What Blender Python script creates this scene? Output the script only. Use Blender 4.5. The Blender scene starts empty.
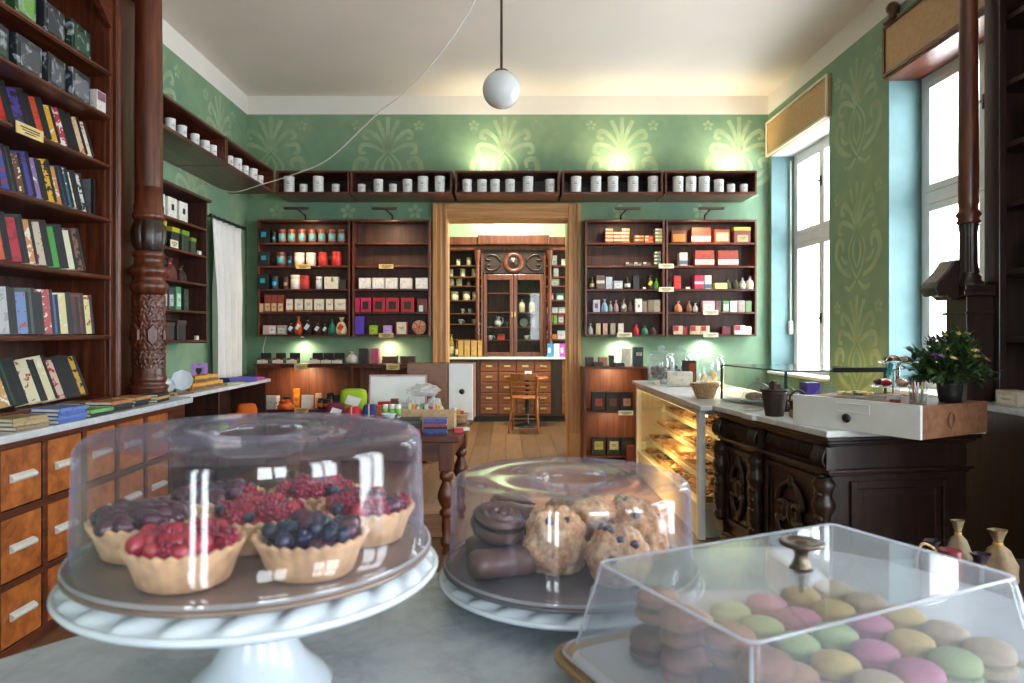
import bpy, bmesh, math, random
from mathutils import Matrix, Vector
random.seed(7)
PI = math.pi
C = bpy.context.scene.collection
SC = bpy.context.scene

# ------------------------------------------------------------------ materials
def _nt(name):
    m = bpy.data.materials.new(name); m.use_nodes = True
    nt = m.node_tree
    for n in list(nt.nodes): nt.nodes.remove(n)
    out = nt.nodes.new('ShaderNodeOutputMaterial')
    return m, nt, out
def _N(nt, t, **kw):
    n = nt.nodes.new(t)
    for k, v in kw.items():
        if k.startswith('i_'): n.inputs[k[2:].replace('_', ' ')].default_value = v
        else: setattr(n, k, v)
    return n
def _L(nt, a, b): nt.links.new(a, b)
def c4(c): return (c[0], c[1], c[2], 1)
def _coord(nt, scale=(1,1,1), rot=(0,0,0)):
    tc = _N(nt, 'ShaderNodeTexCoord'); mp = _N(nt, 'ShaderNodeMapping')
    mp.inputs['Scale'].default_value = scale; mp.inputs['Rotation'].default_value = rot
    _L(nt, tc.outputs['Object'], mp.inputs['Vector'])
    return mp.outputs['Vector']
def _ramp(nt, fac, stops):
    r = _N(nt, 'ShaderNodeValToRGB'); e = r.color_ramp.elements
    e[0].position, e[0].color = stops[0][0], c4(stops[0][1])
    e[1].position, e[1].color = stops[-1][0], c4(stops[-1][1])
    for p, c in stops[1:-1]:
        q = e.new(p); q.color = c4(c)
    _L(nt, fac, r.inputs['Fac']); return r.outputs['Color']
def _prin(nt, out, rough=.5, metal=0, coat=0):
    p = _N(nt, 'ShaderNodeBsdfPrincipled')
    p.inputs['Roughness'].default_value = rough; p.inputs['Metallic'].default_value = metal
    p.inputs['Coat Weight'].default_value = coat; p.inputs['Coat Roughness'].default_value = .15
    _L(nt, p.outputs['BSDF'], out.inputs['Surface']); return p
def _bump(nt, p, h, strength, dist=.002):
    b = _N(nt, 'ShaderNodeBump'); b.inputs['Strength'].default_value = strength; b.inputs['Distance'].default_value = dist
    _L(nt, h, b.inputs['Height']); _L(nt, b.outputs['Normal'], p.inputs['Normal'])
def mat(name, rgb, rough=.5, metal=0, var=.12, sc=12, coat=0, bump=0, sss=0):
    m, nt, out = _nt(name); p = _prin(nt, out, rough, metal, coat)
    n = _N(nt, 'ShaderNodeTexNoise', i_Scale=sc, i_Detail=4.0)
    _L(nt, _coord(nt), n.inputs['Vector'])
    a = tuple(x*(1-var) for x in rgb); b = tuple(min(1, x*(1+var)) for x in rgb)
    _L(nt, _ramp(nt, n.outputs['Fac'], [(.3, a), (.7, b)]), p.inputs['Base Color'])
    if bump: _bump(nt, p, n.outputs['Fac'], bump)
    if sss:
        p.inputs['Subsurface Weight'].default_value = sss; p.inputs['Subsurface Scale'].default_value = .01
    return m
def wood(name, dark, mid, light, axis='z', sc=1., rough=.35, coat=.3, blotch=.0):
    m, nt, out = _nt(name); p = _prin(nt, out, rough, 0, coat)
    s = {'x': (1.2, 18, 18), 'y': (18, 1.2, 18), 'z': (18, 18, 1.2)}[axis]
    v = _coord(nt, tuple(q*sc for q in s))
    n = _N(nt, 'ShaderNodeTexNoise', i_Scale=1.6, i_Detail=8.0, i_Roughness=.62, i_Distortion=.6)
    _L(nt, v, n.inputs['Vector'])
    col = _ramp(nt, n.outputs['Fac'], [(.28, dark), (.5, mid), (.74, light)])
    if blotch:
        n2 = _N(nt, 'ShaderNodeTexNoise', i_Scale=7.0, i_Detail=6.0, i_Distortion=1.5)
        _L(nt, _coord(nt), n2.inputs['Vector'])
        mx = _N(nt, 'ShaderNodeMix', data_type='RGBA', blend_type='MULTIPLY'); mx.inputs['Factor'].default_value = blotch
        _L(nt, col, mx.inputs['A'])
        _L(nt, _ramp(nt, n2.outputs['Fac'], [(.35, (.45, .36, .3)), (.62, (1, 1, 1))]), mx.inputs['B'])
        col = mx.outputs['Result']
    _L(nt, col, p.inputs['Base Color'])
    _bump(nt, p, n.outputs['Fac'], .15, .001)
    return m
def marble(name, base=(.74, .75, .77), vein=(.36, .38, .41), rough=.22, sc=2.2):
    m, nt, out = _nt(name); p = _prin(nt, out, rough)
    v = _coord(nt)
    n = _N(nt, 'ShaderNodeTexNoise', i_Scale=sc, i_Detail=10.0, i_Roughness=.65, i_Distortion=1.8); _L(nt, v, n.inputs['Vector'])
    n2 = _N(nt, 'ShaderNodeTexNoise', i_Scale=sc*6, i_Detail=8.0, i_Roughness=.7); _L(nt, v, n2.inputs['Vector'])
    a = _ramp(nt, n.outputs['Fac'], [(.34, base), (.47, tuple(x*.88 for x in base)), (.5, tuple(x*.45+y*.55 for x, y in zip(vein, base))), (.53, tuple(x*.9 for x in base)), (.7, base)])
    b = _ramp(nt, n2.outputs['Fac'], [(.35, (.72, .73, .75)), (.6, (1, 1, 1))])
    mx = _N(nt, 'ShaderNodeMix', data_type='RGBA', blend_type='MULTIPLY'); mx.inputs['Factor'].default_value = .6
    _L(nt, a, mx.inputs['A']); _L(nt, b, mx.inputs['B']); _L(nt, mx.outputs['Result'], p.inputs['Base Color'])
    return m
def clear(name, tint=(.96, .96, .98), haze=.04, haze_col=(.85, .88, .95), edge=.5, rough=.03, f0=.045):
    """thin clear plastic or glass: transparent, mirror-like at grazing angles, with a faint milky haze"""
    m, nt, out = _nt(name)
    lw = _N(nt, 'ShaderNodeLayerWeight'); lw.inputs['Blend'].default_value = .5
    pw = _N(nt, 'ShaderNodeMath', operation='POWER'); pw.inputs[1].default_value = 5.0
    _L(nt, lw.outputs['Facing'], pw.inputs[0])
    ph = _N(nt, 'ShaderNodeMath', operation='POWER'); ph.inputs[1].default_value = 7.0; _L(nt, lw.outputs['Facing'], ph.inputs[0])
    ma = _N(nt, 'ShaderNodeMath', operation='MULTIPLY_ADD'); ma.inputs[1].default_value = .7; ma.inputs[2].default_value = f0
    _L(nt, pw.outputs[0], ma.inputs[0])
    tr = _N(nt, 'ShaderNodeBsdfTransparent'); tr.inputs['Color'].default_value = c4(tint)
    gl = _N(nt, 'ShaderNodeBsdfGlossy'); gl.inputs['Roughness'].default_value = rough
    m1 = _N(nt, 'ShaderNodeMixShader'); _L(nt, ma.outputs[0], m1.inputs[0]); _L(nt, tr.outputs[0], m1.inputs[1]); _L(nt, gl.outputs[0], m1.inputs[2])
    df = _N(nt, 'ShaderNodeBsdfDiffuse'); tl = _N(nt, 'ShaderNodeBsdfTranslucent')
    df.inputs['Color'].default_value = c4(haze_col); tl.inputs['Color'].default_value = c4(haze_col)
    m2 = _N(nt, 'ShaderNodeMixShader'); m2.inputs[0].default_value = .5; _L(nt, df.outputs[0], m2.inputs[1]); _L(nt, tl.outputs[0], m2.inputs[2])
    no = _N(nt, 'ShaderNodeTexNoise', i_Scale=9.0, i_Detail=5.0); _L(nt, _coord(nt), no.inputs['Vector'])
    p2 = _N(nt, 'ShaderNodeMath', operation='MULTIPLY_ADD'); _L(nt, ph.outputs[0], p2.inputs[0]); p2.inputs[1].default_value = edge; p2.inputs[2].default_value = haze
    p3 = _N(nt, 'ShaderNodeMath', operation='MULTIPLY_ADD'); _L(nt, no.outputs['Fac'], p3.inputs[0]); p3.inputs[1].default_value = haze*.6; _L(nt, p2.outputs[0], p3.inputs[2])
    m3 = _N(nt, 'ShaderNodeMixShader'); _L(nt, p3.outputs[0], m3.inputs[0]); _L(nt, m1.outputs[0], m3.inputs[1]); _L(nt, m2.outputs[0], m3.inputs[2])
    _L(nt, m3.outputs[0], out.inputs['Surface'])
    return m
def emit(name, rgb, st):
    m, nt, out = _nt(name); e = _N(nt, 'ShaderNodeEmission'); e.inputs['Color'].default_value = c4(rgb); e.inputs['Strength'].default_value = st
    _L(nt, e.outputs[0], out.inputs['Surface']); return m
def tinted(name, rough=.5, second=None, sc=20, lo=.52, hi=.6, coat=0, var=.2):
    """colour of the thing itself (its object colour) with a printed pattern in a second colour"""
    m, nt, out = _nt(name); p = _prin(nt, out, rough, 0, coat)
    oi = _N(nt, 'ShaderNodeObjectInfo'); tc = _N(nt, 'ShaderNodeTexCoord')
    ad = _N(nt, 'ShaderNodeVectorMath', operation='ADD'); _L(nt, tc.outputs['Object'], ad.inputs[0])
    sx = _N(nt, 'ShaderNodeMath', operation='MULTIPLY'); _L(nt, oi.outputs['Random'], sx.inputs[0]); sx.inputs[1].default_value = 40
    _L(nt, sx.outputs[0], ad.inputs[1])
    n = _N(nt, 'ShaderNodeTexNoise', i_Scale=sc, i_Detail=3.0, i_Distortion=.8); _L(nt, ad.outputs[0], n.inputs['Vector'])
    mx = _N(nt, 'ShaderNodeMix', data_type='RGBA'); _L(nt, oi.outputs['Color'], mx.inputs['A'])
    if second: mx.inputs['B'].default_value = c4(second)
    else:
        hs = _N(nt, 'ShaderNodeHueSaturation'); hs.inputs['Value'].default_value = 1-var; _L(nt, oi.outputs['Color'], hs.inputs['Color'])
        _L(nt, hs.outputs['Color'], mx.inputs['B'])
    r = _ramp(nt, n.outputs['Fac'], [(lo, (0, 0, 0)), (hi, (1, 1, 1))])
    _L(nt, r, mx.inputs['Factor']); _L(nt, mx.outputs['Result'], p.inputs['Base Color'])
    return m

W = {}
W['mahog'] = wood('mahogany', (.020, .0042, .0016), (.095, .020, .0068), (.20, .052, .017), 'z', coat=.12)
W['mahogy'] = wood('mahogany_shelf', (.018, .004, .0018), (.085, .0185, .007), (.18, .048, .018), 'y', coat=.10)
W['mahogx'] = wood('mahogany_board', (.018, .004, .0018), (.082, .018, .007), (.175, .046, .018), 'x', coat=.10)
W['back'] = wood('back_board', (.014, .0035, .002), (.050, .0125, .006), (.10, .028, .013), 'z', rough=.55, coat=.02)
W['warm'] = wood('warm_back_board', (.07, .018, .007), (.17, .048, .018), (.27, .085, .032), 'z', rough=.5, coat=.05)
W['dark'] = wood('dark_oak', (.006, .0022, .0018), (.022, .0075, .0048), (.05, .018, .010), 'z', rough=.4, coat=.2)
W['darkx'] = wood('dark_oak_board', (.006, .0022, .0018), (.022, .0075, .0048), (.05, .018, .010), 'x', rough=.4, coat=.2)
W['drawer'] = wood('honey_burl', (.20, .045, .009), (.42, .115, .021), (.56, .19, .04), 'x', sc=.5, rough=.4, coat=.2, blotch=.5)
W['oak'] = wood('golden_oak', (.36, .15, .045), (.56, .27, .09), (.68, .38, .16), 'z', rough=.45, coat=.1)
W['oakx'] = wood('golden_oak_board', (.36, .15, .045), (.56, .27, .09), (.68, .38, .16), 'x', rough=.45, coat=.1)
W['chair'] = wood('orange_beech', (.22, .055, .014), (.36, .11, .03), (.48, .17, .05), 'z', rough=.35)
W['apoth'] = wood('apothecary_walnut', (.035, .010, .005), (.105, .030, .013), (.19, .062, .026), 'z')
W['apoface'] = wood('walnut_drawer_front', (.10, .024, .009), (.20, .055, .018), (.30, .095, .032), 'x', rough=.35)
W['pine'] = wood('raw_pine', (.15, .058, .028), (.26, .11, .056), (.34, .16, .085), 'x', rough=.6, coat=0)
W['tan'] = wood('tan_plywood', (.38, .22, .09), (.46, .28, .12), (.52, .33, .15), 'x', rough=.6, coat=0)
W['marble'] = marble('grey_marble', (.62, .64, .67), (.34, .36, .40))
W['marblew'] = marble('white_marble', (.86, .87, .88), (.6, .62, .65))
W['china'] = mat('white_china', (.62, .67, .75), .18, var=.03, coat=.4)
W['pullw'] = mat('ivory_pull', (.62, .60, .56), .3, var=.1, coat=.3)
W['white'] = mat('white_enamel', (.82, .81, .80), .35, var=.03)
W['paint'] = mat('white_paint', (.80, .80, .79), .45, var=.04)
W['cream'] = mat('cream_paint', (.72, .66, .52), .5, var=.08)
W['black'] = mat('black_metal', (.012, .012, .014), .35, var=.2)
W['iron'] = mat('dark_iron', (.03, .028, .03), .4, metal=.6)
W['steel'] = mat('polished_steel', (.62, .60, .58), .18, metal=1, var=.1)
W['bronze'] = mat('bronze', (.16, .12, .09), .3, metal=.9)
W['brass'] = mat('brass', (.70, .52, .22), .3, metal=.9)
W['goldcard'] = mat('gold_card', (.62, .46, .18), .5, var=.15, sc=40)
W['creamcard'] = mat('cream_card', (.80, .70, .48), .6, var=.08, sc=40)
W['ink'] = mat('dark_ink', (.03, .025, .02), .7)
W['paper'] = mat('white_paper', (.84, .83, .80), .7, var=.05)
W['pages'] = mat('book_pages', (.72, .66, .54), .8, var=.12, sc=60)
W['spine'] = mat('black_spine', (.010, .010, .012), .5, var=.3)
W['cloth'] = mat('white_cotton', (.78, .75, .72), .9, var=.05, sc=5)
W['plaster'] = mat('ceiling_plaster', (.76, .675, .60), .9, var=.03, sc=1.5)
W['cornice'] = mat('cornice_plaster', (.80, .755, .70), .9, var=.03, sc=1.5)
W['foliage'] = mat('dark_leaves', (.022, .055, .016), .55, var=.5, sc=14)
W['leaf2'] = mat('bright_leaves', (.07, .14, .03), .55, var=.4, sc=14)
W['stem'] = mat('green_stem', (.07, .13, .035), .6)
W['petal_o'] = mat('orange_petals', (.62, .24, .05), .6, var=.3)
W['petal_y'] = mat('ochre_petals', (.66, .42, .12), .6, var=.3)
W['petal_p'] = mat('purple_petals', (.30, .12, .34), .6, var=.3)
W['crust'] = mat('baked_pastry', (.74, .46, .25), .8, var=.26, sc=55, bump=.6, sss=.1)
def scone_mat():
    m, nt, out = _nt('scone_crust'); p = _prin(nt, out, .85)
    n = _N(nt, 'ShaderNodeTexNoise', i_Scale=26.0, i_Detail=6.0, i_Roughness=.7); n2 = _N(nt, 'ShaderNodeTexNoise', i_Scale=120.0, i_Detail=5.0, i_Roughness=.7)
    v = _coord(nt); _L(nt, v, n.inputs['Vector']); _L(nt, v, n2.inputs['Vector'])
    a = _ramp(nt, n.outputs['Fac'], [(.30, (.36, .15, .05)), (.42, (.62, .32, .14)), (.52, (.78, .52, .32)), (.66, (.88, .70, .50))])
    mx = _N(nt, 'ShaderNodeMix', data_type='RGBA', blend_type='MULTIPLY'); mx.inputs['Factor'].default_value = .8
    _L(nt, a, mx.inputs['A']); _L(nt, _ramp(nt, n2.outputs['Fac'], [(.35, (.55, .42, .34)), (.55, (1, 1, 1))]), mx.inputs['B'])
    _L(nt, mx.outputs['Result'], p.inputs['Base Color']); _bump(nt, p, n2.outputs['Fac'], 1.0, .004); return m
W['scone'] = scone_mat()
W['choc'] = mat('chocolate_glaze', (.12, .055, .045), .34, var=.35, sc=40, bump=.4, coat=.4)
W['chocd'] = mat('chocolate_cake', (.035, .014, .010), .6, var=.4, sc=60, bump=.6)
W['berry_r'] = mat('red_berries', (.42, .012, .035), .15, var=.35, sc=60, coat=.7, sss=.15)
W['berry_p'] = mat('raspberries', (.30, .010, .040), .22, var=.35, sc=90, coat=.5)
W['berry_b'] = mat('blueberries', (.014, .020, .055), .3, var=.4, sc=60, coat=.4)
W['berry_d'] = mat('dark_cherries', (.065, .008, .028), .15, var=.5, sc=40, coat=.7)
W['board'] = mat('brown_cake_board', (.23, .165, .135), .35, metal=.3, var=.08)
W['boardg'] = mat('grey_cake_board', (.12, .115, .125), .35, metal=.3, var=.08)
W['gold'] = mat('gold_tray', (.38, .25, .10), .35, metal=.7, var=.2)
W['dome'] = clear('clear_acrylic', (.965, .955, .98), .010, (.66, .66, .92), .36)
W['cover'] = clear('clear_box_plastic', (.95, .955, .97), .075, (.78, .81, .93), .5, f0=.06)
W['glass'] = clear('window_glass', (.97, .98, .98), .0, (.9, .9, .9), .1, f0=.04)
W['jar'] = clear('jar_glass', (.95, .97, .97), .05, (.9, .92, .95), .45, f0=.07)
W['case'] = clear('case_glass', (.97, .97, .95), .0, (.9, .9, .85), .05, f0=.022)
W['edge'] = mat('green_glass_edge', (.02, .07, .06), .15, var=.1)
W['globe'] = mat('opal_glass', (.70, .71, .73), .12, var=.03, coat=.5)
W['goods'] = tinted('printed_goods', .45, None, 30, coat=.1)
W['book'] = tinted('book_cover', .5, None, 26, coat=.04, var=.35)
W['bookw'] = tinted('floral_book_cover', .4, (.80, .74, .62), 30, .57, .61, coat=.05)
W['bookr'] = tinted('patterned_book_cover', .4, (.42, .03, .02), 36, .58, .62, coat=.05)
W['bookk'] = tinted('dark_patterned_cover', .35, (.02, .02, .025), 30, .52, .57, coat=.05)
W['photo'] = tinted('printed_picture_box', .3, (.30, .32, .36), 16, .57, .63, coat=.1)
W['fabric'] = tinted('gift_fabric', .8, None, 30)
W['wicker'] = mat('dark_wicker', (.035, .018, .012), .6, var=.5, sc=90, bump=.8)
W['straw'] = mat('pale_wicker', (.45, .27, .13), .7, var=.4, sc=90, bump=.8)
W['lampglow'] = emit('lamp_tube', (1, .86, .62), 14)
W['caselamp'] = emit('case_lamp_tube', (1, .74, .34), 5)
W['dimlens'] = emit('lamp_lens', (1, .82, .55), 1.6)

def green_wall(name):
    m, nt, out = _nt(name); p = _prin(nt, out, .75)
    v = _coord(nt)
    n = _N(nt, 'ShaderNodeTexNoise', i_Scale=1.1, i_Detail=8.0, i_Roughness=.6); _L(nt, v, n.inputs['Vector'])
    n2 = _N(nt, 'ShaderNodeTexNoise', i_Scale=9.0, i_Detail=6.0); _L(nt, v, n2.inputs['Vector'])
    a = _ramp(nt, n.outputs['Fac'], [(.3, (.135, .262, .178)), (.5, (.195, .315, .195)), (.7, (.26, .355, .205))])
    b = _ramp(nt, n2.outputs['Fac'], [(.3, (.86, .88, .88)), (.65, (1, 1, 1))])
    mx = _N(nt, 'ShaderNodeMix', data_type='RGBA', blend_type='MULTIPLY'); mx.inputs['Factor'].default_value = .8
    _L(nt, a, mx.inputs['A']); _L(nt, b, mx.inputs['B']); _L(nt, mx.outputs['Result'], p.inputs['Base Color']); return m
W['green'] = green_wall('green_distemper')
W['damask'] = mat('pale_stencil_paint', (.30, .395, .235), .8, var=.2, sc=5)
W['teal'] = mat('daylight_tinted_reveal', (.125, .225, .235), .6, var=.18, sc=4)  # bluish daylight on the reveals is put into their colour
W['palegreen'] = mat('pale_green_wall', (.42, .62, .40), .8, var=.06, sc=2)
def floor_mat():
    m, nt, out = _nt('plank_floor'); p = _prin(nt, out, .42, 0, .1)
    v = _coord(nt, (1, 1, 1), (0, 0, PI/2))
    br = _N(nt, 'ShaderNodeTexBrick', i_Scale=1.0); br.offset = .37
    br.inputs['Brick Width'].default_value = 2.6; br.inputs['Row Height'].default_value = .2; br.inputs['Mortar Size'].default_value = .004
    br.inputs['Color1'].default_value = (.135, .066, .028, 1); br.inputs['Color2'].default_value = (.235, .122, .056, 1); br.inputs['Mortar'].default_value = (.03, .015, .008, 1)
    _L(nt, v, br.inputs['Vector'])
    n = _N(nt, 'ShaderNodeTexNoise', i_Scale=1.6, i_Detail=8.0, i_Roughness=.65); _L(nt, _coord(nt, (22, 1.3, 1)), n.inputs['Vector'])
    mx = _N(nt, 'ShaderNodeMix', data_type='RGBA', blend_type='MULTIPLY'); mx.inputs['Factor'].default_value = .85
    _L(nt, br.outputs['Color'], mx.inputs['A']); _L(nt, _ramp(nt, n.outputs['Fac'], [(.3, (.5, .45, .42)), (.65, (1.0, 1.0, 1.0))]), mx.inputs['B'])
    _L(nt, mx.outputs['Result'], p.inputs['Base Color']); return m
W['floor'] = floor_mat()

# ------------------------------------------------------------------ mesh builder
class MB:
    def __init__(s, T=None): s.v = []; s.f = []; s.m = []; s.s = []; s.T = T
    def add(s, vs, fs, m=0, smooth=False):
        b = len(s.v)
        if s.T is not None: vs = [s.T @ Vector(v) for v in vs]
        s.v.extend(tuple(v) for v in vs)
        for f in fs: s.f.append(tuple(b+i for i in f)); s.m.append(m); s.s.append(smooth)
        return s
    def box(s, x0, x1, y0, y1, z0, z1, m=0):
        return s.add([(x0,y0,z0),(x1,y0,z0),(x1,y1,z0),(x0,y1,z0),(x0,y0,z1),(x1,y0,z1),(x1,y1,z1),(x0,y1,z1)],
                     [(0,3,2,1),(4,5,6,7),(0,1,5,4),(1,2,6,5),(2,3,7,6),(3,0,4,7)], m)
    def cbox(s, c, d, m=0): return s.box(c[0]-d[0]/2, c[0]+d[0]/2, c[1]-d[1]/2, c[1]+d[1]/2, c[2]-d[2]/2, c[2]+d[2]/2, m)
    def lathe(s, prof, c=(0,0,0), seg=24, m=0, mod=None, smooth=True, closed=False):
        vs = []; fs = []; rows = []
        for k, (r, z) in enumerate(prof):
            if r < 1e-6: rows.append([len(vs)]); vs.append((c[0], c[1], c[2]+z))
            else:
                row = []
                for i in range(seg):
                    a = 2*PI*i/seg; rr, zz = (r, z) if mod is None else mod(k, a, r, z)
                    row.append(len(vs)); vs.append((c[0]+rr*math.cos(a), c[1]+rr*math.sin(a), c[2]+zz))
                rows.append(row)
        prs = list(zip(rows, rows[1:])) + ([(rows[-1], rows[0])] if closed else [])
        for A, B in prs:
            for i in range(seg):
                j = (i+1) % seg
                if len(A) == 1 and len(B) == 1: break
                if len(A) == 1: fs.append((A[0], B[j], B[i]))
                elif len(B) == 1: fs.append((A[i], A[j], B[0]))
                else: fs.append((A[i], A[j], B[j], B[i]))
        return s.add(vs, fs, m, smooth)
    def cyl(s, c, r, z0, z1, seg=20, m=0, r2=None):
        r2 = r if r2 is None else r2
        return s.lathe([(0,z0),(r,z0),(r,z0),(r2,z1),(r2,z1),(0,z1)], (c[0],c[1],0), seg, m)
    def prism(s, poly, z0, z1, m=0):
        n = len(poly); vs = [(x,y,z0) for x,y in poly]+[(x,y,z1) for x,y in poly]
        fs = [tuple(range(n))[::-1], tuple(range(n,2*n))]+[(i,(i+1)%n,n+(i+1)%n,n+i) for i in range(n)]
        return s.add(vs, fs, m)
    def tube(s, pts, r, seg=8, m=0, cap=True):
        pts = [Vector(p) for p in pts]; n = len(pts); R = r if isinstance(r, (list,tuple)) else [r]*n
        vs = []; fs = []; up = None
        for k in range(n):
            t = (pts[min(k+1,n-1)]-pts[max(k-1,0)]).normalized()
            if up is None:
                up = Vector((0,0,1)) if abs(t.z) < .9 else Vector((1,0,0))
            a = (up - t*up.dot(t)).normalized(); b = t.cross(a); up = a
            for i in range(seg):
                q = 2*PI*i/seg; vs.append(pts[k]+(a*math.cos(q)+b*math.sin(q))*R[k])
        for k in range(n-1):
            for i in range(seg):
                j = (i+1)%seg; fs.append((k*seg+i, k*seg+j, (k+1)*seg+j, (k+1)*seg+i))
        if cap: fs.append(tuple(range(seg))[::-1]); fs.append(tuple((n-1)*seg+i for i in range(seg)))
        return s.add(vs, fs, m, True)
    def ball(s, c, r, seg=14, rings=8, m=0, jit=0):
        r = r if isinstance(r, (tuple,list)) else (r,r,r)
        vs = [(c[0],c[1],c[2]-r[2])]; fs = []
        for k in range(1, rings):
            a = PI*k/rings
            for i in range(seg):
                b = 2*PI*i/seg; q = 1+jit*(random.random()-.5)
                vs.append((c[0]+q*r[0]*math.sin(a)*math.cos(b), c[1]+q*r[1]*math.sin(a)*math.sin(b), c[2]-q*r[2]*math.cos(a)))
        vs.append((c[0],c[1],c[2]+r[2])); top = len(vs)-1
        for i in range(seg):
            j = (i+1)%seg; fs.append((0,1+j,1+i)); e = 1+(rings-2)*seg; fs.append((e+i,e+j,top))
            for k in range(rings-2):
                p = 1+k*seg; fs.append((p+i,p+j,p+seg+j,p+seg+i))
        return s.add(vs, fs, m, True)
    def strip(s, pts, wid, f3, m=0):
        """flat painted stroke: 2-D polyline with widths, mapped onto a wall by f3"""
        vs = []; fs = []; n = len(pts)
        for k in range(n):
            a = pts[max(k-1,0)]; b = pts[min(k+1,n-1)]; dx, dy = b[0]-a[0], b[1]-a[1]; l = math.hypot(dx,dy) or 1
            w = wid[k]/2; vs += [f3(pts[k][0]-dy/l*w, pts[k][1]+dx/l*w), f3(pts[k][0]+dy/l*w, pts[k][1]-dx/l*w)]
        for k in range(n-1): fs.append((2*k,2*k+1,2*k+3,2*k+2))
        return s.add(vs, fs, m)
    def build(s, name, mats, parent=None, loc=None, bevel=0, rotz=0, seg=2):
        me = bpy.data.meshes.new(name); me.from_pydata(s.v, [], s.f)
        if not isinstance(mats, (list,tuple)): mats = [mats]
        for m in mats: me.materials.append(W[m] if isinstance(m, str) else m)
        me.polygons.foreach_set('material_index', s.m); me.polygons.foreach_set('use_smooth', s.s)
        bm = bmesh.new(); bm.from_mesh(me); bmesh.ops.recalc_face_normals(bm, faces=bm.faces); bm.to_mesh(me); bm.free()
        me.update()
        o = bpy.data.objects.new(name, me); C.objects.link(o)
        if parent is not None: o.parent = parent
        if loc is not None: o.location = loc
        if rotz: o.rotation_euler.z = rotz
        if bevel:
            b = o.modifiers.new('bevel', 'BEVEL'); b.width = bevel; b.segments = seg; b.limit_method = 'ANGLE'; b.angle_limit = .7
        return o
def tag(o, label, cat, group=None, kind=None):
    if label: o['label'] = label
    if cat: o['category'] = cat
    if group: o['group'] = group
    if kind: o['kind'] = kind
    return o
def thing(name, label, cat, loc=(0,0,0), rotz=0, group=None):
    o = bpy.data.objects.new(name, None); C.objects.link(o); o.empty_display_size = .05
    o.location = loc; o.rotation_euler = (0,0,rotz)
    return tag(o, label, cat, group)
def copy_tree(o, parent=None):
    c = o.copy(); C.objects.link(c)
    if parent is not None: c.parent = parent
    for ch in [x for x in KIDS.get(o.name, [])]: copy_tree2(ch, c)
    return c
KIDS = {}
def kids(o):
    KIDS[o.name] = [x for x in C.objects if x.parent is o]
    for k in KIDS[o.name]: kids(k)
def copy_tree2(o, parent):
    c = o.copy(); C.objects.link(c); c.parent = parent
    for ch in KIDS.get(o.name, []): copy_tree2(ch, c)
def struct(o, label=None, cat=None): return tag(o, label, cat, kind='structure')
F_ = 710.0
def pX(px, Y): return (px-506)*Y/F_
def pZ(py, Y): return 1.4+(333-py)*Y/F_
ORD = ['first','second','third','fourth','fifth','sixth','seventh','eighth','ninth','tenth','eleventh','twelfth','thirteenth','fourteenth','fifteenth','sixteenth','seventeenth','eighteenth','nineteenth','twentieth']
def ordinals(descs, end, where):
    """one label for each thing of a row; look-alikes are told apart by their place from a named end"""
    out = []; seen = {}
    for d in descs:
        if descs.count(d) == 1: out.append(f'{d} {where}')
        else:
            k = seen.get(d, 0); seen[d] = k+1; w = where.split(' the ', 1)[1] if where[:3] in ('on ', 'in ') else where
            out.append(f'{ORD[k]} {d} from {end}, {w}')
    return out
W['cellophane'] = clear('cellophane', (.95,.95,.96), .34, (.92,.92,.93), .4, rough=.12, f0=.1)
W['rim'] = clear('highlit_plastic_edge', (.93, .94, .97), .30, (.86, .88, .97), .3, f0=.12)  # whiter haze stands in for light caught on plastic edges
W['marblef'] = marble('counter_marble', (.50, .53, .56), (.26, .28, .30), .25, 3.0)
W['trayp'] = mat('tray_paper', (.62, .62, .62), .6, var=.05)
SKY, EXPO = 13.5, .38
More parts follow.
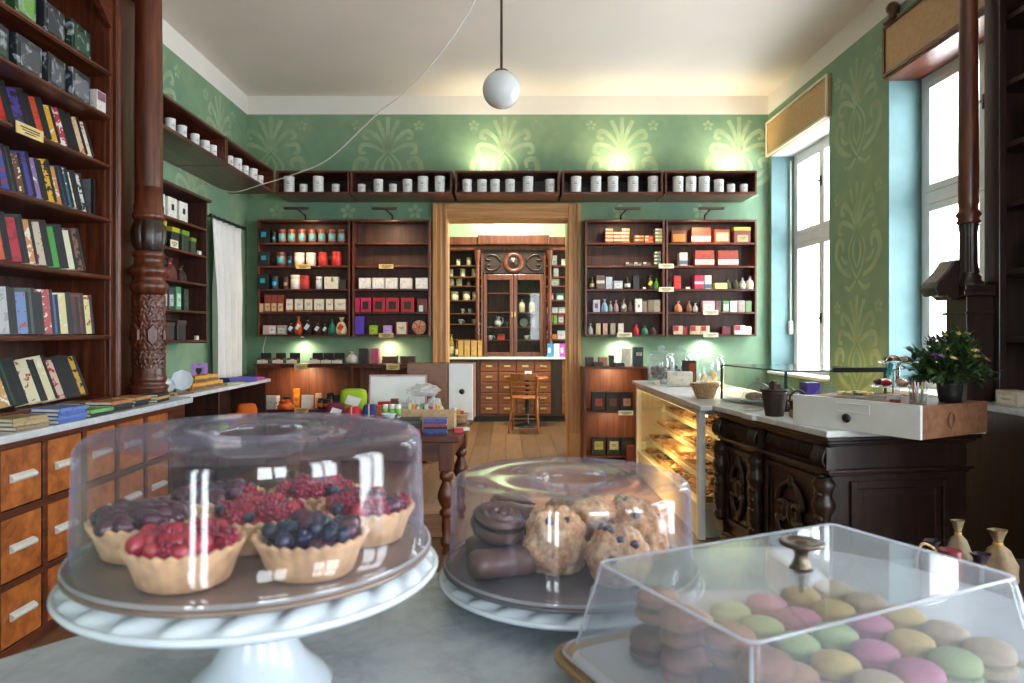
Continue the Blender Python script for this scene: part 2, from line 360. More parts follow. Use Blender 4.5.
# ------------------------------------------------------------------ the room
XL, XR, YB, YN, ZC = -2.92, 2.96, 8.01, -2.6, 4.075
ZG = 3.865                                           # top of the green paint
def curve(ps, n=8):
    """smooth polyline through control points (Catmull-Rom)"""
    out = []; P = [ps[0]]+list(ps)+[ps[-1]]
    for i in range(1, len(P)-2):
        for k in range(n):
            t = k/n; a, b, c, d = P[i-1], P[i], P[i+1], P[i+2]
            out.append(tuple(.5*(2*b[j]+(c[j]-a[j])*t+(2*a[j]-5*b[j]+4*c[j]-d[j])*t*t+(3*b[j]-a[j]-3*c[j]+d[j])*t**3) for j in range(len(b))))
    out.append(tuple(ps[-1])); return out
def damask(mb, f3, m=1, sc=1.0, flowers=True):
    g = lambda u, w: f3(u*sc, w*sc)
    def st(ps, w0, w1, wm=None):
        c = curve(ps); n = len(c); wm = max(w0, w1)*1.35 if wm is None else wm
        ws = []
        for k in range(n):
            t = k/(n-1); ws.append((w0*(1-t)*(1-t)+2*wm*t*(1-t)+w1*t*t)*sc)
        mb.strip([(a*1.0, b*1.0) for a, b in c], [w/sc for w in ws], g, m)
    st([(0,.02),(0,.2),(0,.40)], .02, .05, .05)
    for s in (-1, 1):
        st([(s*.02,.02),(s*.05,.2),(s*.12,.36)], .02, .05, .05)
        st([(s*.03,.02),(s*.11,.16),(s*.23,.24),(s*.27,.17),(s*.21,.15)], .03, .03, .075)
        st([(s*.04,.0),(s*.17,.07),(s*.29,.08),(s*.31,.0),(s*.25,-.01)], .03, .03, .07)
        st([(0,.02),(s*.13,-.14),(s*.11,-.28),(0,-.42)], .015, .015, .05)
        st([(0,-.04),(s*.06,-.15),(s*.05,-.25),(0,-.33)], .01, .01, .055)
        st([(s*.10,-.40),(s*.27,-.33),(s*.37,-.2),(s*.33,-.08),(s*.24,-.10),(s*.25,-.18)], .03, .03, .10)
        st([(s*.14,-.28),(s*.22,-.26),(s*.28,-.20)], .02, .02, .06)
        st([(s*.02,-.44),(s*.12,-.50),(s*.22,-.48)], .02, .02, .07)
        if flowers:
            for q in range(5):
                a = 2*PI*q/5+.3; cx, cz = s*.35, .30
                mb.strip([(cx+.015*math.cos(a), cz+.015*math.sin(a)), (cx+.04*math.cos(a), cz+.04*math.sin(a)), (cx+.062*math.cos(a), cz+.062*math.sin(a))], [.012,.042,.014], g, m)
fl = MB().box(XL-.4, XR+.5, YN-.4, 12.3, -.12, 0).build('floor', 'floor'); struct(fl, 'worn brown plank floor of the shop and the room behind', 'floor')
ce = MB().box(XL-.4, XR+.5, YN-.4, YB+.3, ZC, ZC+.1).build('ceiling', 'plaster'); struct(ce, 'plain warm white plaster ceiling', 'ceiling')
# back wall with the doorway
DX0, DX1, DZ = -.666, .700, 2.685
w = MB()
w.box(XL-.4, DX0, YB, YB+.3, 0, ZG).box(DX1, XR+.5, YB, YB+.3, 0, ZG).box(DX0, DX1, YB, YB+.3, DZ, ZG)
w.box(XL-.4, XR+.5, YB, YB+.3, ZG, ZC, 2)
for k in range(5):
    cx = (271+117*k-506)/88.6
    damask(w, lambda u, v, cx=cx: (cx+u, YB-.0012, 3.44+v))
for px in (277, 348, 415, 620, 700):
    cx = (px-506)/88.6
    for s in (1,):
        for q in range(5):
            a = 2*PI*q/5+.3
            w.strip([(cx+.02*math.cos(a), 2.77+.02*math.sin(a)), (cx+.055*math.cos(a), 2.77+.055*math.sin(a)), (cx+.085*math.cos(a), 2.77+.085*math.sin(a))], [.02,.055,.02], lambda u, v: (u, YB-.0012, v), 1)
struct(w.build('wall_back', ['green','damask','cornice']), 'green back wall with pale damask stencils and a doorway', 'wall')
w = MB().box(XL-.4, XL, YN, YB, 0, ZG).box(XL-.4, XL, YN, YB, ZG, ZC, 2)
for cy, cz in ((7.25,3.42),(5.95,3.42),(6.6,2.72)): damask(w, lambda u, v, cy=cy, cz=cz: (XL+.0012, cy-u, cz+v))
struct(w.build('wall_left', ['green','damask','cornice']), 'green side wall behind the tall bookcase', 'wall')
# right wall with three tall window openings and one added unseen for fill light
WIN = [(6.49, 7.93), (4.00, 5.50), (.30, 1.80), (-2.2, -.6)]
ZS, ZH = .95, 3.38
zs = lambda a: .12 if 0 < a < 2 else ZS                # the third opening reaches down to the floor like a garden door
w = MB()
ys = [YN]+[q for a in sorted(WIN) for q in a]+[YB]
XO = XR+.42
for i in range(0, len(ys), 2): w.box(XR, XO, ys[i], ys[i+1], 0, ZG)
for a, b in WIN: w.box(XR, XO, a, b, 0, zs(a)).box(XR, XO, a, b, ZH, ZG)
w.box(XR, XO, YN, YB, ZG, ZC, 2)
for cy, cz in ((5.99,3.32),(5.99,2.28),(5.99,1.32)): damask(w, lambda u, v, cy=cy, cz=cz: (XR-.0012, cy+u, cz+v))
for a, b in WIN:                                     # reveals tinted teal as daylight colours them, with a pale head
    ZS_ = zs(a); w.box(XO-.159, XO, a, a+.012, ZS_, ZH, 4).box(XO-.159, XO, b-.012, b, ZS_, ZH, 4).box(XO-.159, XO, a+.012, b-.012, ZH-.012, ZH, 4)
    w.box(XR+.001, XO-.16, a, a+.012, ZS_, ZH, 3).box(XR+.001, XO-.16, b-.012, b, ZS_, ZH, 3).box(XR+.001, XO-.16, a+.012, b-.012, ZH-.012, ZH, 4)
struct(w.build('wall_right', ['green','damask','cornice','teal','paint']), 'green window wall with pale damask stencils', 'wall')
w = MB().box(XL-.4, -1.75, YN-.3, YN, 0, ZC).box(-.65, .1, YN-.3, YN, 0, ZC).box(2.5, XR+.5, YN-.3, YN, 0, ZC).box(.1, .8, YN-.3, YN, 0, ZC).box(2.3, 2.5, YN-.3, YN, 0, ZC).box(.8, 2.3, YN-.3, YN, 0, 1.1).box(.8, 2.3, YN-.3, YN, 2.9, ZC).box(-1.75, -.65, YN-.3, YN, 2.9, ZC)
struct(w.build('wall_front', 'green'), 'street wall behind the viewer with the glazed shop door', 'wall')
def casement(name, a, b, x, label, axis='y'):
    """tall double casement: outer frame, mullion, transom, sashes with panes, catches"""
    o = thing(name, label, 'window', (0,0,0)); o['kind'] = 'structure'
    z0, z1, zt = zs(a), ZH-.012, 2.42
    P = (lambda y0,y1,q0,q1,z0,z1: (q0,q1,y0,y1,z0,z1)) if axis == 'y' else (lambda y0,y1,q0,q1,z0,z1: (y0,y1,q0,q1,z0,z1))
    f = MB(); c = (a+b)/2
    for y0, y1, q0, q1 in ((a,a+.06,z0,z1),(b-.06,b,z0,z1)): f.box(*P(y0,y1,x,x+.09,q0,q1))
    f.box(*P(a+.06,b-.06,x,x+.09,z1-.06,z1)).box(*P(a+.06,b-.06,x,x+.09,z0,z0+.07)).box(*P(a+.06,b-.06,x-.012,x+.09,zt-.045,zt+.045))
    f.build('window_frame', 'paint', o, bevel=.006)
    for y0, y1 in ((a+.06,c),(c,b-.06)):
        for q0, q1 in ((z0+.07,zt-.045),(zt+.045,z1-.06)):
            s = MB(); t = .058
            s.box(*P(y0+.004,y0+t,x-.008,x+.05,q0+.004,q1-.004)).box(*P(y1-t,y1-.004,x-.008,x+.05,q0+.004,q1-.004)).box(*P(y0+t,y1-t,x-.008,x+.05,q0+.004,q0+t)).box(*P(y0+t,y1-t,x-.008,x+.05,q1-t,q1-.004))
            so = s.build('sash', 'paint', o, bevel=.005)
            MB().box(*P(y0+t,y1-t,x+.018,x+.024,q0+t,q1-t)).build('pane', 'glass', so)
    for q in (1.55, 2.95):
        h = MB(); h.box(*P(c-.012,c+.012,x-.02,x-.008,q-.05,q+.05)); h.box(*P(c-.01,c+.05,x-.04,x-.02,q-.008,q+.008)); h.build('window_catch', 'iron', o, bevel=.003)
    g = MB().box(*P(a-.0,b+.0,XR-.05 if axis=='y' else x-.1,x-.008,z0-.0,z0+.03)); g.build('window_sill', 'paint', o, bevel=.006)
    return o
casement('window_1', WIN[0][0]+.012, WIN[0][1]-.012, XR+.25, 'tall white casement window in the corner by the shelves')
casement('window_2', WIN[1][0]+.012, WIN[1][1]-.012, XR+.25, 'tall white casement window behind the dark column')
casement('window_3', WIN[2][0]+.012, WIN[2][1]-.012, XR+.25, 'tall white casement window beside the serving counter')
casement('fill_window_4', WIN[3][0]+.012, WIN[3][1]-.012, XR+.25, 'tall white casement window added out of view to light the foreground')  # unseen window, added to brighten the foreground
o = thing('fill_window_5', 'wide white framed window added out of view to light the foreground', 'window'); o['kind'] = 'structure'  # added behind the viewer as frontal fill light
f = MB()
for x0, x1 in ((.8,.88),(1.51,1.59),(2.22,2.3)): f.box(x0,x1,YN-.2,YN-.1,1.1,2.9)
for z0, z1 in ((1.1,1.18),(2.82,2.9)):
    for x0, x1 in ((.88,1.51),(1.59,2.22)): f.box(x0,x1,YN-.2,YN-.1,z0,z1)
f.build('window_frame', 'paint', o)
for x0, x1 in ((.88,1.51),(1.59,2.22)): MB().box(x0,x1,YN-.153,YN-.147,1.18,2.82).build('pane','glass',o)
# shop door behind the viewer
o = thing('door_1', 'white double shop door with narrow glass panes', 'door'); o['kind'] = 'structure'
f = MB()
for x0, x1 in ((-1.75,-1.55),(-1.30,-1.10),(-.85,-.65)): f.box(x0,x1,YN-.2,YN-.1,0,2.9)
for z0, z1 in ((0,.25),(2.2,2.3),(2.8,2.9)):
    for x0, x1 in ((-1.55,-1.30),(-1.10,-.85)): f.box(x0,x1,YN-.2,YN-.1,z0,z1)
f.build('window_frame', 'paint', o)
for i in range(2):
    for q0, q1 in ((.25,2.2),(2.3,2.8)): MB().box(-1.55+.45*i,-1.30+.45*i,YN-.153,YN-.147,q0,q1).build('pane','glass',o)
# tan blind boxes above the two visible windows
for (a, b), lab in ((WIN[0],'tan blind box with cream edging above the corner window'),(WIN[1],'tan blind box with dark underside above the window behind the column')):
    o = thing('blind_box', lab, 'blind box', (XR, (a+b)/2, 3.57), group='blind boxes over the windows'); L = (b-a)/2+(.04 if a > 6 else 0)
    first = a == WIN[0][0]
    MB().box(-.035,-.003,-L,L,-.20,.19).build('panel', 'tan', o, bevel=.004)
    if not first: MB().box(-.034,.235,-(b-a)/2+.014,(b-a)/2-.014,-.222,-.2035).build('soffit_board', 'mahogy', o, bevel=.003)
    t = MB()
    t.box(-.05,-.036,-L,L,.165,.19).box(-.05,-.036,-L,L,-.20,-.175).box(-.05,-.036,-L,-L+.03,-.175,.165).box(-.05,-.036,L-.03,L,-.175,.165)
    t.build('edging', 'cream' if first else 'mahogy', o, bevel=.004)
o = thing('curtain_finial', 'carved dark wooden knob at the top edge of the nearer blind box', 'finial', (XR-.04, 5.36, 3.80))
MB().lathe([(0,-.04),(.03,-.04),(.035,-.02),(.02,0),(.045,.03),(.05,.06),(.03,.09),(0,.10)], seg=16).build('knob', 'mahog', o)
MB().box(-.05,.035,-.05,.05,-.055,-.041).build('bracket', 'mahogy', o)
# shutter strap winder by the corner window
o = thing('strap_winder', 'white shutter strap winder beside the corner window', 'strap winder', (XR+.20, 7.88, 1.46))
MB().box(-.02,.02,-.028,.028,-.075,.075).build('case', 'white', o, bevel=.012)
MB().box(-.004,.004,-.01,.01,.076,1.85).build('strap', 'cream', o)
# doorway: golden oak architrave and lining
for nm, x0, x1, z0, z1 in (('trim_1',DX0-.158,DX0,0,DZ+.168),('trim_2',DX1,DX1+.142,0,DZ+.168),('trim_3',DX0,DX1,DZ,DZ+.168)):
    t = MB(); hor = nm == 'trim_3'
    if hor:
        t.box(x0,x1,YB-.03,YB-.002,z0,z1).box(x0,x1,YB-.052,YB-.03,z1-.05,z1).box(x0,x1,YB-.045,YB-.03,z0,z0+.025).box(x0,x1,YB-.04,YB-.03,z0+.06,z0+.09)
    else:
        ou, inn = (x0, x1) if nm == 'trim_1' else (x1, x0); d = 1 if inn > ou else -1
        bx = lambda a, b, y0, q0, q1: t.box(min(a,b),max(a,b),y0,YB-.002,q0,q1)
        bx(ou, inn, YB-.03, z0, z1); bx(ou, ou+d*.045, YB-.052, z0, z1); bx(inn-d*.025, inn, YB-.045, z0, z1); bx(inn-d*.085, inn-d*.055, YB-.04, z0, z1)
        bx(ou-d*.004, inn, YB-.06, 0, .27)
    struct(t.build(nm, 'oakx' if hor else 'oak', bevel=.006), {'trim_1':'golden oak door casing beside the table','trim_2':'golden oak door casing beside the glazed case','trim_3':'golden oak door head under the tin boxes'}[nm], 'door casing')
t = MB().box(DX0-.002,DX0+.006,YB-.001,YB+.305,0,DZ+.002).box(DX1-.006,DX1+.002,YB-.001,YB+.305,0,DZ+.002).box(DX0+.006,DX1-.006,YB-.001,YB+.305,DZ-.006,DZ+.002)
struct(t.build('trim_4', 'oak'), 'golden oak lining inside the doorway', 'door lining')
# the room behind the doorway
b = MB().box(-2.7,2.7,11.95,12.2,0,3.9); struct(b.build('wall_north', 'palegreen'), 'pale green wall above the apothecary cabinet', 'wall')
b = MB().box(-2.9,-2.7,YB+.3,12.2,0,3.9); struct(b.build('wall_west', 'palegreen'), 'pale side wall of the far room', 'wall')
b = MB().box(2.7,2.9,YB+.3,9.0,0,3.9).box(2.7,2.9,10.4,12.2,0,3.9).box(2.7,2.9,9.0,10.4,0,.95).box(2.7,2.9,9.0,10.4,3.1,3.9); struct(b.build('wall_east', 'palegreen'), 'pale far room wall with an unseen opening added for daylight', 'wall')  # opening added out of view to let daylight into the far room
b = MB().box(-2.9,2.9,YB+.3,12.2,3.9,4.0); struct(b.build('ceiling_back', 'plaster'), 'plain ceiling of the far room', 'ceiling')
b = MB().box(XL+.0,-2.60,4.78,4.80,0,.05)
# ------------------------------------------------------------------ pendant globe and the slack cable
o = thing('pendant_lamp', 'white opal globe lamp hanging from the ceiling on a rod', 'lamp', (-.03, 4.67, 3.0))
MB().ball((0,0,0), .124, 40, 24).build('globe', 'globe', o)
MB().lathe([(0,.119),(.045,.117),(.045,.125),(.02,.135),(0,.135)], seg=24).build('cap', 'bronze', o)
MB().cyl((0,0), .009, .134, 1.04, 10).build('rod', 'bronze', o)
MB().lathe([(.009,1.02),(.05,1.03),(.06,1.074),(0,1.074)], seg=24).build('ceiling_rose', 'bronze', o)
pts = []
for px, py, Y in ((497,-70,4.72),(475,0,4.95),(440,54,5.2),(405,92,5.45),(376,115,5.65),(330,158,6.05),(295,174,6.3),(263,184,6.5),(232,192,6.75),(210,190,6.84)):
    pts.append((pX(px,Y), Y, min(pZ(py,Y), 4.07)))
pts[-1] = (XL+.012, 6.84, 2.845)
tag(MB().tube(curve(pts, 6), .0055, 6).build('ceiling_cable', 'cloth'), 'thin white cable sagging from the ceiling to the corner tin shelf', 'cable')
# ------------------------------------------------------------------ upper box shelves with white tins
def box_shelf(label, x0, x1, y0, y1, z0, z1, face, grp='wooden box shelves under the frieze'):
    o = thing('box_shelf', label, 'shelf', ((x0+x1)/2, (y0+y1)/2, z0), group=grp)
    dx, dy, h, t = (x1-x0)/2, (y1-y0)/2, z1-z0, .022
    b = MB()
    if face == 'y':
        b.box(-dx,dx,-dy,dy,0,t).box(-dx,dx,-dy,dy,h-t,h).box(-dx,-dx+t,-dy,dy,t,h-t).box(dx-t,dx,-dy,dy,t,h-t)
        MB().box(-dx+t,dx-t,dy-.012,dy,t,h-t).build('back_panel', 'darkx', o)
        MB().box(-dx,dx,-dy-.008,-dy-.0005,-.002,t+.002).build('front_lip', 'mahogx', o)
        b.build('case', 'mahogx', o, bevel=.004)
    else:
        b.box(-dx,dx,-dy,dy,0,t).box(-dx,dx,-dy,dy,h-t,h).box(-dx,dx,-dy,-dy+t,t,h-t).box(-dx,dx,dy-t,dy,t,h-t)
        MB().box(-dx,-dx+.012,-dy+t,dy-t,t,h-t).build('back_panel', 'dark', o)
        MB().box(dx+.0005,dx+.008,-dy,dy,-.002,t+.002).build('front_lip', 'mahogy', o)
        b.build('case', 'mahogy', o, bevel=.004)
    return o
def make_tin(r, h):
    b = MB().lathe([(0,0),(r*.97,0),(r,.004),(r,h*.86),(r*.985,h*.865)], seg=28)
    o = b.build('tea_tin', 'white')
    MB().lathe([(r*1.02,h*.84),(r*1.03,h*.85),(r*1.03,h*.985),(r*1.0,h),(0,h)], seg=28).build('lid', 'white', o)
    l = MB()
    random.seed(int(h*1000))
    for q in range(5):                               # illegible dark script on the front of the tin
        z = h*(.2+.11*q); a0 = -PI/2-.5+random.random()*.25; a1 = -PI/2+.5-random.random()*.25; n = 9
        vs = []
        for i in range(n+1):
            a = a0+(a1-a0)*i/n; zz = z+.003*math.sin(i*2.3+q)
            vs += [((r+.0012)*math.cos(a),(r+.0012)*math.sin(a),zz), ((r+.0012)*math.cos(a),(r+.0012)*math.sin(a),zz+h*(.022 if q != 3 else .05))]
        l.add(vs, [(2*i,2*i+2,2*i+3,2*i+1) for i in range(n) if (i*7+q*3) % 4 != 0])
    l.build('lettering', 'ink', o)
    return o
TINS = {}
def put_tin(size, x, y, z, label, rz=0):
    if size not in TINS:
        TINS[size] = make_tin(*{'l':(.056,.178),'m':(.050,.148),'s':(.041,.098),'n':(.038,.128)}[size]); kids(TINS[size]); o = TINS[size]
    else: o = copy_tree(TINS[size])
    o.location = (x, y, z); o.rotation_euler.z = rz
    return tag(o, label, 'tin', 'white tea tins in the box shelves')
SZ = {'l':'tall','m':'medium','s':'small','n':'slim'}
BZ0, BZ1, BY0 = 2.872, 3.124, 7.53
BOXES = [('box shelf in the back corner', -2.44,-1.665, [(289,'l'),(303.4,'s'),(318.4,'l'),(335.7,'s')]),
         ('box shelf above the empty wall shelf', -1.654,-.573, [(361.5,'s'),(378.5,'m'),(393,'s'),(407.5,'m'),(423,'l'),(440,'l')]),
         ('box shelf directly over the doorway', -.541,.567, [(467,'m'),(482,'m'),(495,'m'),(510,'m'),(528,'l'),(550,'m')]),
         ('box shelf right of the doorway head', .594,1.665, [(576,'l'),(596,'l'),(613,'l'),(633,'l'),(653,'l')]),
         ('box shelf nearest the corner window', 1.686,2.662, [(678,'l'),(691,'l'),(704,'l'),(719,'m'),(731,'s'),(744,'s')])]
for lab, x0, x1, tins in BOXES:
    box_shelf('long dark wooden '+lab, x0, x1, BY0, YB-.003, BZ0, BZ1, 'y')
    ds = [f'{SZ[s]} white tea tin' for _, s in tins]
    for (px, s), l in zip(tins, ordinals(ds, 'curtain side', 'in the '+lab)): put_tin(s, max(x0+.07, pX(px,7.61)), 7.61+random.uniform(-.006,.006), BZ0+.0225, l, random.uniform(-.2,.2))
for lab, y0, y1, tins in (('box shelf on the side wall nearest the column', 4.92, 6.24, [(5.38,'n'),(5.57,'n'),(5.80,'n'),(6.00,'n'),(6.15,'n')]), ('box shelf on the side wall nearest the corner', 6.25, 7.515, [(6.52,'n'),(6.70,'m'),(6.91,'n'),(7.12,'m'),(7.33,'n')])):
    box_shelf('long dark wooden '+lab, XL+.003, -2.455, y0, y1, BZ0, BZ1, 'x')
    ds = [f'{SZ[s]} white tea tin' for _, s in tins]
    for (y, s), l in zip(tins, ordinals(ds, 'column', 'in the '+lab.replace('box shelf on the side wall','side wall box shelf'))): put_tin(s, -2.545, y, BZ0+.0225, l, PI/3)
# ------------------------------------------------------------------ wall shelf units
def wall_unit(label, x0, x1, y0, z0, z1, shelves, back='back', grp='wall shelf units', name='wall_shelf', side='mahog', ytop=None):
    o = thing(name, label, 'shelf', ((x0+x1)/2, y0, z0), group=grp); w = (x1-x0)/2; d = YB-.004-y0; t = .024; h = z1-z0
    MB().box(-w,-w+t,0,d,0,h).box(w-t,w,0,d,0,h).box(-w+t,w-t,0,d,h-t,h).build('case', side, o, bevel=.004)
    MB().box(-w+t,w-t,d-.012,d,.0,h-t).build('back_panel', back, o)
    for z in shelves: MB().box(-w+t,w-t,.002,d-.012,z-z0-.02,z-z0).build('shelf_board', 'mahogx', o, bevel=.003)
    return o
UY = 7.83
UZ = [pZ(y, UY) for y in (242.6, 265.7, 289, 312, 334.5)]
UN = [('dark wall shelf of tins nearest the curtain', -2.745, -1.722), ('dark wall shelf with two empty rows beside the doorway', -1.698, -.836), ('dark wall shelf right of the doorway with stacked bars', .871, 1.748), ('dark wall shelf with red cartons nearest the corner window', 1.762, 2.767)]
for lab, x0, x1 in UN: wall_unit(lab, x0, x1, UY, UZ[4]-.022, 2.652, UZ)
# picture lamps on top, small downlights below
for k, (px, bx) in enumerate(((296,305),(384,392),(628,621),(712,705))):
    x = pX(px, 7.45); xb = pX(bx, UY+.02)
    o = thing('picture_lamp', ['slim bar lamp on top of the shelf nearest the curtain','slim bar lamp above the half empty wall shelf','slim bar lamp above the shelf of stacked bars','slim bar lamp above the shelf nearest the corner window'][k], 'lamp', (xb, UY+.02, 2.653), group='bar lamps over the wall shelves')
    MB().tube([(0,.02,.0),(0,.01,.05),((x-xb)*.5,-.18,.055),(x-xb,-.37,.06)], .009, 8).build('arm', 'iron', o)
    b = MB(); b.box(x-xb-.135,x-xb+.135,-.40,-.37,.048,.072); b.build('lamp_bar', 'bronze', o, bevel=.004)
    MB().box(x-xb-.125,x-xb+.125,-.398,-.372,.044,.0475).build('tube', 'iron', o)
def spot(name, loc, aim, col, watts, ang=100, blend=.8, r=.03):
    l = bpy.data.lights.new(name, 'SPOT'); l.energy = watts; l.color = col; l.spot_size = math.radians(ang); l.spot_blend = blend; l.shadow_soft_size = r
    o = bpy.data.objects.new(name, l); C.objects.link(o); o.location = loc
    o.rotation_euler = (Vector(aim)-Vector(loc)).to_track_quat('-Z','Y').to_euler(); return o
def point(name, loc, col, watts, r=.03):
    l = bpy.data.lights.new(name, 'POINT'); l.energy = watts; l.color = col; l.shadow_soft_size = r
    o = bpy.data.objects.new(name, l); C.objects.link(o); o.location = loc; return o
def area(name, loc, aim, col, watts, sx, sy):
    l = bpy.data.lights.new(name, 'AREA'); l.shape = 'RECTANGLE'; l.size = sx; l.size_y = sy; l.energy = watts; l.color = col
    o = bpy.data.objects.new(name, l); C.objects.link(o); o.location = loc
    o.rotation_euler = (Vector(aim)-Vector(loc)).to_track_quat('-Z','Y').to_euler(); return o
WARM = (1, .72, .42); SOFT = (1, .86, .62)
for k, px in enumerate((296,384,628,712)):
    x = pX(px, 7.45); spot('bar_lamp_light', (x, 7.50, 2.63), (x, 7.95, 1.9), WARM, 17, 135, .9, .06)
for k, px in enumerate((302,388,622,705)):
    x = pX(px, 7.9)
    o = thing('downlight', ['small round downlight under the shelf nearest the curtain','small round downlight under the half empty wall shelf','small round downlight under the shelf of stacked bars','small round downlight under the shelf nearest the window'][k], 'lamp', (x, 7.91, UZ[4]-.0225), group='downlights under the wall shelves')
    MB().lathe([(0,0),(.032,0),(.032,-.012),(.024,-.014),(.024,-.008),(0,-.008)], seg=20).build('ring', 'steel', o)
    MB().lathe([(0,-.0085),(.023,-.0085),(.021,-.012),(0,-.013)], seg=16).build('lens', 'dimlens', o)
    spot('downlight_light', (x, 7.905, UZ[4]-.045), (x, 7.96, .6), SOFT if k < 2 else (1,.93,.8), 15 if k < 2 else 25, 165, .9, .05)
# uplights behind the box shelves
for k, (px, y, lab) in enumerate(((487,7.72,'small uplight on the box shelf over the doorway'),(622,7.72,'small uplight on the box shelf right of the doorway head'),(735,7.72,'small uplight on the box shelf nearest the window'))):
    x = pX(px, y)
    o = thing('uplight', lab, 'lamp', (x, y, BZ1+.001), group='uplights on the box shelves')
    MB().box(-.05,.05,-.025,.025,0,.022).build('housing', 'iron', o, bevel=.004)
    MB().box(-.044,.044,-.02,.02,.0225,.026).build('lens', 'dimlens', o)
    spot('uplight_light', (x, y+.05, BZ1+.06), (x, y+.40, 4.0), (1,.86,.58), 24, 160, 1, .08)

# ------------------------------------------------------------------ low back units
LY = 7.62
LZT, LZ1 = pZ(365.5, LY), pZ(410, LY)
o = wall_unit('low dark shelf unit with lit warm back along the back wall', -2.70, -.845, LY, 0, LZT, [LZ1, .10], 'warm', None, 'low_shelf')
MB().box(pX(352,LY)+1.7725-.012, pX(352,LY)+1.7725+.012, .004, .36, LZ1, LZT-.026).build('divider', 'mahog', o)
MB().box(-.9275,.9275,-.02,.385,LZT+.001,LZT+.018).build('top_board', 'mahogx', o, bevel=.004)
RZ = [pZ(411.5, LY), pZ(456, LY)]
o = wall_unit('low dark shelf unit with lit warm back beside the glazed case', pX(584,LY), pX(650,LY), LY, 0, pZ(367,LY), [RZ[0], RZ[1]], 'warm', None, 'low_shelf')
spot('shelf_lamp_light', (pX(300,7.8), 7.72, LZT-.05), (pX(300,7.8), 7.98, .7), WARM, 9, 150, .9)
spot('shelf_lamp_light', (pX(614,7.8), 7.70, pZ(367,LY)-.05), (pX(614,7.8), 7.98, .8), WARM, 7, 150, .9)
spot('shelf_lamp_light', (pX(614,7.8), 7.70, RZ[0]-.05), (pX(614,7.8), 7.98, .3), WARM, 4, 150, .9)
# ------------------------------------------------------------------ tall bookcase with turned column on the left
BX0, BXF = XL+.004, -2.49
YA, YE = 2.2, 4.79
CZ = .97
def bz(py): return 1.4+(333-py)*(4.43/F_)
SH = [bz(70), bz(114), bz(163.5), bz(218), bz(275.5), bz(335), 1.0]     # shelf tops, upper to lower
bc = thing('bookcase', 'tall dark mahogany bookcase with carved column along the side wall', 'bookcase', (BX0, (YA+YE)/2, CZ+.001))
ox, oy, oz = bc.location
def B(mb): mb.T = Matrix.Translation((-ox,-oy,-oz)); return mb
B(MB()).box(BX0,BX0+.02,YA,YE,CZ+.001,3.62).build('back_panel', 'back', bc)
for i, z in enumerate(SH):
    m = B(MB()).box(BX0+.021,BXF,YA+.03,4.465,z-.028,z)
    if i < 6: m.box(BXF+.0005,BXF+.012,YA+.03,4.465,z-.024,z-.006)
    m.build('shelf_board', 'mahogy', bc, bevel=.004)
B(MB()).box(BX0+.021,BXF,YA,YA+.029,CZ+.001,3.62).build('side_panel', 'mahog', bc)
m = B(MB()).box(BX0+.021,BXF-.03,4.466,YE,CZ+.001,3.62).box(BXF-.0299,BXF,4.466,4.50,CZ+.001,3.62).box(BXF-.0299,BXF+.012,4.515,4.58,CZ+.001,3.62).box(BXF-.0299,BXF-.005,4.6,YE,CZ+.001,3.62)
m.lathe([(.022,CZ+.03),(.022,3.6)], (BXF+.006,4.545,0), 12); m.build('stile', 'mahog', bc, bevel=.004)
# arched valance under the cornice
v = []
for k in range(13):
    t = k/12; v.append((YA+.03+(4.465-YA-.03)*t, 3.32+.22*math.sqrt(max(0, 1-(2*t-1)**4))))
pl = [(y, z) for y, z in v]+[(4.465,3.62),(YA+.03,3.62)]
val = B(MB()); n = len(pl)
val.add([(BXF-.03,y,z) for y,z in pl]+[(BXF+.008,y,z) for y,z in pl], [tuple(range(n)), tuple(range(2*n-1,n-1,-1))]+[(i,(i+1)%n,n+(i+1)%n,n+i) for i in range(n)])
val.build('valance', 'mahogy', bc)
B(MB()).box(BX0,BXF+.10,YA-.02,YE+.08,3.66,3.72).box(BX0,BXF+.06,YA,YE+.04,3.621,3.66).build('cornice', 'mahogy', bc, bevel=.008)
# column
cx, cy = -2.36, 4.69
zc = lambda py: 1.4+(333-py)*(4.69/F_)
col = bpy.data.objects.new('column', None); C.objects.link(col); col.parent = bc; col.location = (cx-ox, cy-oy, -oz)
MB().lathe([(.085,zc(188)),(.086,zc(120)),(.082,3.4),(.08,3.64)], seg=32).build('shaft', 'mahog', col)
MB().lathe([(0,zc(221)),(.09,zc(221)),(.1,zc(218)),(.1,zc(215)),(.09,zc(213)),(.094,zc(207)),(.086,zc(205)),(.086,zc(188)),(0,zc(188))], seg=32).build('collar', 'mahog', col)
def acan(k, a, r, z):
    t = [0,.35,1,1,.6,.2,0][min(k,6)]; q = abs(math.sin(a*4)); return r+.016*t*(q**.6)-.006*t, z+.006*t*q
MB().lathe([(.082,zc(251)),(.09,zc(248)),(.097,zc(242)),(.1,zc(234)),(.096,zc(228)),(.09,zc(224)),(.088,zc(221.2))], seg=96, mod=acan).build('carved_capital', 'dark', col)
MB().lathe([(0,zc(295)),(.095,zc(295)),(.108,zc(291)),(.118,zc(288)),(.118,zc(284)),(.1,zc(282)),(.1,zc(277)),(.122,zc(274)),(.124,zc(270)),(.11,zc(267)),(.09,zc(265)),(.085,zc(259)),(.098,zc(257)),(.1,zc(254)),(.086,zc(251.3)),(0,zc(251.3))], seg=36).build('turned_rings', 'mahog', col)
def carve(k, a, r, z):
    if k in (0, 60): return r, z
    t = (z-zc(368))/.45; q = math.sin(a*11+1.6*math.sin(t*30))*math.sin(t*62+1.6*math.cos(a*11)); return r+.0035*(1 if q > .1 else (-1 if q < -.25 else 0)), z
zl, zh = zc(368), zc(295.3)
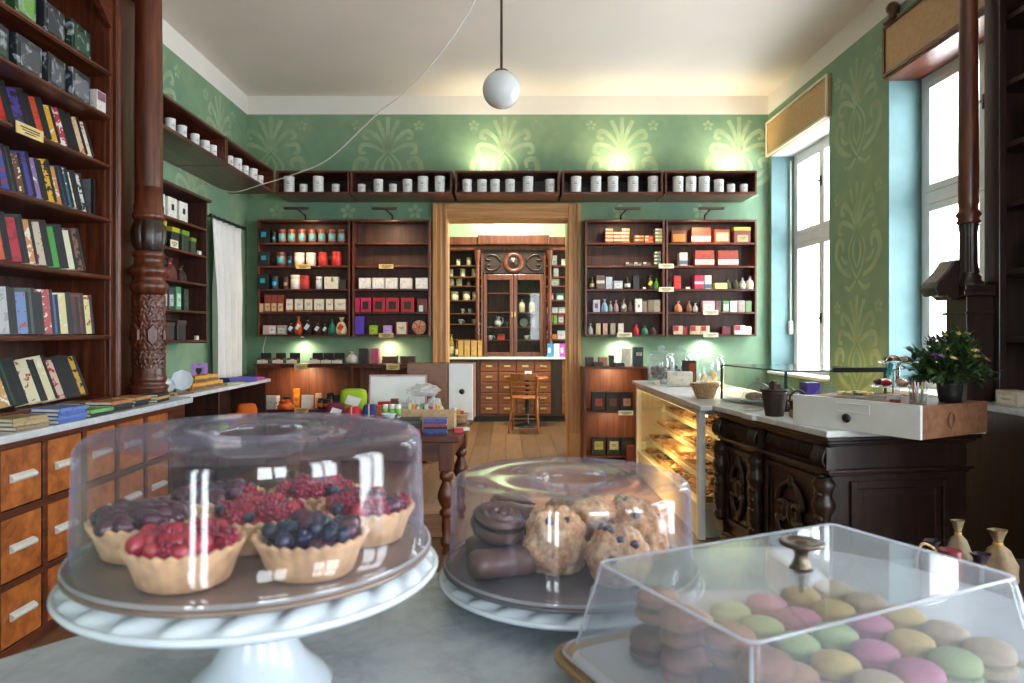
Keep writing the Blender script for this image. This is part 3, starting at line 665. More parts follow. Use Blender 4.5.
MB().lathe([(.1,zl+(zh-zl)*k/60) for k in range(61)], seg=160, mod=carve).build('carved_drum', 'mahog', col)
for a in range(6):
    T = Matrix.Rotation(a*PI/3-.9, 4, 'Z') @ Matrix.Translation((.102,0,zc(335)))
    p = MB(T); hx = [(-.034,-.035),(0,-.075),(.034,-.035),(.034,.035),(0,.075),(-.034,.035)]
    p.add([(0,y,z) for y,z in hx]+[(.012,y*.8,z*.85) for y,z in hx], [tuple(range(6)),tuple(range(11,5,-1))]+[(i,(i+1)%6,6+(i+1)%6,6+i) for i in range(6)])
    p.build('plaque', 'mahog', col)
MB().lathe([(0,CZ+.0015),(.118,CZ+.0015),(.12,1.0),(.112,1.025),(.122,1.04),(.12,1.055),(.1,1.065),(.108,1.085),(.112,1.10),(.104,1.115),(.098,zl+.001)], seg=36).build('base', 'mahog', col)
# ------------------------------------------------------------------ drawer bank and marble top on the left
cb = thing('drawer_cabinet', 'old honey brown cabinet of small drawers under the grey marble top', 'cabinet', (-2.5, 3.45, 0))
def D(mb): mb.T = Matrix.Translation((2.5,-3.45,0)); return mb
XF = -2.135
fr = D(MB()).box(XL+.004,XF-.03,YA,4.72,.0,.934)
rows = [(.045,.295),(.325,.60),(.635,.90)]; cols = [(3.295+.3075*k) for k in range(-3, 5)]
for y in cols: fr.box(XF-.0299,XF,y-.017,y+.017,.0,.934)
fr.box(XF-.0299,XF,4.55,4.72,0,.934).box(XF-.0299,XF,YA,2.36,0,.934)
for z0, z1 in ((0,.045),(.296,.324),(.601,.634),(.901,.934)): fr.box(XF-.0299,XF-.001,YA,4.72,z0,z1)
fr.build('carcass', 'mahogy', cb, bevel=.003)
hd = []
for k in range(len(cols)-1):
    for z0, z1 in rows:
        y0, y1 = cols[k]+.0195, cols[k+1]-.0195
        d = D(MB()).box(XF-.0295,XF-.008,y0,y1,z0+.003,z1-.003).build('drawer', 'drawer', cb, bevel=.004)
        yc, zc_ = (y0+y1)/2, (z0+z1)/2
        h = D(MB()); n = 8; L = .08; ps = [(XF-.0079,.020)]+[(XF-.008+.024*math.sin(PI*(q-.5)/n)**.6,.020-.038*q/n) for q in range(1,n+1)]
        vs = []
        for sy in (-L, L): vs += [(x, yc+sy, zc_+dz) for x, dz in ps]+[(XF-.0079, yc+sy, zc_-.0185)]
        q = len(ps)+1
        h.add(vs, [tuple(range(q)), tuple(range(2*q-1,q-1,-1))]+[(i,(i+1)%q,q+(i+1)%q,q+i) for i in range(q)])
        h.build('pull', 'pullw', d, bevel=.003)
tag(MB().prism([(XL+.004,YA),(-2.09,YA),(-2.09,4.74),(-2.13,4.80),(-2.3,4.83),(XL+.004,4.83)], .935, CZ).build('marble_worktop', 'marble', bevel=.006), 'grey marble worktop on the honey brown drawer cabinet', 'worktop')
# ------------------------------------------------------------------ second side counter
o = thing('side_counter', 'narrow white topped counter beneath the curtain with open bays', 'counter', (-2.7, 6.2, 0))
m = MB(Matrix.Translation((2.7,-6.2,0)))
m.box(XL+.004,XL+.02,4.95,7.50,.0,.884).box(XL+.02,-2.53,4.95,4.98,0,.884).box(XL+.02,-2.53,6.25,6.28,0,.884).box(XL+.02,-2.53,7.47,7.5,0,.884)
m.build('carcass', 'back', o, bevel=.003)
for y0, y1 in ((4.981,6.249),(6.281,7.469)): MB(Matrix.Translation((2.7,-6.2,0))).box(XL+.021,-2.53,y0,y1,.5,.52).build('shelf_board', 'mahogy', o)
MB(Matrix.Translation((2.7,-6.2,0))).box(XL+.004,-2.50,4.93,7.55,.885,.917).build('top', 'marblew', o, bevel=.005)
SCZ = .9175
# open shelf on the left wall above it
o = thing('open_shelf', 'dark open shelf on the side wall between column and curtain', 'shelf', (-2.78, 5.65, 1.31))
m = MB(Matrix.Translation((2.78,-5.65,-1.31)))
m.box(XL+.004,XL+.018,5.02,6.33,1.31,2.56).box(XL+.018,-2.66,5.02,5.045,1.31,2.56).box(XL+.018,-2.66,6.305,6.33,1.31,2.56).box(XL+.004,-2.63,5.0,6.35,2.5605,2.585).build('case', 'back', o, bevel=.003)
LSZ = [2.32, 2.08, 1.83, 1.59, 1.34]
for z in LSZ: MB(Matrix.Translation((2.78,-5.65,-1.31))).box(XL+.0185,-2.65,5.0455,6.3045,z-.02,z).build('shelf_board', 'mahogy', o, bevel=.003)
# curtain on a rod
o = thing('curtain_rod', 'thin dark curtain rod on the side wall', 'curtain rod', (XL+.09, 7.45, 2.53))
MB().tube([(0,-.64,0),(0,.22,0)], .011, 10).build('rod', 'iron', o)
for s in (-.64,.22): MB().ball((0,s,0), .02, 10, 6).build('finial', 'iron', o)
for s in (-.6,.19): MB().tube([(-.085,s,0),(-.012,s,0)], .008, 8).build('bracket', 'iron', o)
vs = []; fs = []; nu, nz = 110, 24
for j in range(nz+1):
    t = j/nz; z = 2.508-1.56*t
    for i in range(nu+1):
        s = i/nu; y = 6.86+.03*t+(.76-.10*min(1,t*1.6)**.7)*s
        x = XL+.085+(.010+.034*min(1,t*2.2))*math.sin(s*30+1.2*math.sin(t*2+s*4))
        vs.append((x,y,z))
for j in range(nz):
    for i in range(nu): a = j*(nu+1)+i; fs.append((a,a+1,a+nu+2,a+nu+1))
cu = MB().add(vs, fs, 0, True).build('curtain', 'cloth'); sm = cu.modifiers.new('solid','SOLIDIFY'); sm.thickness = .004
tag(cu, 'long white cotton curtain hanging in the corner beside the open shelf', 'curtain')
for k in range(7):
    r = MB(); r.tube([(.02*math.cos(q*PI/6)+0, 0, .02*math.sin(q*PI/6)) for q in range(13)], .0025, 5, cap=False)
    ro = r.build('curtain_ring', 'iron', cu, loc=(XL+.09, 6.88+.12*k, 2.526))
W_ = MB().tube(curve([(pX(266,7.99),7.99,1.36),(pX(263,7.99),7.99,1.2),(pX(266,7.99),7.99,1.12),(pX(258,7.99),7.985,1.02)],5), .004, 6)
tag(W_.build('power_cord', 'cloth'), 'thin white cord hanging on the wall under the shelf nearest the curtain', 'cord')
# ------------------------------------------------------------------ apothecary cabinet in the far room
AY = 11.17
ap = thing('apothecary_cabinet', 'large carved walnut apothecary cabinet with glazed doors in the far room', 'cabinet', (.12, 11.5, 0))
A = lambda: MB(Matrix.Translation((-.12,-11.5,0)))
A().box(-1.7,1.9,AY+.02,11.93,.09,.985).build('base_carcass', 'apoth', ap)
A().box(-1.68,1.88,AY+.06,11.9,0,.0895).build('plinth', 'black', ap)
A().box(-1.74,1.94,AY-.04,11.93,.986,1.02).build('counter_slab', 'marblew', ap, bevel=.006)
cols = [(-1.6,-1.31),(-1.28,-.99),(-.96,-.62),(-.40,-.135),(-.115,.15),(.17,.435),(.455,.72),(.88,1.17),(1.19,1.48)]
for x in (-.51,.80): A().box(x-.09,x+.07,AY-.01,AY+.0195,.09,.985).build('pilaster', 'dark', ap, bevel=.004)
for r in range(5):
    z0 = .13+.167*r
    for x0, x1 in cols:
        d = A().box(x0,x1,AY+.0,AY+.0195,z0,z0+.155).build('drawer', 'apoface', ap, bevel=.006)
        c = (x0+x1)/2
        A().box(c-.05,c+.05,AY-.012,AY-.0005,z0+.065,z0+.095).build('label_holder', 'brass', d, bevel=.003)
UYF = 11.38
A().box(-1.7,1.9,11.78,11.8,1.021,2.72).build('back_panel', 'warm' if False else 'back', ap)
A().box(-1.74,1.94,UYF-.1,11.93,2.80,2.93).box(-1.72,1.92,UYF-.04,11.93,2.721,2.7999).box(-.45,.69,UYF-.16,UYF-.1005,2.80,2.95).build('cornice', 'apoth', ap, bevel=.015)
for x in (-1.69,-.40,.61,1.87): A().box(x,x+.03,UYF+.02,11.779,1.0205,2.7205).build('upright', 'apoth', ap)
for x0, x1 in ((-1.659,-.401),(.641,1.869)):
    for z in (1.30,1.55,1.72,1.93,2.16,2.31,2.49): A().box(x0,x1,UYF+.04,11.779,z-.018,z).build('shelf_board', 'apoth', ap)
for x0, x1 in ((-.369,.609),):
    for z in (1.29,1.50,1.74,2.05): A().box(x0,x1,UYF+.1,11.779,z-.015,z).build('shelf_board', 'apoth', ap)
# carved tympanum with a ring medallion
A().box(-.37,.61,UYF+.02,UYF+.05,2.36,2.72).build('carved_panel', 'dark', ap)
med = A().lathe([(.10,0),(.12,.03),(.15,.035),(.165,.02),(.17,0)], seg=36); med.v = [((v[0]), (UYF+.018-.12*0-(v[2])) - 11.5, v[1]+11.5) if False else v for v in med.v]
mm = MB(Matrix.Translation((0,UYF+.0195-11.5,2.53)) @ Matrix.Rotation(PI/2,4,'X'))
mm.lathe([(.095,0),(.10,.03),(.13,.045),(.165,.03),(.175,0)], seg=36); mo = mm.build('medallion', 'apoth', ap)
mm = MB(Matrix.Translation((0,UYF+.0195-11.5,2.53)) @ Matrix.Rotation(PI/2,4,'X')); mm.lathe([(0,.03),(.03,.026),(.05,.012),(.094,.006)], seg=30); mm.build('rosette', 'dark', mo)
sc = MB()
for s in (-1, 1):
    for dz in (-1, 1):
        ps = curve([(.12+s*.2-.12, UYF-11.5, 2.53+dz*.02),(s*.29, UYF-11.5, 2.53+dz*.11),(s*.40, UYF-11.5, 2.53+dz*.12),(s*.44, UYF-11.5, 2.53+dz*.05),(s*.37, UYF-11.5, 2.53+dz*.04)],5)
        sc.tube(ps, [.016]*len(ps), 6)
sc.build('scrollwork', 'dark', ap)
for x in (-.455,.70):
    c = A().lathe([(.05,1.021),(.05,1.07),(.035,1.09),(.045,1.15),(.05,1.25),(.035,1.35),(.05,1.38),(.03,1.41),(.045,1.45),(.03,1.50),(.05,1.55),(.033,1.58),(.032,2.55),(.045,2.58),(.045,2.62),(.055,2.68),(.055,2.72)], (x,UYF-.04,0), 20).build('column', 'mahog', ap)
for x0, x1 in ((-.36,.115),(.125,.60)):
    f = A(); t = .055
    f.box(x0,x0+t,UYF,UYF+.03,1.03,2.34).box(x1-t,x1,UYF,UYF+.03,1.03,2.34).box(x0+t,x1-t,UYF,UYF+.03,1.03,1.09).box(x0+t,x1-t,UYF,UYF+.03,2.25,2.34)
    dd = f.build('door', 'apoth', ap, bevel=.006)
    A().box(x0+t,x1-t,UYF+.012,UYF+.017,1.09,2.25).build('pane', 'case', dd)
    A().box((.09 if x0 < 0 else .137),(.103 if x0 < 0 else .15),UYF-.012,UYF-.0005,1.66,1.74).build('keyhole_plate', 'brass', dd)
o = thing('strip_light', 'bright strip light lying on top of the apothecary cabinet', 'lamp', (.12, 11.75, 2.931))
MB().box(-.5,.5,-.03,.03,0,.04).build('housing', 'white', o); MB().box(-.48,.48,-.025,.025,.0405,.06).build('tube', 'lampglow', o)
spot('strip_light_glow', (.12,11.74,3.03), (.12,11.95,3.6), (1,.95,.72), 30, 160, .9, .2)
spot('strip_light_glow', (-.3,11.74,3.03), (-.3,11.95,3.6), (1,.97,.82), 12, 160, .9, .2)
o = thing('fill_ceiling_lamp', 'round white lamp added out of view to light the far room', 'lamp', (.1,10.0,3.899))  # unseen lamp added to brighten the far room
MB().lathe([(0,0),(.16,0),(.16,-.03),(.12,-.07),(0,-.085)], seg=28).build('diffuser', 'lampglow', o)
area('far_room_fill_light', (.1,10.0,3.76), (.1,10.3,1.5), (1,.88,.66), 135, .5, .5)
# cafe chair and bistro table
ch = thing('cafe_chair', 'bentwood cafe chair with slatted back facing the bistro table', 'chair', (.265, 10.1, 0), -.10)
MB().lathe([(0,.47),(.19,.47),(.205,.48),(.205,.492),(.19,.50),(0,.497)], seg=28).build('seat', 'chair', ch)
for s in (-1, 1):
    MB().tube(curve([(s*.205,-.19,0),(s*.185,-.17,.25),(s*.175,-.165,.48),(s*.185,-.20,.66),(s*.195,-.24,.80)],5), .016, 8).build('rear_leg', 'chair', ch)
    MB().tube([(s*.19,.19,0),(s*.165,.15,.475)], .016, 8).build('front_leg', 'chair', ch)
bo = [(math.sin(a)*.2, -.24-.05*math.cos(a*1.4)+.02, 0) for a in [(-1+2*k/10) for k in range(11)]]
for z, hh, nm in ((.79,.045,'top_rail'),(.70,.018,'back_slat'),(.635,.018,'back_slat'),(.57,.018,'back_slat')):
    m = MB(); vs = []; ys = [-.215-.05*(1-((k-5)/5)**2)+(.80-z)*.22 for k in range(11)]
    for k in range(11):
        x = -.188+.376*k/10; vs += [(x,ys[k]-.009,z-hh),(x,ys[k]+.009,z-hh),(x,ys[k]+.009,z+hh),(x,ys[k]-.009,z+hh)]
    fs = [(0,1,2,3),(43,42,41,40)]
    for k in range(10):
        for q in range(4): fs.append((4*k+q,4*k+(q+1)%4,4*k+4+(q+1)%4,4*k+4+q))
    m.add(vs, fs).build(nm, 'chair', ch, bevel=.004)
for a, b in (((-.19,-.172,.2),(.19,-.172,.2)),((-.18,-.16,.27),(-.178,.17,.27)),((.18,-.16,.27),(.178,.17,.27)),((-.178,.178,.22),(.178,.178,.22))): MB().tube([a,b], .009, 8).build('stretcher', 'chair', ch)
tb = thing('bistro_table', 'small round bistro table with black pedestal behind the chair', 'table', (.32, 10.72, 0))
MB().lathe([(0,.71),(.31,.71),(.32,.717),(.32,.733),(.31,.74),(0,.74)], seg=36).build('tabletop', 'chair', tb)
MB().lathe([(0,.0),(.22,.0),(.22,.012),(.05,.03),(.034,.05),(.034,.69),(.09,.70),(.09,.7095),(0,.7095)], seg=24).build('pedestal', 'black', tb)
tag(MB().box(-.07,.07,-.1,.1,0,.003).build('menu', 'paper', loc=(.14,10.62,.741), rotz=.2), 'white menu card lying on the bistro table', 'menu')
o = thing('table_sign', 'small white tent card standing on the bistro table', 'sign', (.33,10.60,.741))
MB().add([(-.05,-.03,0),(.05,-.03,0),(.05,0,.09),(-.05,0,.09),(-.05,.03,0),(.05,.03,0)], [(0,1,2,3),(3,2,5,4)]).build('card', 'paper', o); MB().box(-.02,.02,-.024,-.02,.035,.06).build('print', 'ink', o)
# ------------------------------------------------------------------ makers of small goods
def rgb(h):
    v = [int(h[i:i+2],16)/255 for i in (0,2,4)]
    return tuple(((x+.055)/1.055)**2.4 if x > .04 else x/12.92 for x in v)
def setc(o, c): o.color = c4(rgb(c)) if isinstance(c, str) else c4(c); return o
def carton(x, y, z, w, d, h, col, label, cat='box', group=None, panel=None, rz=0, name='carton', m='goods', pan=(.12,.88,.15,.7), print_=True, lid=None):
    """printed carton: body, label panel on its front with a line of print, optional lid"""
    o = setc(MB().box(-w/2,w/2,-d/2,d/2,0,h).build(name, m, loc=(x,y,z), rotz=rz, bevel=min(w,d,h)*.04), col)
    tag(o, label, cat, group)
    if panel:
        a, b, e, f = pan
        p = setc(MB().box(-w/2+w*a,-w/2+w*b,-d/2-.0025,-d/2-.0004,h*e,h*f).build('label_panel', 'goods', o), panel)
        if print_:
            t = MB(); c = -w/2+w*(a+b)/2; q = w*(b-a)*.3; zz = h*(e+f)/2
            t.box(c-q,c+q,-d/2-.0035,-d/2-.0027,zz+h*.03,zz+h*.06).box(c-q*.7,c+q*.7,-d/2-.0035,-d/2-.0027,zz-h*.05,zz-h*.02); t.build('print', 'ink', p)
    if lid: setc(MB().box(-w/2-.003,w/2+.003,-d/2-.003,d/2+.003,h*.8,h+.003).build('lid', 'goods', o), lid)
    return o
def canister(x, y, z, r, h, col, label, cat='tin', group=None, band=None, lid=None, dot=None, rz=0, name='canister'):
    o = setc(MB().lathe([(0,0),(r*.97,0),(r,.004),(r,h-.006),(r*.97,h-.001),(0,h-.001)], seg=26).build(name, 'goods', loc=(x,y,z), rotz=rz), col)
    tag(o, label, cat, group)
    setc(MB().lathe([(r*1.03,h*.84),(r*1.03,h-.003),(r*.99,h),(0,h)], seg=26).build('lid', 'goods', o), lid or col)
    if band:
        setc(MB().lathe([(r+.0005,h*.12),(r+.0018,h*.13),(r+.0018,h*.68),(r+.0005,h*.69)], seg=26).build('label_band', 'goods', o), band)
    if dot:
        q = MB(); n = 16; vs = [(0,-(r+.003),h*.42)]+[((r+.003)*math.sin(.62*g/3*math.cos(2*PI*i/n)), -(r+.003)*math.cos(.62*g/3*math.cos(2*PI*i/n)), h*.42+r*.62*g/3*math.sin(2*PI*i/n)) for g in (1,2,3) for i in range(n)]
        q.add(vs, [(0,1+i,1+(i+1)%n) for i in range(n)]+[(1+g*n+i,1+g*n+(i+1)%n,1+g*n+n+(i+1)%n,1+g*n+n+i) for g in (0,1) for i in range(n)])
        setc(q.build('label_disc', 'goods', o), dot)
    return o
def gift_bag(x, y, z, w, h, col, label, group=None, card=None, rz=0, name='gift_bag', lean=0):
    """soft bag gathered at the neck, with a tag"""
    def mod(k, a, r, zz): q = 1+.10*math.sin(a*5+k)+.05*math.sin(a*9+2*k); return r*q*(1 if abs(math.sin(a))>.0 else 1), zz
    o = setc(MB().lathe([(0,0),(w*.42,.0),(w*.5,h*.12),(w*.48,h*.4),(w*.30,h*.66),(w*.10,h*.76),(w*.17,h*.9),(w*.26,h)], seg=30, mod=mod).build(name, 'fabric', loc=(x,y,z), rotz=rz), col)
    o.scale = (1,.72,1); tag(o, label, 'bag', group)
    setc(MB().lathe([(w*.11,h*.73),(w*.14,h*.745),(w*.14,h*.775),(w*.11,h*.79)], seg=20).build('ribbon', 'fabric', o), 'b8862b')
    if card: setc(MB(Matrix.Translation((0,-w*.53,h*.42)) @ Matrix.Rotation(.6,4,'Y')).box(-w*.22,w*.22,-.004,0,-h*.16,h*.16).build('tag', 'goods', o), card)
    return o
def jar(x, y, z, r, h, col, label, group=None, lid='222222', band=None, name='jam_jar', cat='jar'):
    o = setc(MB().lathe([(0,0),(r*.9,0),(r,.006),(r,h*.68),(r*.8,h*.8),(r*.8,h*.82),(0,h*.82)], seg=22).build(name, 'goods', loc=(x,y,z)), col); tag(o, label, cat, group)
    setc(MB().lathe([(0,h*.825),(r*.88,h*.825),(r*.88,h*.98),(r*.8,h),(0,h)], seg=22).build('lid', 'goods', o), lid)
    if band: setc(MB().lathe([(r+.0006,h*.2),(r+.002,h*.21),(r+.002,h*.55),(r+.0006,h*.56)], seg=22).build('label_band', 'goods', o), band)
    return o
def bottle(x, y, z, r, h, col, label, group=None, band='d8c9a0', name='bottle'):
    o = setc(MB().lathe([(0,0),(r*.9,0),(r,.006),(r,h*.55),(r*.8,h*.65),(r*.32,h*.75),(r*.32,h*.9),(0,h*.9)], seg=20).build(name, 'goods', loc=(x,y,z)), col); tag(o, label, 'bottle', group)
    setc(MB().lathe([(0,h*.9),(r*.4,h*.9),(r*.4,h),(0,h)], seg=14).build('stopper', 'goods', o), '6b4a2a')
    setc(MB().lathe([(r+.0006,h*.15),(r+.002,h*.16),(r+.002,h*.45),(r+.0006,h*.46)], seg=20).build('label_band', 'goods', o), band)
    return o
def name_card(x, y, z, w, h, label, rz=0, m='goldcard', tilt=0):
    o = tag(MB().box(-w/2,w/2,-.006,0,0,h).build('shelf_card', m, loc=(x,y,z), rotz=rz, bevel=.0015), label, 'shelf card', 'shelf cards')
    t = MB(); t.box(-w*.36,w*.36,-.0075,-.0062,h*.62,h*.72).box(-w*.3,w*.34,-.0075,-.0062,h*.42,h*.5).box(-w*.2,w*.2,-.0075,-.0062,h*.22,h*.3); t.build('lettering', 'ink', o)
    if tilt: o.rotation_euler.x = tilt
    return o
# ------------------------------------------------------------------ notebooks in the tall bookcase
def make_book(x, y, z, w, h, t, col, label, group, lean, turn, m='book', page='pages'):
    """hardback notebook standing on edge: cover boards and black cloth spine towards the room, pages between"""
    b = MB(); c = .0028
    b.box(-w,0,-t/2,-t/2+c,0,h).box(-w,0,t/2-c,t/2,0,h)
    o = setc(b.build('notebook', m), col); tag(o, label, 'notebook', group)
    MB().box(.0002,.0045,-t/2-.001,t/2+.001,0,h).box(-.011,0,-t/2-.0012,-t/2-.0002,0,h).build('spine', 'spine', o)
    MB().box(-w+.004,-.001,-t/2+c+.0002,t/2-c-.0002,.004,h-.004).build('page_block', page, o)
    roll = .5*lean if lean < 0 else 0
    o.rotation_euler = (lean, roll, turn); o.location = (x, y, z+abs(math.sin(lean))*t/2+w*abs(math.sin(roll))+.0015)
    return o
ROWN = {2:'third',3:'fourth',4:'fifth',5:'sixth',6:'lowest'}
CN = {}
def row_books(si, specs, y0, y1, h, lean, where):
    """specs: (colour name, hex, material, strip showing) from the far end of the view to the column; labels count from the column"""
    n = len(specs); z = SH[si]; descs = [f'notebook with {s[0]} cover' for s in specs]
    labs = ordinals(descs[::-1], 'column', where)[::-1]
    gaps = [s[3] if len(s) > 3 else 1 for s in specs]; ts = [.0085 if sum(rgb(specs[k][1])) < .12 else .0155+.004*abs(math.sin(k*1.3)) for k in range(n)]
    mn = [(ts[k-1]/2+ts[k]/2+.0035)/math.cos(.95) for k in range(1, n)]; ex = [max(0, g-.48) for g in gaps[1:]]
    rest = (y1-y0-sum(mn))/sum(ex); y = y0
    for k, s in enumerate(specs):
        if k: y += mn[k-1]+rest*ex[k-1]
        hh = h*(1+.06*math.sin(k*2.3)); w = .135+.01*math.sin(k*1.7)
        make_book(BXF-.045, y, z, w, hh, ts[k], s[1], labs[k], 'notebooks in the tall bookcase', -lean*1.35, .95, s[2] if len(s) > 2 else 'book')
# lean > 0 tips the top towards the viewer
row_books(2, [('yellow and black','b98d2a','bookk'),('plain black','16161a','book',.5),('gold and ochre','c29a3c','bookr'),('bright red','b02420','book',1.3),('dark grey','25262c','book',.6),('violet','4b3a86','bookk',1.3),('plum brown','4a2530','book',.6),('plain black','141418','book',.6),('orange red','c4472a','bookr'),('dark green','20302c','book',.6),('golden yellow','d2a02e','bookw'),('crimson','a82f45','bookw'),('grey black','2a2a2e','book',.55),('charcoal','1d1d22','book',.55),('plain black','131316','book',.6),('pale peach','d9b591','bookr'),('white and gold','ddd2bb','bookr',.8)], 3.40, 4.36, .235, .20, 'on the third shelf of the bookcase')
row_books(3, [('plain black','18181c','book'),('white with red dots','d9d4c8','bookr',1.2),('grey','4a4c50','book',.6),('blue and red','3b4a9a','bookr',1.2),('steel grey','40444c','book',.5),('chestnut brown','6a4434','bookw',1.2),('violet','4c3e92','book'),('lilac and white','8a6ea6','bookw',1.0),('plain black','18181c','book',.6),('yellow and black','d9a82c','bookk',1.2),('orange patterned','c98a4a','bookw'),('dark blue','2c3a66','book',.6),('blue and green','3c6d7e','bookw',.7),('snow white','e4e2dc','book',.6),('plain black','1c1c20','book',.6),('white and red','d8d4cf','bookk')], 3.44, 4.30, .235, .16, 'on the fourth shelf of the bookcase')
row_books(4, [('tangerine','cf5a2b','bookr'),('orange red','c65134','book'),('dark grey','2b2b30','book',.6),('rust orange','c45b3a','bookr',1.2),('black','17171b','book',.5),('cherry red','b33140','book',1.3),('slate','33353b','book',.6),('orange and tan','cf8a55','bookw'),('white and brown','c6b7a4','bookr',1.1),('dark brown','3a2a24','book',.6),('leaf green','3f9c46','bookr',1.1),('dark slate','303238','book',.55),('black','17171b','book',.55),('cream with green motif','dcd6bb','bookw',1.1),('caramel brown','8a5c40','bookk')], 3.40, 4.27, .25, .14, 'on the fifth shelf of the bookcase')
row_books(5, [('teal green','3c6a5c','book'),('cream white','cfc9bd','bookw'),('slate','34363c','book',.6),('pale grey','b5b4b8','book',1.4),('black','18181c','book',.6),('sky blue and pink','6c86b8','bookr',1.3),('grey and green','4c5652','book',.6),('black','18181c','book',.5),('charcoal','222328','book',.6),('red floral','b04b4f','bookw',1.1),('cobalt blue','4a63b0','book',.6),('cream yellow','dccd9a','bookw',1.1),('black','18181c','book',.5),('dark red','54201e','bookk',1.0),('crimson brown','6e2c28','book',.7),('ivory and yellow','dccf94','bookr')], 3.40, 4.36, .235, .07, 'on the sixth shelf of the bookcase')
row_books(6, [('pale green and pink','bccda8','bookr'),('sand brown','a58a64','book'),('black','17171b','book',.6),('apricot','c8965c','bookw',1.4),('dark green','254a2e','book',.7),('black','17171b','book',.6),('charcoal','232328','book',.7),('cream with red flowers','d6cdae','bookr',1.6),('dark grey','2c2c30','book',.6),('ivory','d9cfa8','bookw',1.2),('rose and cream','d3b3a6','bookr',1.1),('black','17171b','book',.6),('charcoal','232328','book',.6),('black','17171b','book',.6),('black','17171b','book',.6),('mustard yellow','c99d3c','bookk')], 3.42, 4.30, .25, .27, 'on the lowest shelf of the bookcase')
o = make_book(BXF-.05, 4.375, SH[3], .13, .23, .018, '6d7076', 'grey notebook leaning against the bookcase stile on the fourth shelf', 'notebooks in the tall bookcase', -.22, .1)
name_card(BXF+.019, 3.68, SH[2]-.045, .21, .06, 'gold card with dark script on the third shelf of the bookcase', PI/2)
tag(MB().prism([(-.02,-.03),(.02,-.03),(.02,.03),(-.02,.03)],0,.045).build('price_block', 'paper', loc=(-2.31,3.95,CZ+.001), rotz=.2, bevel=.004), 'small white price block before the lowest row of notebooks', 'price block')
# dark picture boxes on the two upper shelves
for si, ys, nm in ((0, [(3.50,.20),(3.74,.20),(3.98,.20),(4.23,.24)], 'top'), (1, [(3.30,.20),(3.53,.20),(3.77,.22),(4.0,.19),(4.23,.20)], 'second')):
    cl = [['1d2024','24502a','24272c','22352a'],['24272d','252a30','2a2c32','262a2f','2e3137']][si]
    labs = ordinals(['dark picture box with grey print' if not (si == 0 and k in (1,3)) else ['','box with bright green picture','','dark box with green garden picture'][k] for k in range(len(ys))], 'viewer', f'on the {nm} shelf of the bookcase')
    for k, (y, w) in enumerate(ys):
        o = setc(MB().box(-w/2,w/2,-.03,.03,0,.185).build('picture_box', 'photo', loc=(BXF-.07,y,SH[si]+.001), rotz=PI/2+.12*(1 if k % 2 else .5), bevel=.003), cl[k]); tag(o, labs[k], 'picture box', 'picture boxes in the bookcase')
        setc(MB().box(-w*.38,w*.38,-.0335,-.0303,.03,.15).build('print', 'photo', o), [['2b2e34','6fa04a','33373e','3b5340'],['3a3e46','34473f','42464d','565a62','6a6d74']][si][k])
carton(BXF-.045,4.405,SH[1]+.001,.10,.05,.13,'d8cfc6','pale box with plum print at the end of the second bookcase shelf','box',None,'8a5a78',PI/2,pan=(.1,.9,.55,.95),print_=False)
# books lying on the marble worktop
def flat_stack(x, y, z, rz, cols, w, d, t, where, grp, names):
    labs = []
    for k, c in enumerate(cols):
        o = thing('notebook', '', 'notebook', (x+random.uniform(-.006,.006), y+random.uniform(-.006,.006), z+k*(t+.0012)), rz+random.uniform(-.05,.05), grp)
        setc(MB().box(-w/2,w/2,-d/2,d/2,0,.0025).box(-w/2,w/2,-d/2,d/2,t-.0025,t).box(w/2-.003,w/2,-d/2,d/2,.0025,t-.0025).build('cover', 'book', o), c)
        MB().box(-w/2+.004,w/2-.0035,-d/2+.004,d/2-.004,.0028,t-.0028).build('page_block', 'pages', o)
        labs.append((o, names[k]))
    ls = ordinals([n for _, n in labs], 'top', where) if True else None
    ls = ordinals([n for _, n in labs][::-1], 'top', where)[::-1]
    for (o, _), l in zip(labs, ls): o['label'] = l
G = 'notebooks lying on the marble worktop'
flat_stack(-2.20,3.20,CZ+.0012,-.1,['8d7a5a','a58f68','9c8660'],.14,.20,.017,'in the stack nearest the viewer on the marble worktop',G,['tan notebook']*3)
flat_stack(-2.165,3.44,CZ+.0012,-.08,['4a67ad','5570b4','4a67ad','5f79b8'],.15,.20,.017,'in the blue stack on the marble worktop',G,['sky blue notebook']*4)
flat_stack(-2.17,3.70,CZ+.0012,-.06,['303036','6db06a'],.14,.19,.017,'in the stack beside the blue notebooks',G,['black notebook','pale green notebook'])
flat_stack(-2.20,3.95,CZ+.0012,-.05,['26282e','2b2d33','b5774a'],.14,.19,.017,'in the stack in the middle of the marble worktop',G,['black notebook','dark grey notebook','copper brown notebook'])
flat_stack(-2.22,4.20,CZ+.0012,.05,['26282e','383a42','c08a52'],.14,.19,.017,'in the stack before the bookcase stile',G,['black notebook','dark slate notebook','amber brown notebook'])
flat_stack(-2.22,4.46,CZ+.0012,.1,['26282e','c9a05a','30333a'],.14,.19,.016,'in the stack next to the carved column',G,['black notebook','straw yellow notebook','slate notebook'])
flat_stack(-2.40,3.95,CZ+.0012,.3,['5c4a3a','7a5a40','8a6a4a'],.12,.18,.014,'in the stack before the lowest row',G,['dark brown notebook','walnut brown notebook','light brown notebook'])
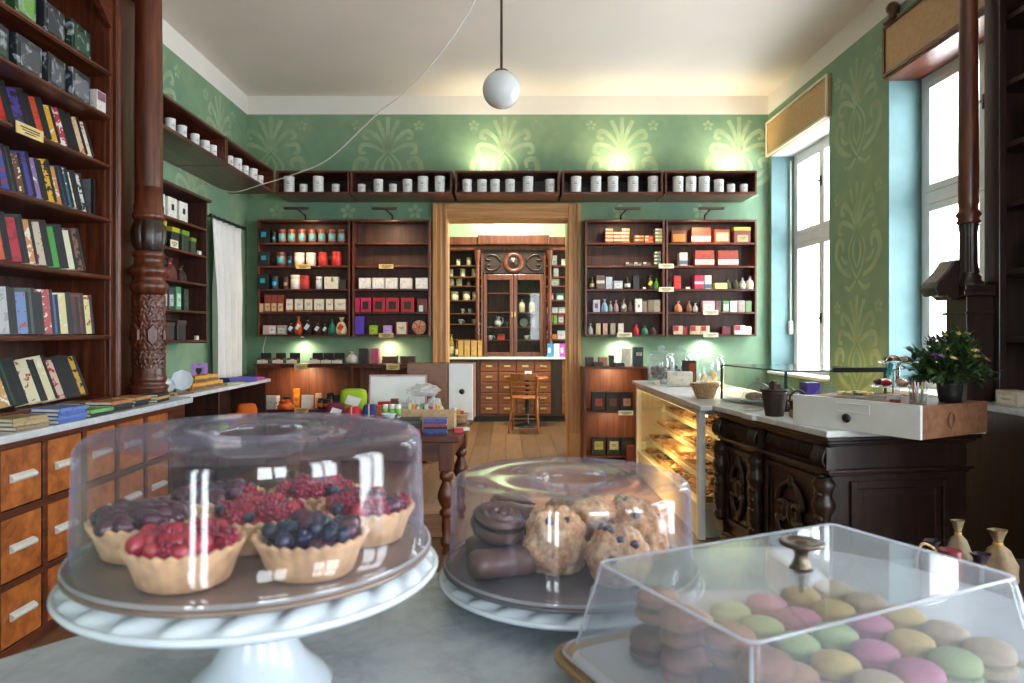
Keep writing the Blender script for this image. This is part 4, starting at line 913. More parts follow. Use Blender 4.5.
# ------------------------------------------------------------------ goods on the open shelf
for k, y in enumerate((5.52,5.72,5.92)):
    o = carton(-2.76,y,LSZ[0]+.001,.15,.15,.17,'e6e2da',ordinals(['square white box with black seal']*3,'column','on the top open shelf')[k],'box','white boxes on the open shelf','1b1b1e',PI/2,pan=(.36,.64,.4,.68),print_=False)
for k, (y, c, d, w, h) in enumerate(((5.50,'2a2d24','black hamper with yellow trim',.2,.20),(5.76,'24262a','dark carton with yellow lid',.13,.17),(5.94,'2c3a26','dark carton with green lid',.12,.17),(6.09,'33402c','narrow green carton',.09,.13))):
    carton(-2.75,y,LSZ[1]+.001,w,.14,h,c,f'{d} on the second open shelf','carton','cartons on the open shelf',None,PI/2,lid='b8b02a' if k < 2 else '6e9a2c')
name_card(-2.648,5.66,LSZ[1]+.0,.13,.06,'cream card on the second open shelf between column and curtain',PI/2,'creamcard')
for k, (y, c, d, w, h) in enumerate(((5.45,'4a2a22','brown gift pouch',.13,.15),(5.62,'5a2a26','russet gift pouch',.14,.16),(5.82,'6a2f2a','wine red gift pouch',.15,.18),(6.02,'3a2322','dark brown gift pouch',.12,.14))):
    gift_bag(-2.76,y,LSZ[2]+.001,w,h,c,f'{d} on the third open shelf','pouches on the open shelf',None,PI/2,'gift_pouch')
for k, (y, c, d, p, h) in enumerate(((5.42,'3b4a40','dark green pack with white label','c9cfc6',.17),(5.52,'7c8a80','grey green pack with white label','d3d6cf',.17),(5.62,'6a3434','dark red pack with white label','cfc9c2',.17),(5.73,'3c3c40','charcoal pack with white label','c9c9c4',.17),(5.86,'4a9a6a','bright green pack','bcd8c0',.19),(6.0,'24302c','round black green pack','38503e',.18))):
    carton(-2.75,y,LSZ[3]+.001,.085,.10,h,c,f'{d} on the fourth open shelf','pack','packs on the open shelf',p,PI/2)
for k, (y, c, d, w, h) in enumerate(((5.45,'5a3a78','violet wrapped box',.16,.17),(5.66,'3a2f30','dark brown box',.16,.14),(5.87,'2c2624','black brown box',.15,.16))):
    carton(-2.75,y,LSZ[4]+.001,w,.14,h,c,f'{d} on the lowest open shelf','box','boxes on the open shelf',None,PI/2,lid='44305c' if k == 0 else '4a3830')
carton(-2.68,6.15,LSZ[4]+.001,.05,.02,.035,'e2ded6','small white price tag on the lowest open shelf','price tag',None,None,PI/2)
carton(-2.68,6.2,LSZ[1]+.001,.05,.02,.035,'e2ded6','small white price tag on the second open shelf','price tag',None,None,PI/2)
# ------------------------------------------------------------------ things on the white topped side counter
def plate_up(x, y, z, r, rz, label, m='china'):
    T = Matrix.Rotation(PI/2-.22,4,'X')
    o = thing('plate', label, 'plate', (x,y,z+r*math.cos(.22)+.006), rz, 'white plates on the side counter')
    MB(T).lathe([(0,0),(r*.55,0),(r*.62,.005),(r*.97,.014),(r,.016),(r*.99,.018),(r*.6,.010),(0,.006)], seg=8, smooth=False).build('dish', m, o, bevel=.002)
    b = MB(); b.tube([(-.05,-.06,-r*.97),(-.05,.03,-r*.97),(-.05,.07,-r*.2)],.004,6).tube([(.05,-.06,-r*.97),(.05,.03,-r*.97),(.05,.07,-r*.2)],.004,6); b.build('plate_stand', 'iron', o)
    return o
plate_up(pX(183,5.86),5.84,SCZ,.088,.52,'eight sided white plate standing on the side counter')
plate_up(pX(168.5,5.7),5.69,SCZ,.058,.6,'white plate propped behind the carved column')
o = thing('skull_card', 'lilac card with a black emblem standing behind the white plate', 'card', (-2.85,6.58,SCZ+.003), .25)
m = MB(Matrix.Rotation(-.15,4,'X')); m.box(-.075,.075,-.006,.0,0,.20); setc(m.build('card', 'goods', o, bevel=.004), 'c394e0')
m = MB(Matrix.Rotation(-.15,4,'X')); m.box(-.026,.026,-.0075,-.0065,.115,.155).box(-.016,.016,-.0075,-.0065,.095,.1149).box(-.032,.032,-.0075,-.0065,.080,.086); m.build('emblem', 'ink', o)
yl = [(0,6.02,0,'lower left'),(.17,6.10,0,'r'),(.30,6.2,0,'')]
YB_ = [(-2.66,6.06,0),(-2.66,6.25,0),(-2.66,6.44,0),(-2.67,6.13,.058),(-2.67,6.36,.058)]
for (x,y,dz), l in zip(YB_, ['yellow box at the column end of the lower pair row on the side counter','yellow box in the middle of the lower row on the side counter','yellow box at the curtain end of the lower row on the side counter','yellow box stacked on top at the column end','yellow box stacked on top at the curtain end']):
    carton(x,y,SCZ+.001+dz,.15,.10,.056,'d79a1e',l,'box','yellow boxes on the side counter','7a4a1c',1.25,pan=(.04,.96,.02,.5))
carton(-2.62,6.95,SCZ+.001,.34,.14,.05,'43349a','long violet box lying on the side counter','box',None,None,1.1)
carton(-2.56,7.28,SCZ+.001,.15,.09,.03,'c2368e','magenta packet lying beside the violet box','packet',None,None,.9)
carton(-2.58,6.72,SCZ+.001,.20,.10,.012,'c5cf5a','lime green leaflet lying on the side counter','leaflet',None,None,1.0)
carton(-2.565,5.60,SCZ+.001,.17,.08,.014,'7a4a30','flat brown box lying before the yellow boxes','box',None,None,1.0)
carton(-2.60,5.36,SCZ+.001,.18,.12,.03,'b08a5a','flat tan box lying next to the column','box',None,'6a3a24',.9)
# ------------------------------------------------------------------ goods on the four wall units
def row(shelf, where, items, end, y=7.875, dep=.10, grp=None):
    """items: (kind, px centre, px width, px height, colour, description, extra)"""
    labs = ordinals([i[5] for i in items], end, where)
    for i, l in zip(items, labs):
        kind, px, pw, ph, c = i[:5]; e = i[6] if len(i) > 6 else {}
        k = 7.87/F_; x = pX(px, 7.87); w = pw*k; h = ph*k*1.0; z = shelf+.0008; g = grp; e = dict(e); yy = y+e.pop('dy', 0)
        if kind == 'can': canister(x, yy, z, w/2, h, c, l, 'tin', g, **e)
        elif kind == 'box': carton(x, yy, z, w, min(dep, w*1.2), h, c, l, e.pop('cat','carton'), g, **e)
        elif kind == 'bag': gift_bag(x, yy, z, w*.84, h, c, l, g, **e)
        elif kind == 'jar': jar(x, yy, z, w/2, h, c, l, g, **e)
        elif kind == 'bot': bottle(x, yy, z, w/2, h, c, l, g, **e)
CE = 'curtain side'
tq = dict(band='7d7673', lid='8a4a38', dot='2fa4ba')
gr = 'goods on the wall shelf nearest the curtain'
row(UZ[0], 'on the top row nearest the curtain', [('box',265,11,14,'16181d','black carton with turquoise emblem',dict(panel='2f9fb4',pan=(.28,.72,.4,.75),print_=False)),('can',274,5,11,'1a1c22','slim black tin with turquoise spot',dict(dot='2f9fb4'))]+[('can',q,7.4,13.5,'5e2e26','copper tin with turquoise roundel',tq) for q in (282,291.5,302,312.5,322,332,341.5)], CE, grp=gr)
row(UZ[1], 'on the second row nearest the curtain', [('box',265,11,14,'14161b','black carton with blue emblem',dict(panel='23809a',pan=(.28,.72,.4,.7),print_=False)),('can',281,9,13.5,'5a2f2a','dark copper tin with turquoise roundel',dict(band='66666c',dot='2fa4ba')),('can',290,5,10,'1a2530','slim navy tin with blue spot',dict(dot='2f9fc4')),('can',299.5,9.5,13,'e6ddd0','cream tin with dark print',dict(band='efe7da')),('can',311,9.5,13,'e6ddd0','cream tin with dark print',dict(band='efe7da')),('can',323,8.5,13.5,'b5231f','red tin with gold print',dict(band='c22c26')),('can',336.5,9,14,'b5231f','red tin with gold print',dict(band='c22c26'))], CE, grp=gr)
row(UZ[2], 'on the third row nearest the curtain', [('box',264,11,15,'14161b','black carton with blue emblem',dict(panel='23a0c4',pan=(.28,.72,.4,.7),print_=False)),('can',275,7.5,13,'23313c','dark blue tin with bright blue roundel',dict(dot='2fa9dc')),('can',286,6,12,'4a2f22','brown tin with gold roundel',dict(dot='d2a56a')),('can',295.5,9.5,14,'e6ddd0','cream tin with dark print',dict(band='efe7da')),('can',305,8.5,13.5,'b5231f','red tin with gold print',dict(band='c22c26')),('can',319,6,12.5,'aebfd6','pale blue tin',dict(band='dfe6ee',lid='e6e6e6')),('box',332,13.5,12,'e2ddd0','white carton with green leaf',dict(panel='5c9a3c',pan=(.5,.68,.6,.95),print_=False)),('box',343.5,6,9,'2a2d26','small dark carton',dict())], CE, grp=gr)
row(UZ[3], 'on the fourth row nearest the curtain', [('box',261.5,5.5,8.5,'d9b48c','small apricot box')]+[('box',q,6,17 if 1 else 0,'8a3a2a','brick red box with apricot label',dict(panel='d9b48c',pan=(.1,.9,.05,.5))) for q in (268.5,275,281.5)]+[('box',q,w,13,'a5683f','white tea carton with green leaf',dict(panel='dcd9cc',pan=(.05,.97,.16,.97))) for q, w in ((290.5,7),(300,8.5),(309.5,8),(320,10.5),(330.5,7.5),(341,11.5))], CE, grp=gr)
row(UZ[4], 'on the lowest row nearest the curtain', [('box',270.5,13,9,'d0a9aa','pink and white box',dict(panel='e2dcdc',pan=(.5,.95,.1,.9))),('box',282.5,9,9,'9a9490','grey box',dict(panel='c0bab2')),('bag',291,9,14,'15161c','black gift bag with white tag',dict(card='d8dbe2')),('bag',298.5,9,18,'c4521c','orange gift bag',dict(card='e2d8d0')),('bag',307.5,10,18,'17171d','black gift bag with large white tag',dict(card='dfe2ea')),('bag',317.5,9,14,'3a1f2c','dark plum gift bag',dict(card='d8d8d2')),('bag',325,7,13,'2a1c1c','dark brown gift bag',dict(card='d2d6d6')),('bag',332,9,15,'1f6a62','teal gift bag',{}),('bag',341.5,13,17,'e0c8a0','cream gift bag with red seal',dict(card='c43a2c'))], CE, grp=gr)
g2 = 'goods on the half empty wall shelf'
row(UZ[2], 'on the third row beside the doorway', [('box',q,12,11 if q < 424 else 9.5,'d9d6d2' if q < 424 else 'a9a7a6',d,dict(cat='bowl box',panel='efedea' if q < 424 else 'b5b3b2',pan=(.04,.9,.08,.92),print_=False)) for q, d in ((365.5,'white carton'),(379,'white carton'),(392,'white carton'),(406.5,'white carton'),(422,'grey carton'))], CE, grp=g2)
row(UZ[3], 'on the fourth row beside the doorway', [('box',358,5,14,'c0204e','narrow raspberry carton')]+[('box',q,w,14,'c2255a' if q < 370 else 'b01f30','red carton with black label' if q > 370 else 'pink carton with black label',dict(panel='2a1c16',pan=(.22,.78,.2,.75))) for q, w in ((366.5,10),(379.5,12),(393,13),(408,13))]+[('box',422.5,10,13,'6a2a26','dark red carton with white flame',dict(panel='c4dcd2',pan=(.2,.6,.02,.5),print_=False))], CE, grp=g2)
row(UZ[4], 'on the lowest row beside the doorway', [('box',360,9,18,'4a2fa0','tall violet box',dict(panel='5a3ab8',pan=(.1,.9,.05,.95),print_=False)),('box',374,8,9,'9ab82c','small lime box',dict(panel='b0c840')),('box',388,8.5,9,'c29ad8','small lilac box',dict(panel='cba6de')),('box',402,11.5,12.5,'b0243a','red edged ivory box',dict(panel='ddd8bd',pan=(.1,.92,.03,.97)))], CE, grp=g2)
x = pX(419,7.87); R_ = .078
o = thing('gift_ball', 'round straw gift drum tied with a red ribbon, standing on edge', 'gift drum', (x,7.875,UZ[4]+R_+.001), .2)
MB(Matrix.Rotation(PI/2,4,'X')).lathe([(0,-.025),(R_*.96,-.025),(R_,-.02),(R_,.02),(R_*.96,.025),(0,.025)], seg=32).build('drum', 'straw', o)
m = MB()
for a in (.3,1.35,2.4): m.cbox((0,0,0),(.001,.001,.001)) if False else m.add([Vector((math.cos(a)*u-math.sin(a)*v,-.0265,math.sin(a)*u+math.cos(a)*v)) for u, v in ((-R_*.95,-.006),(R_*.95,-.006),(R_*.95,.006),(-R_*.95,.006))], [(0,1,2,3)])
setc(m.build('ribbon', 'goods', o), 'b8232a')
WE = 'doorway'
g3 = 'goods on the wall shelf of stacked bars'
def bar_stack(px, n, z, w, c1, c2, nm, where, y=7.87):
    labs = ordinals([nm]*n, 'top', where)[::-1]
    for k in range(n): carton(pX(px,7.87)+random.uniform(-.004,.004), y, z+.0008+k*.0192, w, .09, .0184, c1 if k % 2 else c2, labs[k], 'chocolate bar', g3, 'e6dcc2' if k % 2 else None, pan=(.06,.45,.1,.9), print_=False, name='chocolate_bar')
bar_stack(608.5,8,UZ[0],.085,'c9a070','a8402c','bar','in the first stack of eight')
bar_stack(616.8,6,UZ[0],.085,'d0a678','7a2a1e','bar','in the stack between the two tall ones')
bar_stack(624.8,8,UZ[0],.085,'d6ac7c','b04a30','bar','in the second stack of eight')
bar_stack(638.5,4,UZ[0],.10,'c98a4a','7a3a22','amber bar','in the low stack of four')
bar_stack(648,4,UZ[0],.09,'c23a28','d8703c','red bar','in the low red stack')
bar_stack(657.5,8,UZ[0],.075,'b5b083','8a7a4a','olive bar','in the tall olive stack')
bar_stack(628.5,2,UZ[1],.085,'4a3a34','7a6a62','dark bar','in the first low stack')
bar_stack(637,2,UZ[1],.085,'55504e','8a8682','grey bar','in the second low stack')
bar_stack(646,2,UZ[1],.085,'4a403c','6a5a50','brown bar','in the third low stack')
bar_stack(656.5,8,UZ[1],.07,'6a7a5a','3a4434','green bar','in the tall green stack')
wh = 'on the third row of the shelf of bars'
row(UZ[2], wh, [('bot',592,5,12,'4a2f24','small brown bottle'),('box',600,8,13.5,'6a5550','taupe carton with white band',dict(panel='d9d2ca',pan=(.0,1,.4,.62),print_=False)),('box',608.5,6.5,12,'b9c4d6','pale blue carton'),('box',617.5,9,8,'a9b4c4','low blue grey carton',dict(panel='d9dde4')),('bot',627.5,6,12,'22201f','black bottle with white label',dict(band='e0dcd4')),('box',635.5,6,13,'2a2b30','black carton'),('box',644,3,2,'e0e0da','small white tag'),('bag',650,8,14,'262a22','black pouch with yellow tie',dict(card='c9c62a')),('bag',656.5,6,11,'4aa02c','bright green pouch')], WE, grp=g3)
wh = 'on the fourth row of the shelf of bars'
row(UZ[3], wh, [('box',596,7,12,'c9c9d2','white carton with violet print',dict(panel='6a4a8a',pan=(.3,.7,.3,.7),print_=False)),('bag',604.5,7.5,13,'8aa9c4','pale blue cellophane bag'),('bag',610.5,5,11,'8a9a90','grey green cellophane bag'),('bag',616,6,12,'b08a9a','pink cellophane bag'),('bag',623.5,8,13,'7a6a64','grey brown cellophane bag',dict(card='cfc9c2')),('bag',630.5,6,11,'6a5a54','brown cellophane bag'),('box',638,7,13,'e6e2dc','white carton with red seal',dict(panel='c23a34',pan=(.4,.65,.35,.55),print_=False)),('box',644.5,5,11,'8a7a64','tan carton'),('box',650.5,6,12,'7a6c58','drab carton'),('box',656.5,6,12,'9a8c76','beige carton')], WE, grp=g3)
wh = 'on the lowest row of the shelf of bars'
row(UZ[4], wh, [('bag',590.5,6,11,'b4b8bc','silver cellophane bag'),('box',598,4.5,11,'cfb98a','straw yellow carton'),('box',605,4.5,11,'c9a58a','pink brown carton'),('box',612.5,5,11,'a9a08a','khaki carton'),('box',620.5,5.5,11,'d9cfba','ivory carton'),('bag',636,7,10,'c2202a','bright red pouch'),('bag',644.5,8,9,'3a7a64','sea green pouch'),('bag',653,8,9,'4a3a36','dark brown pouch')], WE, grp=g3)
g4 = 'goods on the wall shelf nearest the window'
r4 = [('box',678,15,12,'6a2f1c','chestnut carton with gold picture',dict(panel='b8742c',pan=(.1,.9,.08,.7),print_=False))]
row(UZ[0], 'on the top row nearest the window', r4+[('box',700,19,15,'a03a22','wide red carton with white band',dict(panel='ded2c4',pan=(0,1,.08,.42))),('box',721,15,13,'a8482c','rust carton with pale picture',dict(panel='d8b48a',pan=(.1,.9,.1,.75),print_=False)),('box',741,16,15,'7a3f3a','brown carton with yellow lid',dict(lid='c8b82a',panel='c89a6a',pan=(.2,.85,.05,.5)))], WE, grp=g4)
row(UZ[1], 'on the second row nearest the window', [('box',682.5,8,13,'d6cdb8','cream carton with blue band',dict(panel='4a5f80',pan=(0,1,.1,.4),print_=False)),('box',703.5,19,15,'8a3a2a','wide russet carton with white band',dict(panel='ded6cc',pan=(0,1,.08,.4))),('box',727,20,15,'8a3a2a','wide russet carton with white band',dict(panel='ded6cc',pan=(0,1,.08,.4)))], WE, grp=g4)
row(UZ[2], 'on the third row nearest the window', [('bag',670,5,9,'5a6a64','grey green pouch'),('box',676.5,7,13,'b82f24','tall red carton'),('box',687.5,4,2,'e6e6e0','small white tag'),('box',698,9,13.5,'b0284a','raspberry carton with white band',dict(panel='d8c4c8',pan=(0,1,.35,.55),print_=False)),('box',707,7,13.5,'c9c4b4','cream carton with blue foot',dict(panel='4a6078',pan=(0,1,.05,.35),print_=False)),('box',720,12,6,'d6c47a','low yellow box'),('bag',728,7,11,'2e3a24','dark green pouch'),('bag',736,7,11,'3a3a28','olive black pouch'),('bot',742.5,6,12,'8a9aac','pale blue bottle'),('bot',750,7.5,13,'c9cdd2','silver white bottle')], WE, grp=g4)
row(UZ[3], 'on the fourth row nearest the window', [('bag',678,9,11,'c07a54','apricot pouch'),('bag',689,7,11,'8a5a48','brown pouch'),('bag',695.5,6,9,'c9c4bc','pale grey pouch'),('box',707.5,12,11,'d0a9a8','pink and white carton',dict(panel='e2d4d2')),('box',717.5,5.5,11,'6a4a4a','dull red carton'),('box',725,6,11,'5a9a5c','green carton with white print',dict(panel='dde4d8')),('box',732.5,7,11,'c4c9c2','silver green carton'),('box',740.5,6.5,11.5,'a08a84','taupe carton'),('box',747.5,6,11,'5a7a4a','moss green carton')], WE, grp=g4)
row(UZ[4], 'on the lowest row nearest the window', [('box',677,9.5,8.5,'c9b48c','cream box with crimson corner',dict(panel='a81f3c',pan=(.05,.55,.4,.97),print_=False)),('box',684.5,5,8,'8a2434','crimson box'),('box',694,10.5,8.5,'c9b48c','cream box with crimson corner',dict(panel='a81f3c',pan=(.05,.55,.4,.97),print_=False)),('box',704,9,8.5,'cdbb95','cream box with crimson corner',dict(panel='a81f3c',pan=(.05,.6,.4,.97),print_=False)),('box',725,8,8,'6a2030','dark crimson box'),('box',738.5,11,9,'d6d0c0','white box with crimson lid',dict(panel='a81f3c',pan=(.05,.55,.45,.97),print_=False)),('box',747,6.5,8,'cfc9b8','small ivory box')], WE, grp=g4)
for px, z, l in ((303,UZ[1],'gold card on the second row nearest the curtain'),(386,UZ[1],'gold card on the empty second row beside the doorway'),(386,UZ[4],'gold card on the lowest row beside the doorway')): name_card(pX(px,7.81),7.823,z-.035,.16,.05,l)
for px, z, l in ((666.5,UZ[1],'cream card bridging the two wall shelves, upper one'),(666.5,UZ[2],'cream card bridging the two wall shelves, lower one'),(624.5,UZ[4],'cream card under the lowest row of the shelf of bars'),(711,UZ[3],'cream card on the fourth row nearest the window'),(711,UZ[4],'cream card under the lowest row nearest the window')): name_card(pX(px,7.81),7.823,z-.03,.165,.05,l,0,'creamcard')
# ------------------------------------------------------------------ goods on the low back units
TZ = LZT+.019
for k, px in enumerate((264,279,293,316,327,338)):
    o = thing('sweet_tray', ordinals(['open black tray of wrapped sweets']*6,'curtain side','on the low shelf top')[k], 'tray', (pX(px,7.74),7.76,TZ+.001), 0, 'open sweet trays on the low shelf')
    w = .055
    setc(MB().box(-w,w,-.06,.06,0,.012).box(-w,w,.045,.06,.012,.11).box(-w,-w+.006,-.06,.045,.012,.055).box(w-.006,w,-.06,.045,.012,.055).build('tray', 'goods', o), '17171b')
    setc(MB().box(-w-.001,w+.001,-.066,-.0605,0,.035).build('front_label', 'goods', o), 'd8cfc6')
    for q in range(3): setc(MB().box(-.04+.028*q,-.016+.028*q,-.05,.02,.0125,.045).build('sweet', 'goods', o, bevel=.004), ['a8402c','c9927a','7a2a24'][q])
gift_bag(pX(352,7.74),7.76,TZ+.001,.13,.13,'c9c4c0','clear grey cellophane bag on the low shelf top')
for px, w, h, c, l in ((364,.10,.16,'2a1f22','dark upright box on the low shelf top'),(375,.09,.16,'b04a6a','pink upright box on the low shelf top'),(390,.16,.075,'5a2a1c','flat brown box on the low shelf top'),(408,.16,.075,'4a2c22','dark flat box on the low shelf top')):
    carton(pX(px,7.76),7.78,TZ+.001,w,.12,h,c,l,'box','boxes on the low shelf top')
name_card(pX(301,7.6),7.593,LZT-.045,.14,.06,'tan card on the front edge of the low shelf, curtain side',0,'goldcard'); name_card(pX(393,7.6),7.593,LZT-.045,.14,.06,'tan card on the front edge of the low shelf, doorway side',0,'goldcard')
name_card(pX(301,7.6),7.615,LZ1-.035,.15,.06,'tan card on the lower shelf of the low unit',0,'goldcard')
def L1(px): return pX(px,7.74)
for px, dz, l in ((269,0,'white box with red corner, lower of two, on the lower shelf'),(270,.072,'white box with red corner, upper of two, on the lower shelf')): carton(L1(px),7.76,LZ1+.001+dz,.17,.12,.068,'e2dcd4',l,'box','white boxes with red corner','c24a2c',pan=(.0,.2,.3,1),print_=False)
jar(L1(285),7.80,LZ1+.001,.048,.13,'4a2418','brown jam jar beside the orange box','jars on the lower shelf',band='b8683a')
carton(L1(294.5),7.84,LZ1+.001,.07,.06,.21,'d9801e','tall narrow orange box on the lower shelf','box',None,'e29a3a')
o = gift_bag(L1(288),7.665,LZ1+.001,.19,.10,'d2601c','flat orange bag lying before the jam jar','bags on the lower shelf')
carton(L1(307.5),7.74,LZ1+.001,.125,.02,.15,'ece6dc','large white card standing on the lower shelf','card',None,None,.1)
carton(L1(317.5),7.80,LZ1+.001,.07,.06,.16,'e2c49a','cream box beside the white card','box',None,'d8a870')
jar(L1(322),7.71,LZ1+.001,.04,.12,'241a16','short black jar with orange label','jars on the lower shelf',band='c2602c'); jar(L1(329),7.79,LZ1+.001,.042,.17,'201814','tall black jar with orange label','jars on the lower shelf',band='c2602c'); jar(L1(329),7.69,LZ1+.001,.036,.11,'241a16','small black jar with orange label before the tall one','jars on the lower shelf',band='b8582c')
carton(L1(338),7.76,LZ1+.001,.09,.03,.15,'1c2228','small dark framed slate on the lower shelf','slate',None,'2c343c',print_=False)
# right low unit
RT = pZ(367,LY)
for px, w, h, c, l in ((589.5,.085,.10,'4a2c30','plum brown box beside the door casing'),(603,.10,.10,'a5705a','copper box on the low unit'),(597,.10,.05,'2c2228','small black box before the plum one'),(611.5,.05,.12,'1c1a1c','narrow black box on the low unit'),(617.5,.11,.045,'26262c','low black box on the low unit'),(626.5,.095,.20,'c9bfae','tall ivory box on the low unit'),(638,.11,.21,'1f2024','tall black box with pale label')):
    carton(pX(px,7.78),7.80-(.11 if h < .06 else 0),RT+.001,w,.09,h,c,l,'box','boxes on the low unit','b9ae9a' if px == 638 else None,pan=(.3,.85,.55,.72))
for k, (px, c2, l) in enumerate(((598,'b0412c','black box with red picture on the middle board'),(612,'6a3a24','black box with brown picture on the middle board'),(626,'c98a6a','black box with pale picture on the middle board'))):
    carton(pX(px,7.74),7.74,RZ[0]+.001,.14,.08,.20,'131316',l,'box','black picture boxes',c2,pan=(.25,.8,.25,.65))
for k, (px, c2, l) in enumerate(((598,'b9b44a','black box with yellow green label on the bottom board'),(613,'d8d29a','black box with cream label on the bottom board'),(627,'4a3a2c','black brown box on the bottom board'))):
    carton(pX(px,7.74),7.74,RZ[1]+.001,.145,.08,.18,'141618',l,'box','black jars boxes',c2,pan=(.2,.85,.3,.8))
name_card(pX(626,7.6),7.614,RZ[0]-.04,.16,.05,'cream card on the middle board beside the glazed case',0,'creamcard')
carton(pX(630,7.45),7.45,.001,.085,.11,.22,'6a2c1a','upright red brown box on the floor before the low unit','box',None,None)
# ------------------------------------------------------------------ goods in the far cabinet
def fx(px): return pX(px,11.55)
SHZ = (1.30,1.55,1.72,1.93,2.16,2.31,2.49)
gf = 'goods on the left far shelf'
for z, its in ((2.49,[(458,4,7),(469,5,8.5)]),(2.31,[(451,4,8),(462.5,5,8.5),(474,5,8.5)]),(2.16,[(451.5,5,7.6),(459,6,7.6)]),(1.93,[(454.5,7.5,9),(466.5,7.5,8.5),(476,7.5,8)])):
    labs = ordinals(['cream tin']*len(its), 'left', {2.49:'on the top board of the far cabinet',2.31:'on the second board of the far cabinet',2.16:'on the third board of the far cabinet',1.93:'on the fourth board of the far cabinet'}[z])
    for (px, w, h), l in zip(its, labs): canister(fx(px),11.58,z+.0008,w*.0081,h*.0163,'d2c6a4',l,'tin',gf,band='dcd2b4',lid='c9bc98')
bottle(fx(468.5),11.58,2.1608,.028,.125,'a5703a','amber bottle on the third board of the far cabinet',gf); jar(fx(477),11.58,2.1608,.04,.085,'7a9a6a','small green jar on the third board of the far cabinet',gf)
def cup(x, y, z, r, h, label, c='d8d6ce'):
    o = setc(MB().lathe([(0,.006),(r*.5,0),(r*.55,.008),(r*.9,h*.6),(r,h),(r*.93,h),(r*.8,h*.5),(0,.012)], seg=20).build('tea_cup', 'china', loc=(x,y,z)), c); tag(o, label, 'cup', 'cups in the far cabinet')
    MB().tube([(r*.85+.0,0,h*.75),(r*1.35,0,h*.7),(r*1.35,0,h*.35),(r*.72,0,h*.3)], .005, 6).build('handle', 'china', o); return o
for px, z, l in ((462.5,1.72,'small cup on the fifth board of the far cabinet, left one'),(469.5,1.72,'small cup on the fifth board of the far cabinet, right one'),(460.5,1.55,'wide white cup on the sixth board of the far cabinet'),(474.5,1.55,'cream cup on the sixth board of the far cabinet')): cup(fx(px),11.58,z+.0008,.045 if z == 1.55 else .03,.075,l)
for k, (px, w) in enumerate(((461,5.5),(467.2,6),(474,6.5),(480,4.5))): carton(pX(px,11.22),11.22,1.0208,w*.0148,.11,.26,'b58a4a',ordinals(['tan file box']*4,'left','on the far cabinet counter')[k],'file box','tan file boxes','c29a58',print_=False)
bottle(pX(451.5,11.3),11.3,1.0208,.042,.36,'8a7a3a','tall olive oil bottle on the far cabinet counter',None); bottle(pX(456.8,11.2),11.19,1.0208,.024,.27,'5a4a24','slim brown bottle before the file boxes',None)
gq = 'goods on the right far shelf'
for z, its in ((2.49,[(554,6,10.5,'d6d0bc','ivory tin'),(563.5,4,7,'d0c9b4','small ivory tin')]),(2.31,[(556,5,9,'d6d0bc','ivory tin')]),(2.16,[(555,8.5,7.4,'cdbf98','cream carton')]),(1.93,[(550.5,7,7.5,'c4404a','red carton'),(560,8,7,'3c8a6c','green carton')]),(1.72,[(549.5,5,6,'c9c4b4','white carton'),(555,6,6,'d2ccba','pale carton'),(562,7,6,'b9b4a8','grey carton')]),(1.55,[(548,3,9,'7a4a9a','violet book'),(551.5,3.5,9,'b0a83a','olive book'),(555.5,3.5,9,'8ac45a','green book'),(561,6,9,'d85a8a','pink book')]),(1.30,[(549.5,5,9.5,'d9d6cc','white book'),(554.5,5,5,'e0803a','orange book'),(561.5,8,8.5,'c9d0d2','pale grey book')])):
    for px, w, h, c, l in its: carton(fx(px),11.6,z+.0008,w*.0158,.08,h*.0163,c,f'{l} on the right far shelf {({2.49:"top board",2.31:"second board",2.16:"third board",1.93:"fourth board",1.72:"fifth board",1.55:"sixth board",1.30:"seventh board"})[z]}','carton',gq,'e2ddd0' if w > 5 else None)
for k, (px, c, l) in enumerate(((550,'3a8ac4','blue magazine'),(556.5,'d8dce0','white magazine'),(562.5,'b04ab0','violet magazine'))): carton(pX(px,11.22),11.22,1.0208,.09,.04,.21,c,f'{l} standing on the far cabinet counter','magazine','magazines on the far counter','e0e4d8',pan=(.15,.6,.3,.7))
def gx(px): return pX(px,11.6)
o = thing('jug', 'white jug in the left glazed door of the far cabinet', 'jug', (gx(498),11.62,1.501))
MB().lathe([(0,0),(.035,0),(.06,.05),(.055,.09),(.028,.13),(.035,.17),(.028,.17),(.022,.13),(0,.12)], seg=24).build('body', 'china', o); MB().tube(curve([(.03,0,.155),(.075,0,.14),(.08,0,.08),(.055,0,.05)],4), .006, 6).build('handle', 'china', o)
for px, l in ((522,'white apothecary bottle, left of two, in the glazed cabinet'),(532,'white apothecary bottle, right of two, in the glazed cabinet')):
    bottle(gx(px),11.62,1.741,.048,.23,'c9c9b8',l,'apothecary bottles','b5b09a')
o = thing('saucer', 'pale green saucer standing in the right glazed door', 'saucer', (gx(524),11.68,1.5705), 0)
MB(Matrix.Rotation(PI/2-.2,4,'X')).lathe([(0,0),(.04,0),(.07,.012),(.072,.014),(.04,.006),(0,.005)], seg=28).build('dish', 'china', o)
jar(gx(534),11.62,1.501,.03,.15,'b09a6a','tan lidded jar in the right glazed door',None,lid='8a744a')
cup(gx(527),11.62,1.291,.055,.07,'white bowl cup in the right glazed door'); cup(gx(490.3),11.62,1.291,.05,.07,'white cup in the left glazed door')
carton(gx(501),11.62,1.291,.12,.09,.09,'b8321c','red tea box in the left glazed door','box'); jar(gx(506.5),11.62,1.501,.025,.09,'3a2a24','small dark pot in the left glazed door',None)
from mathutils import noise
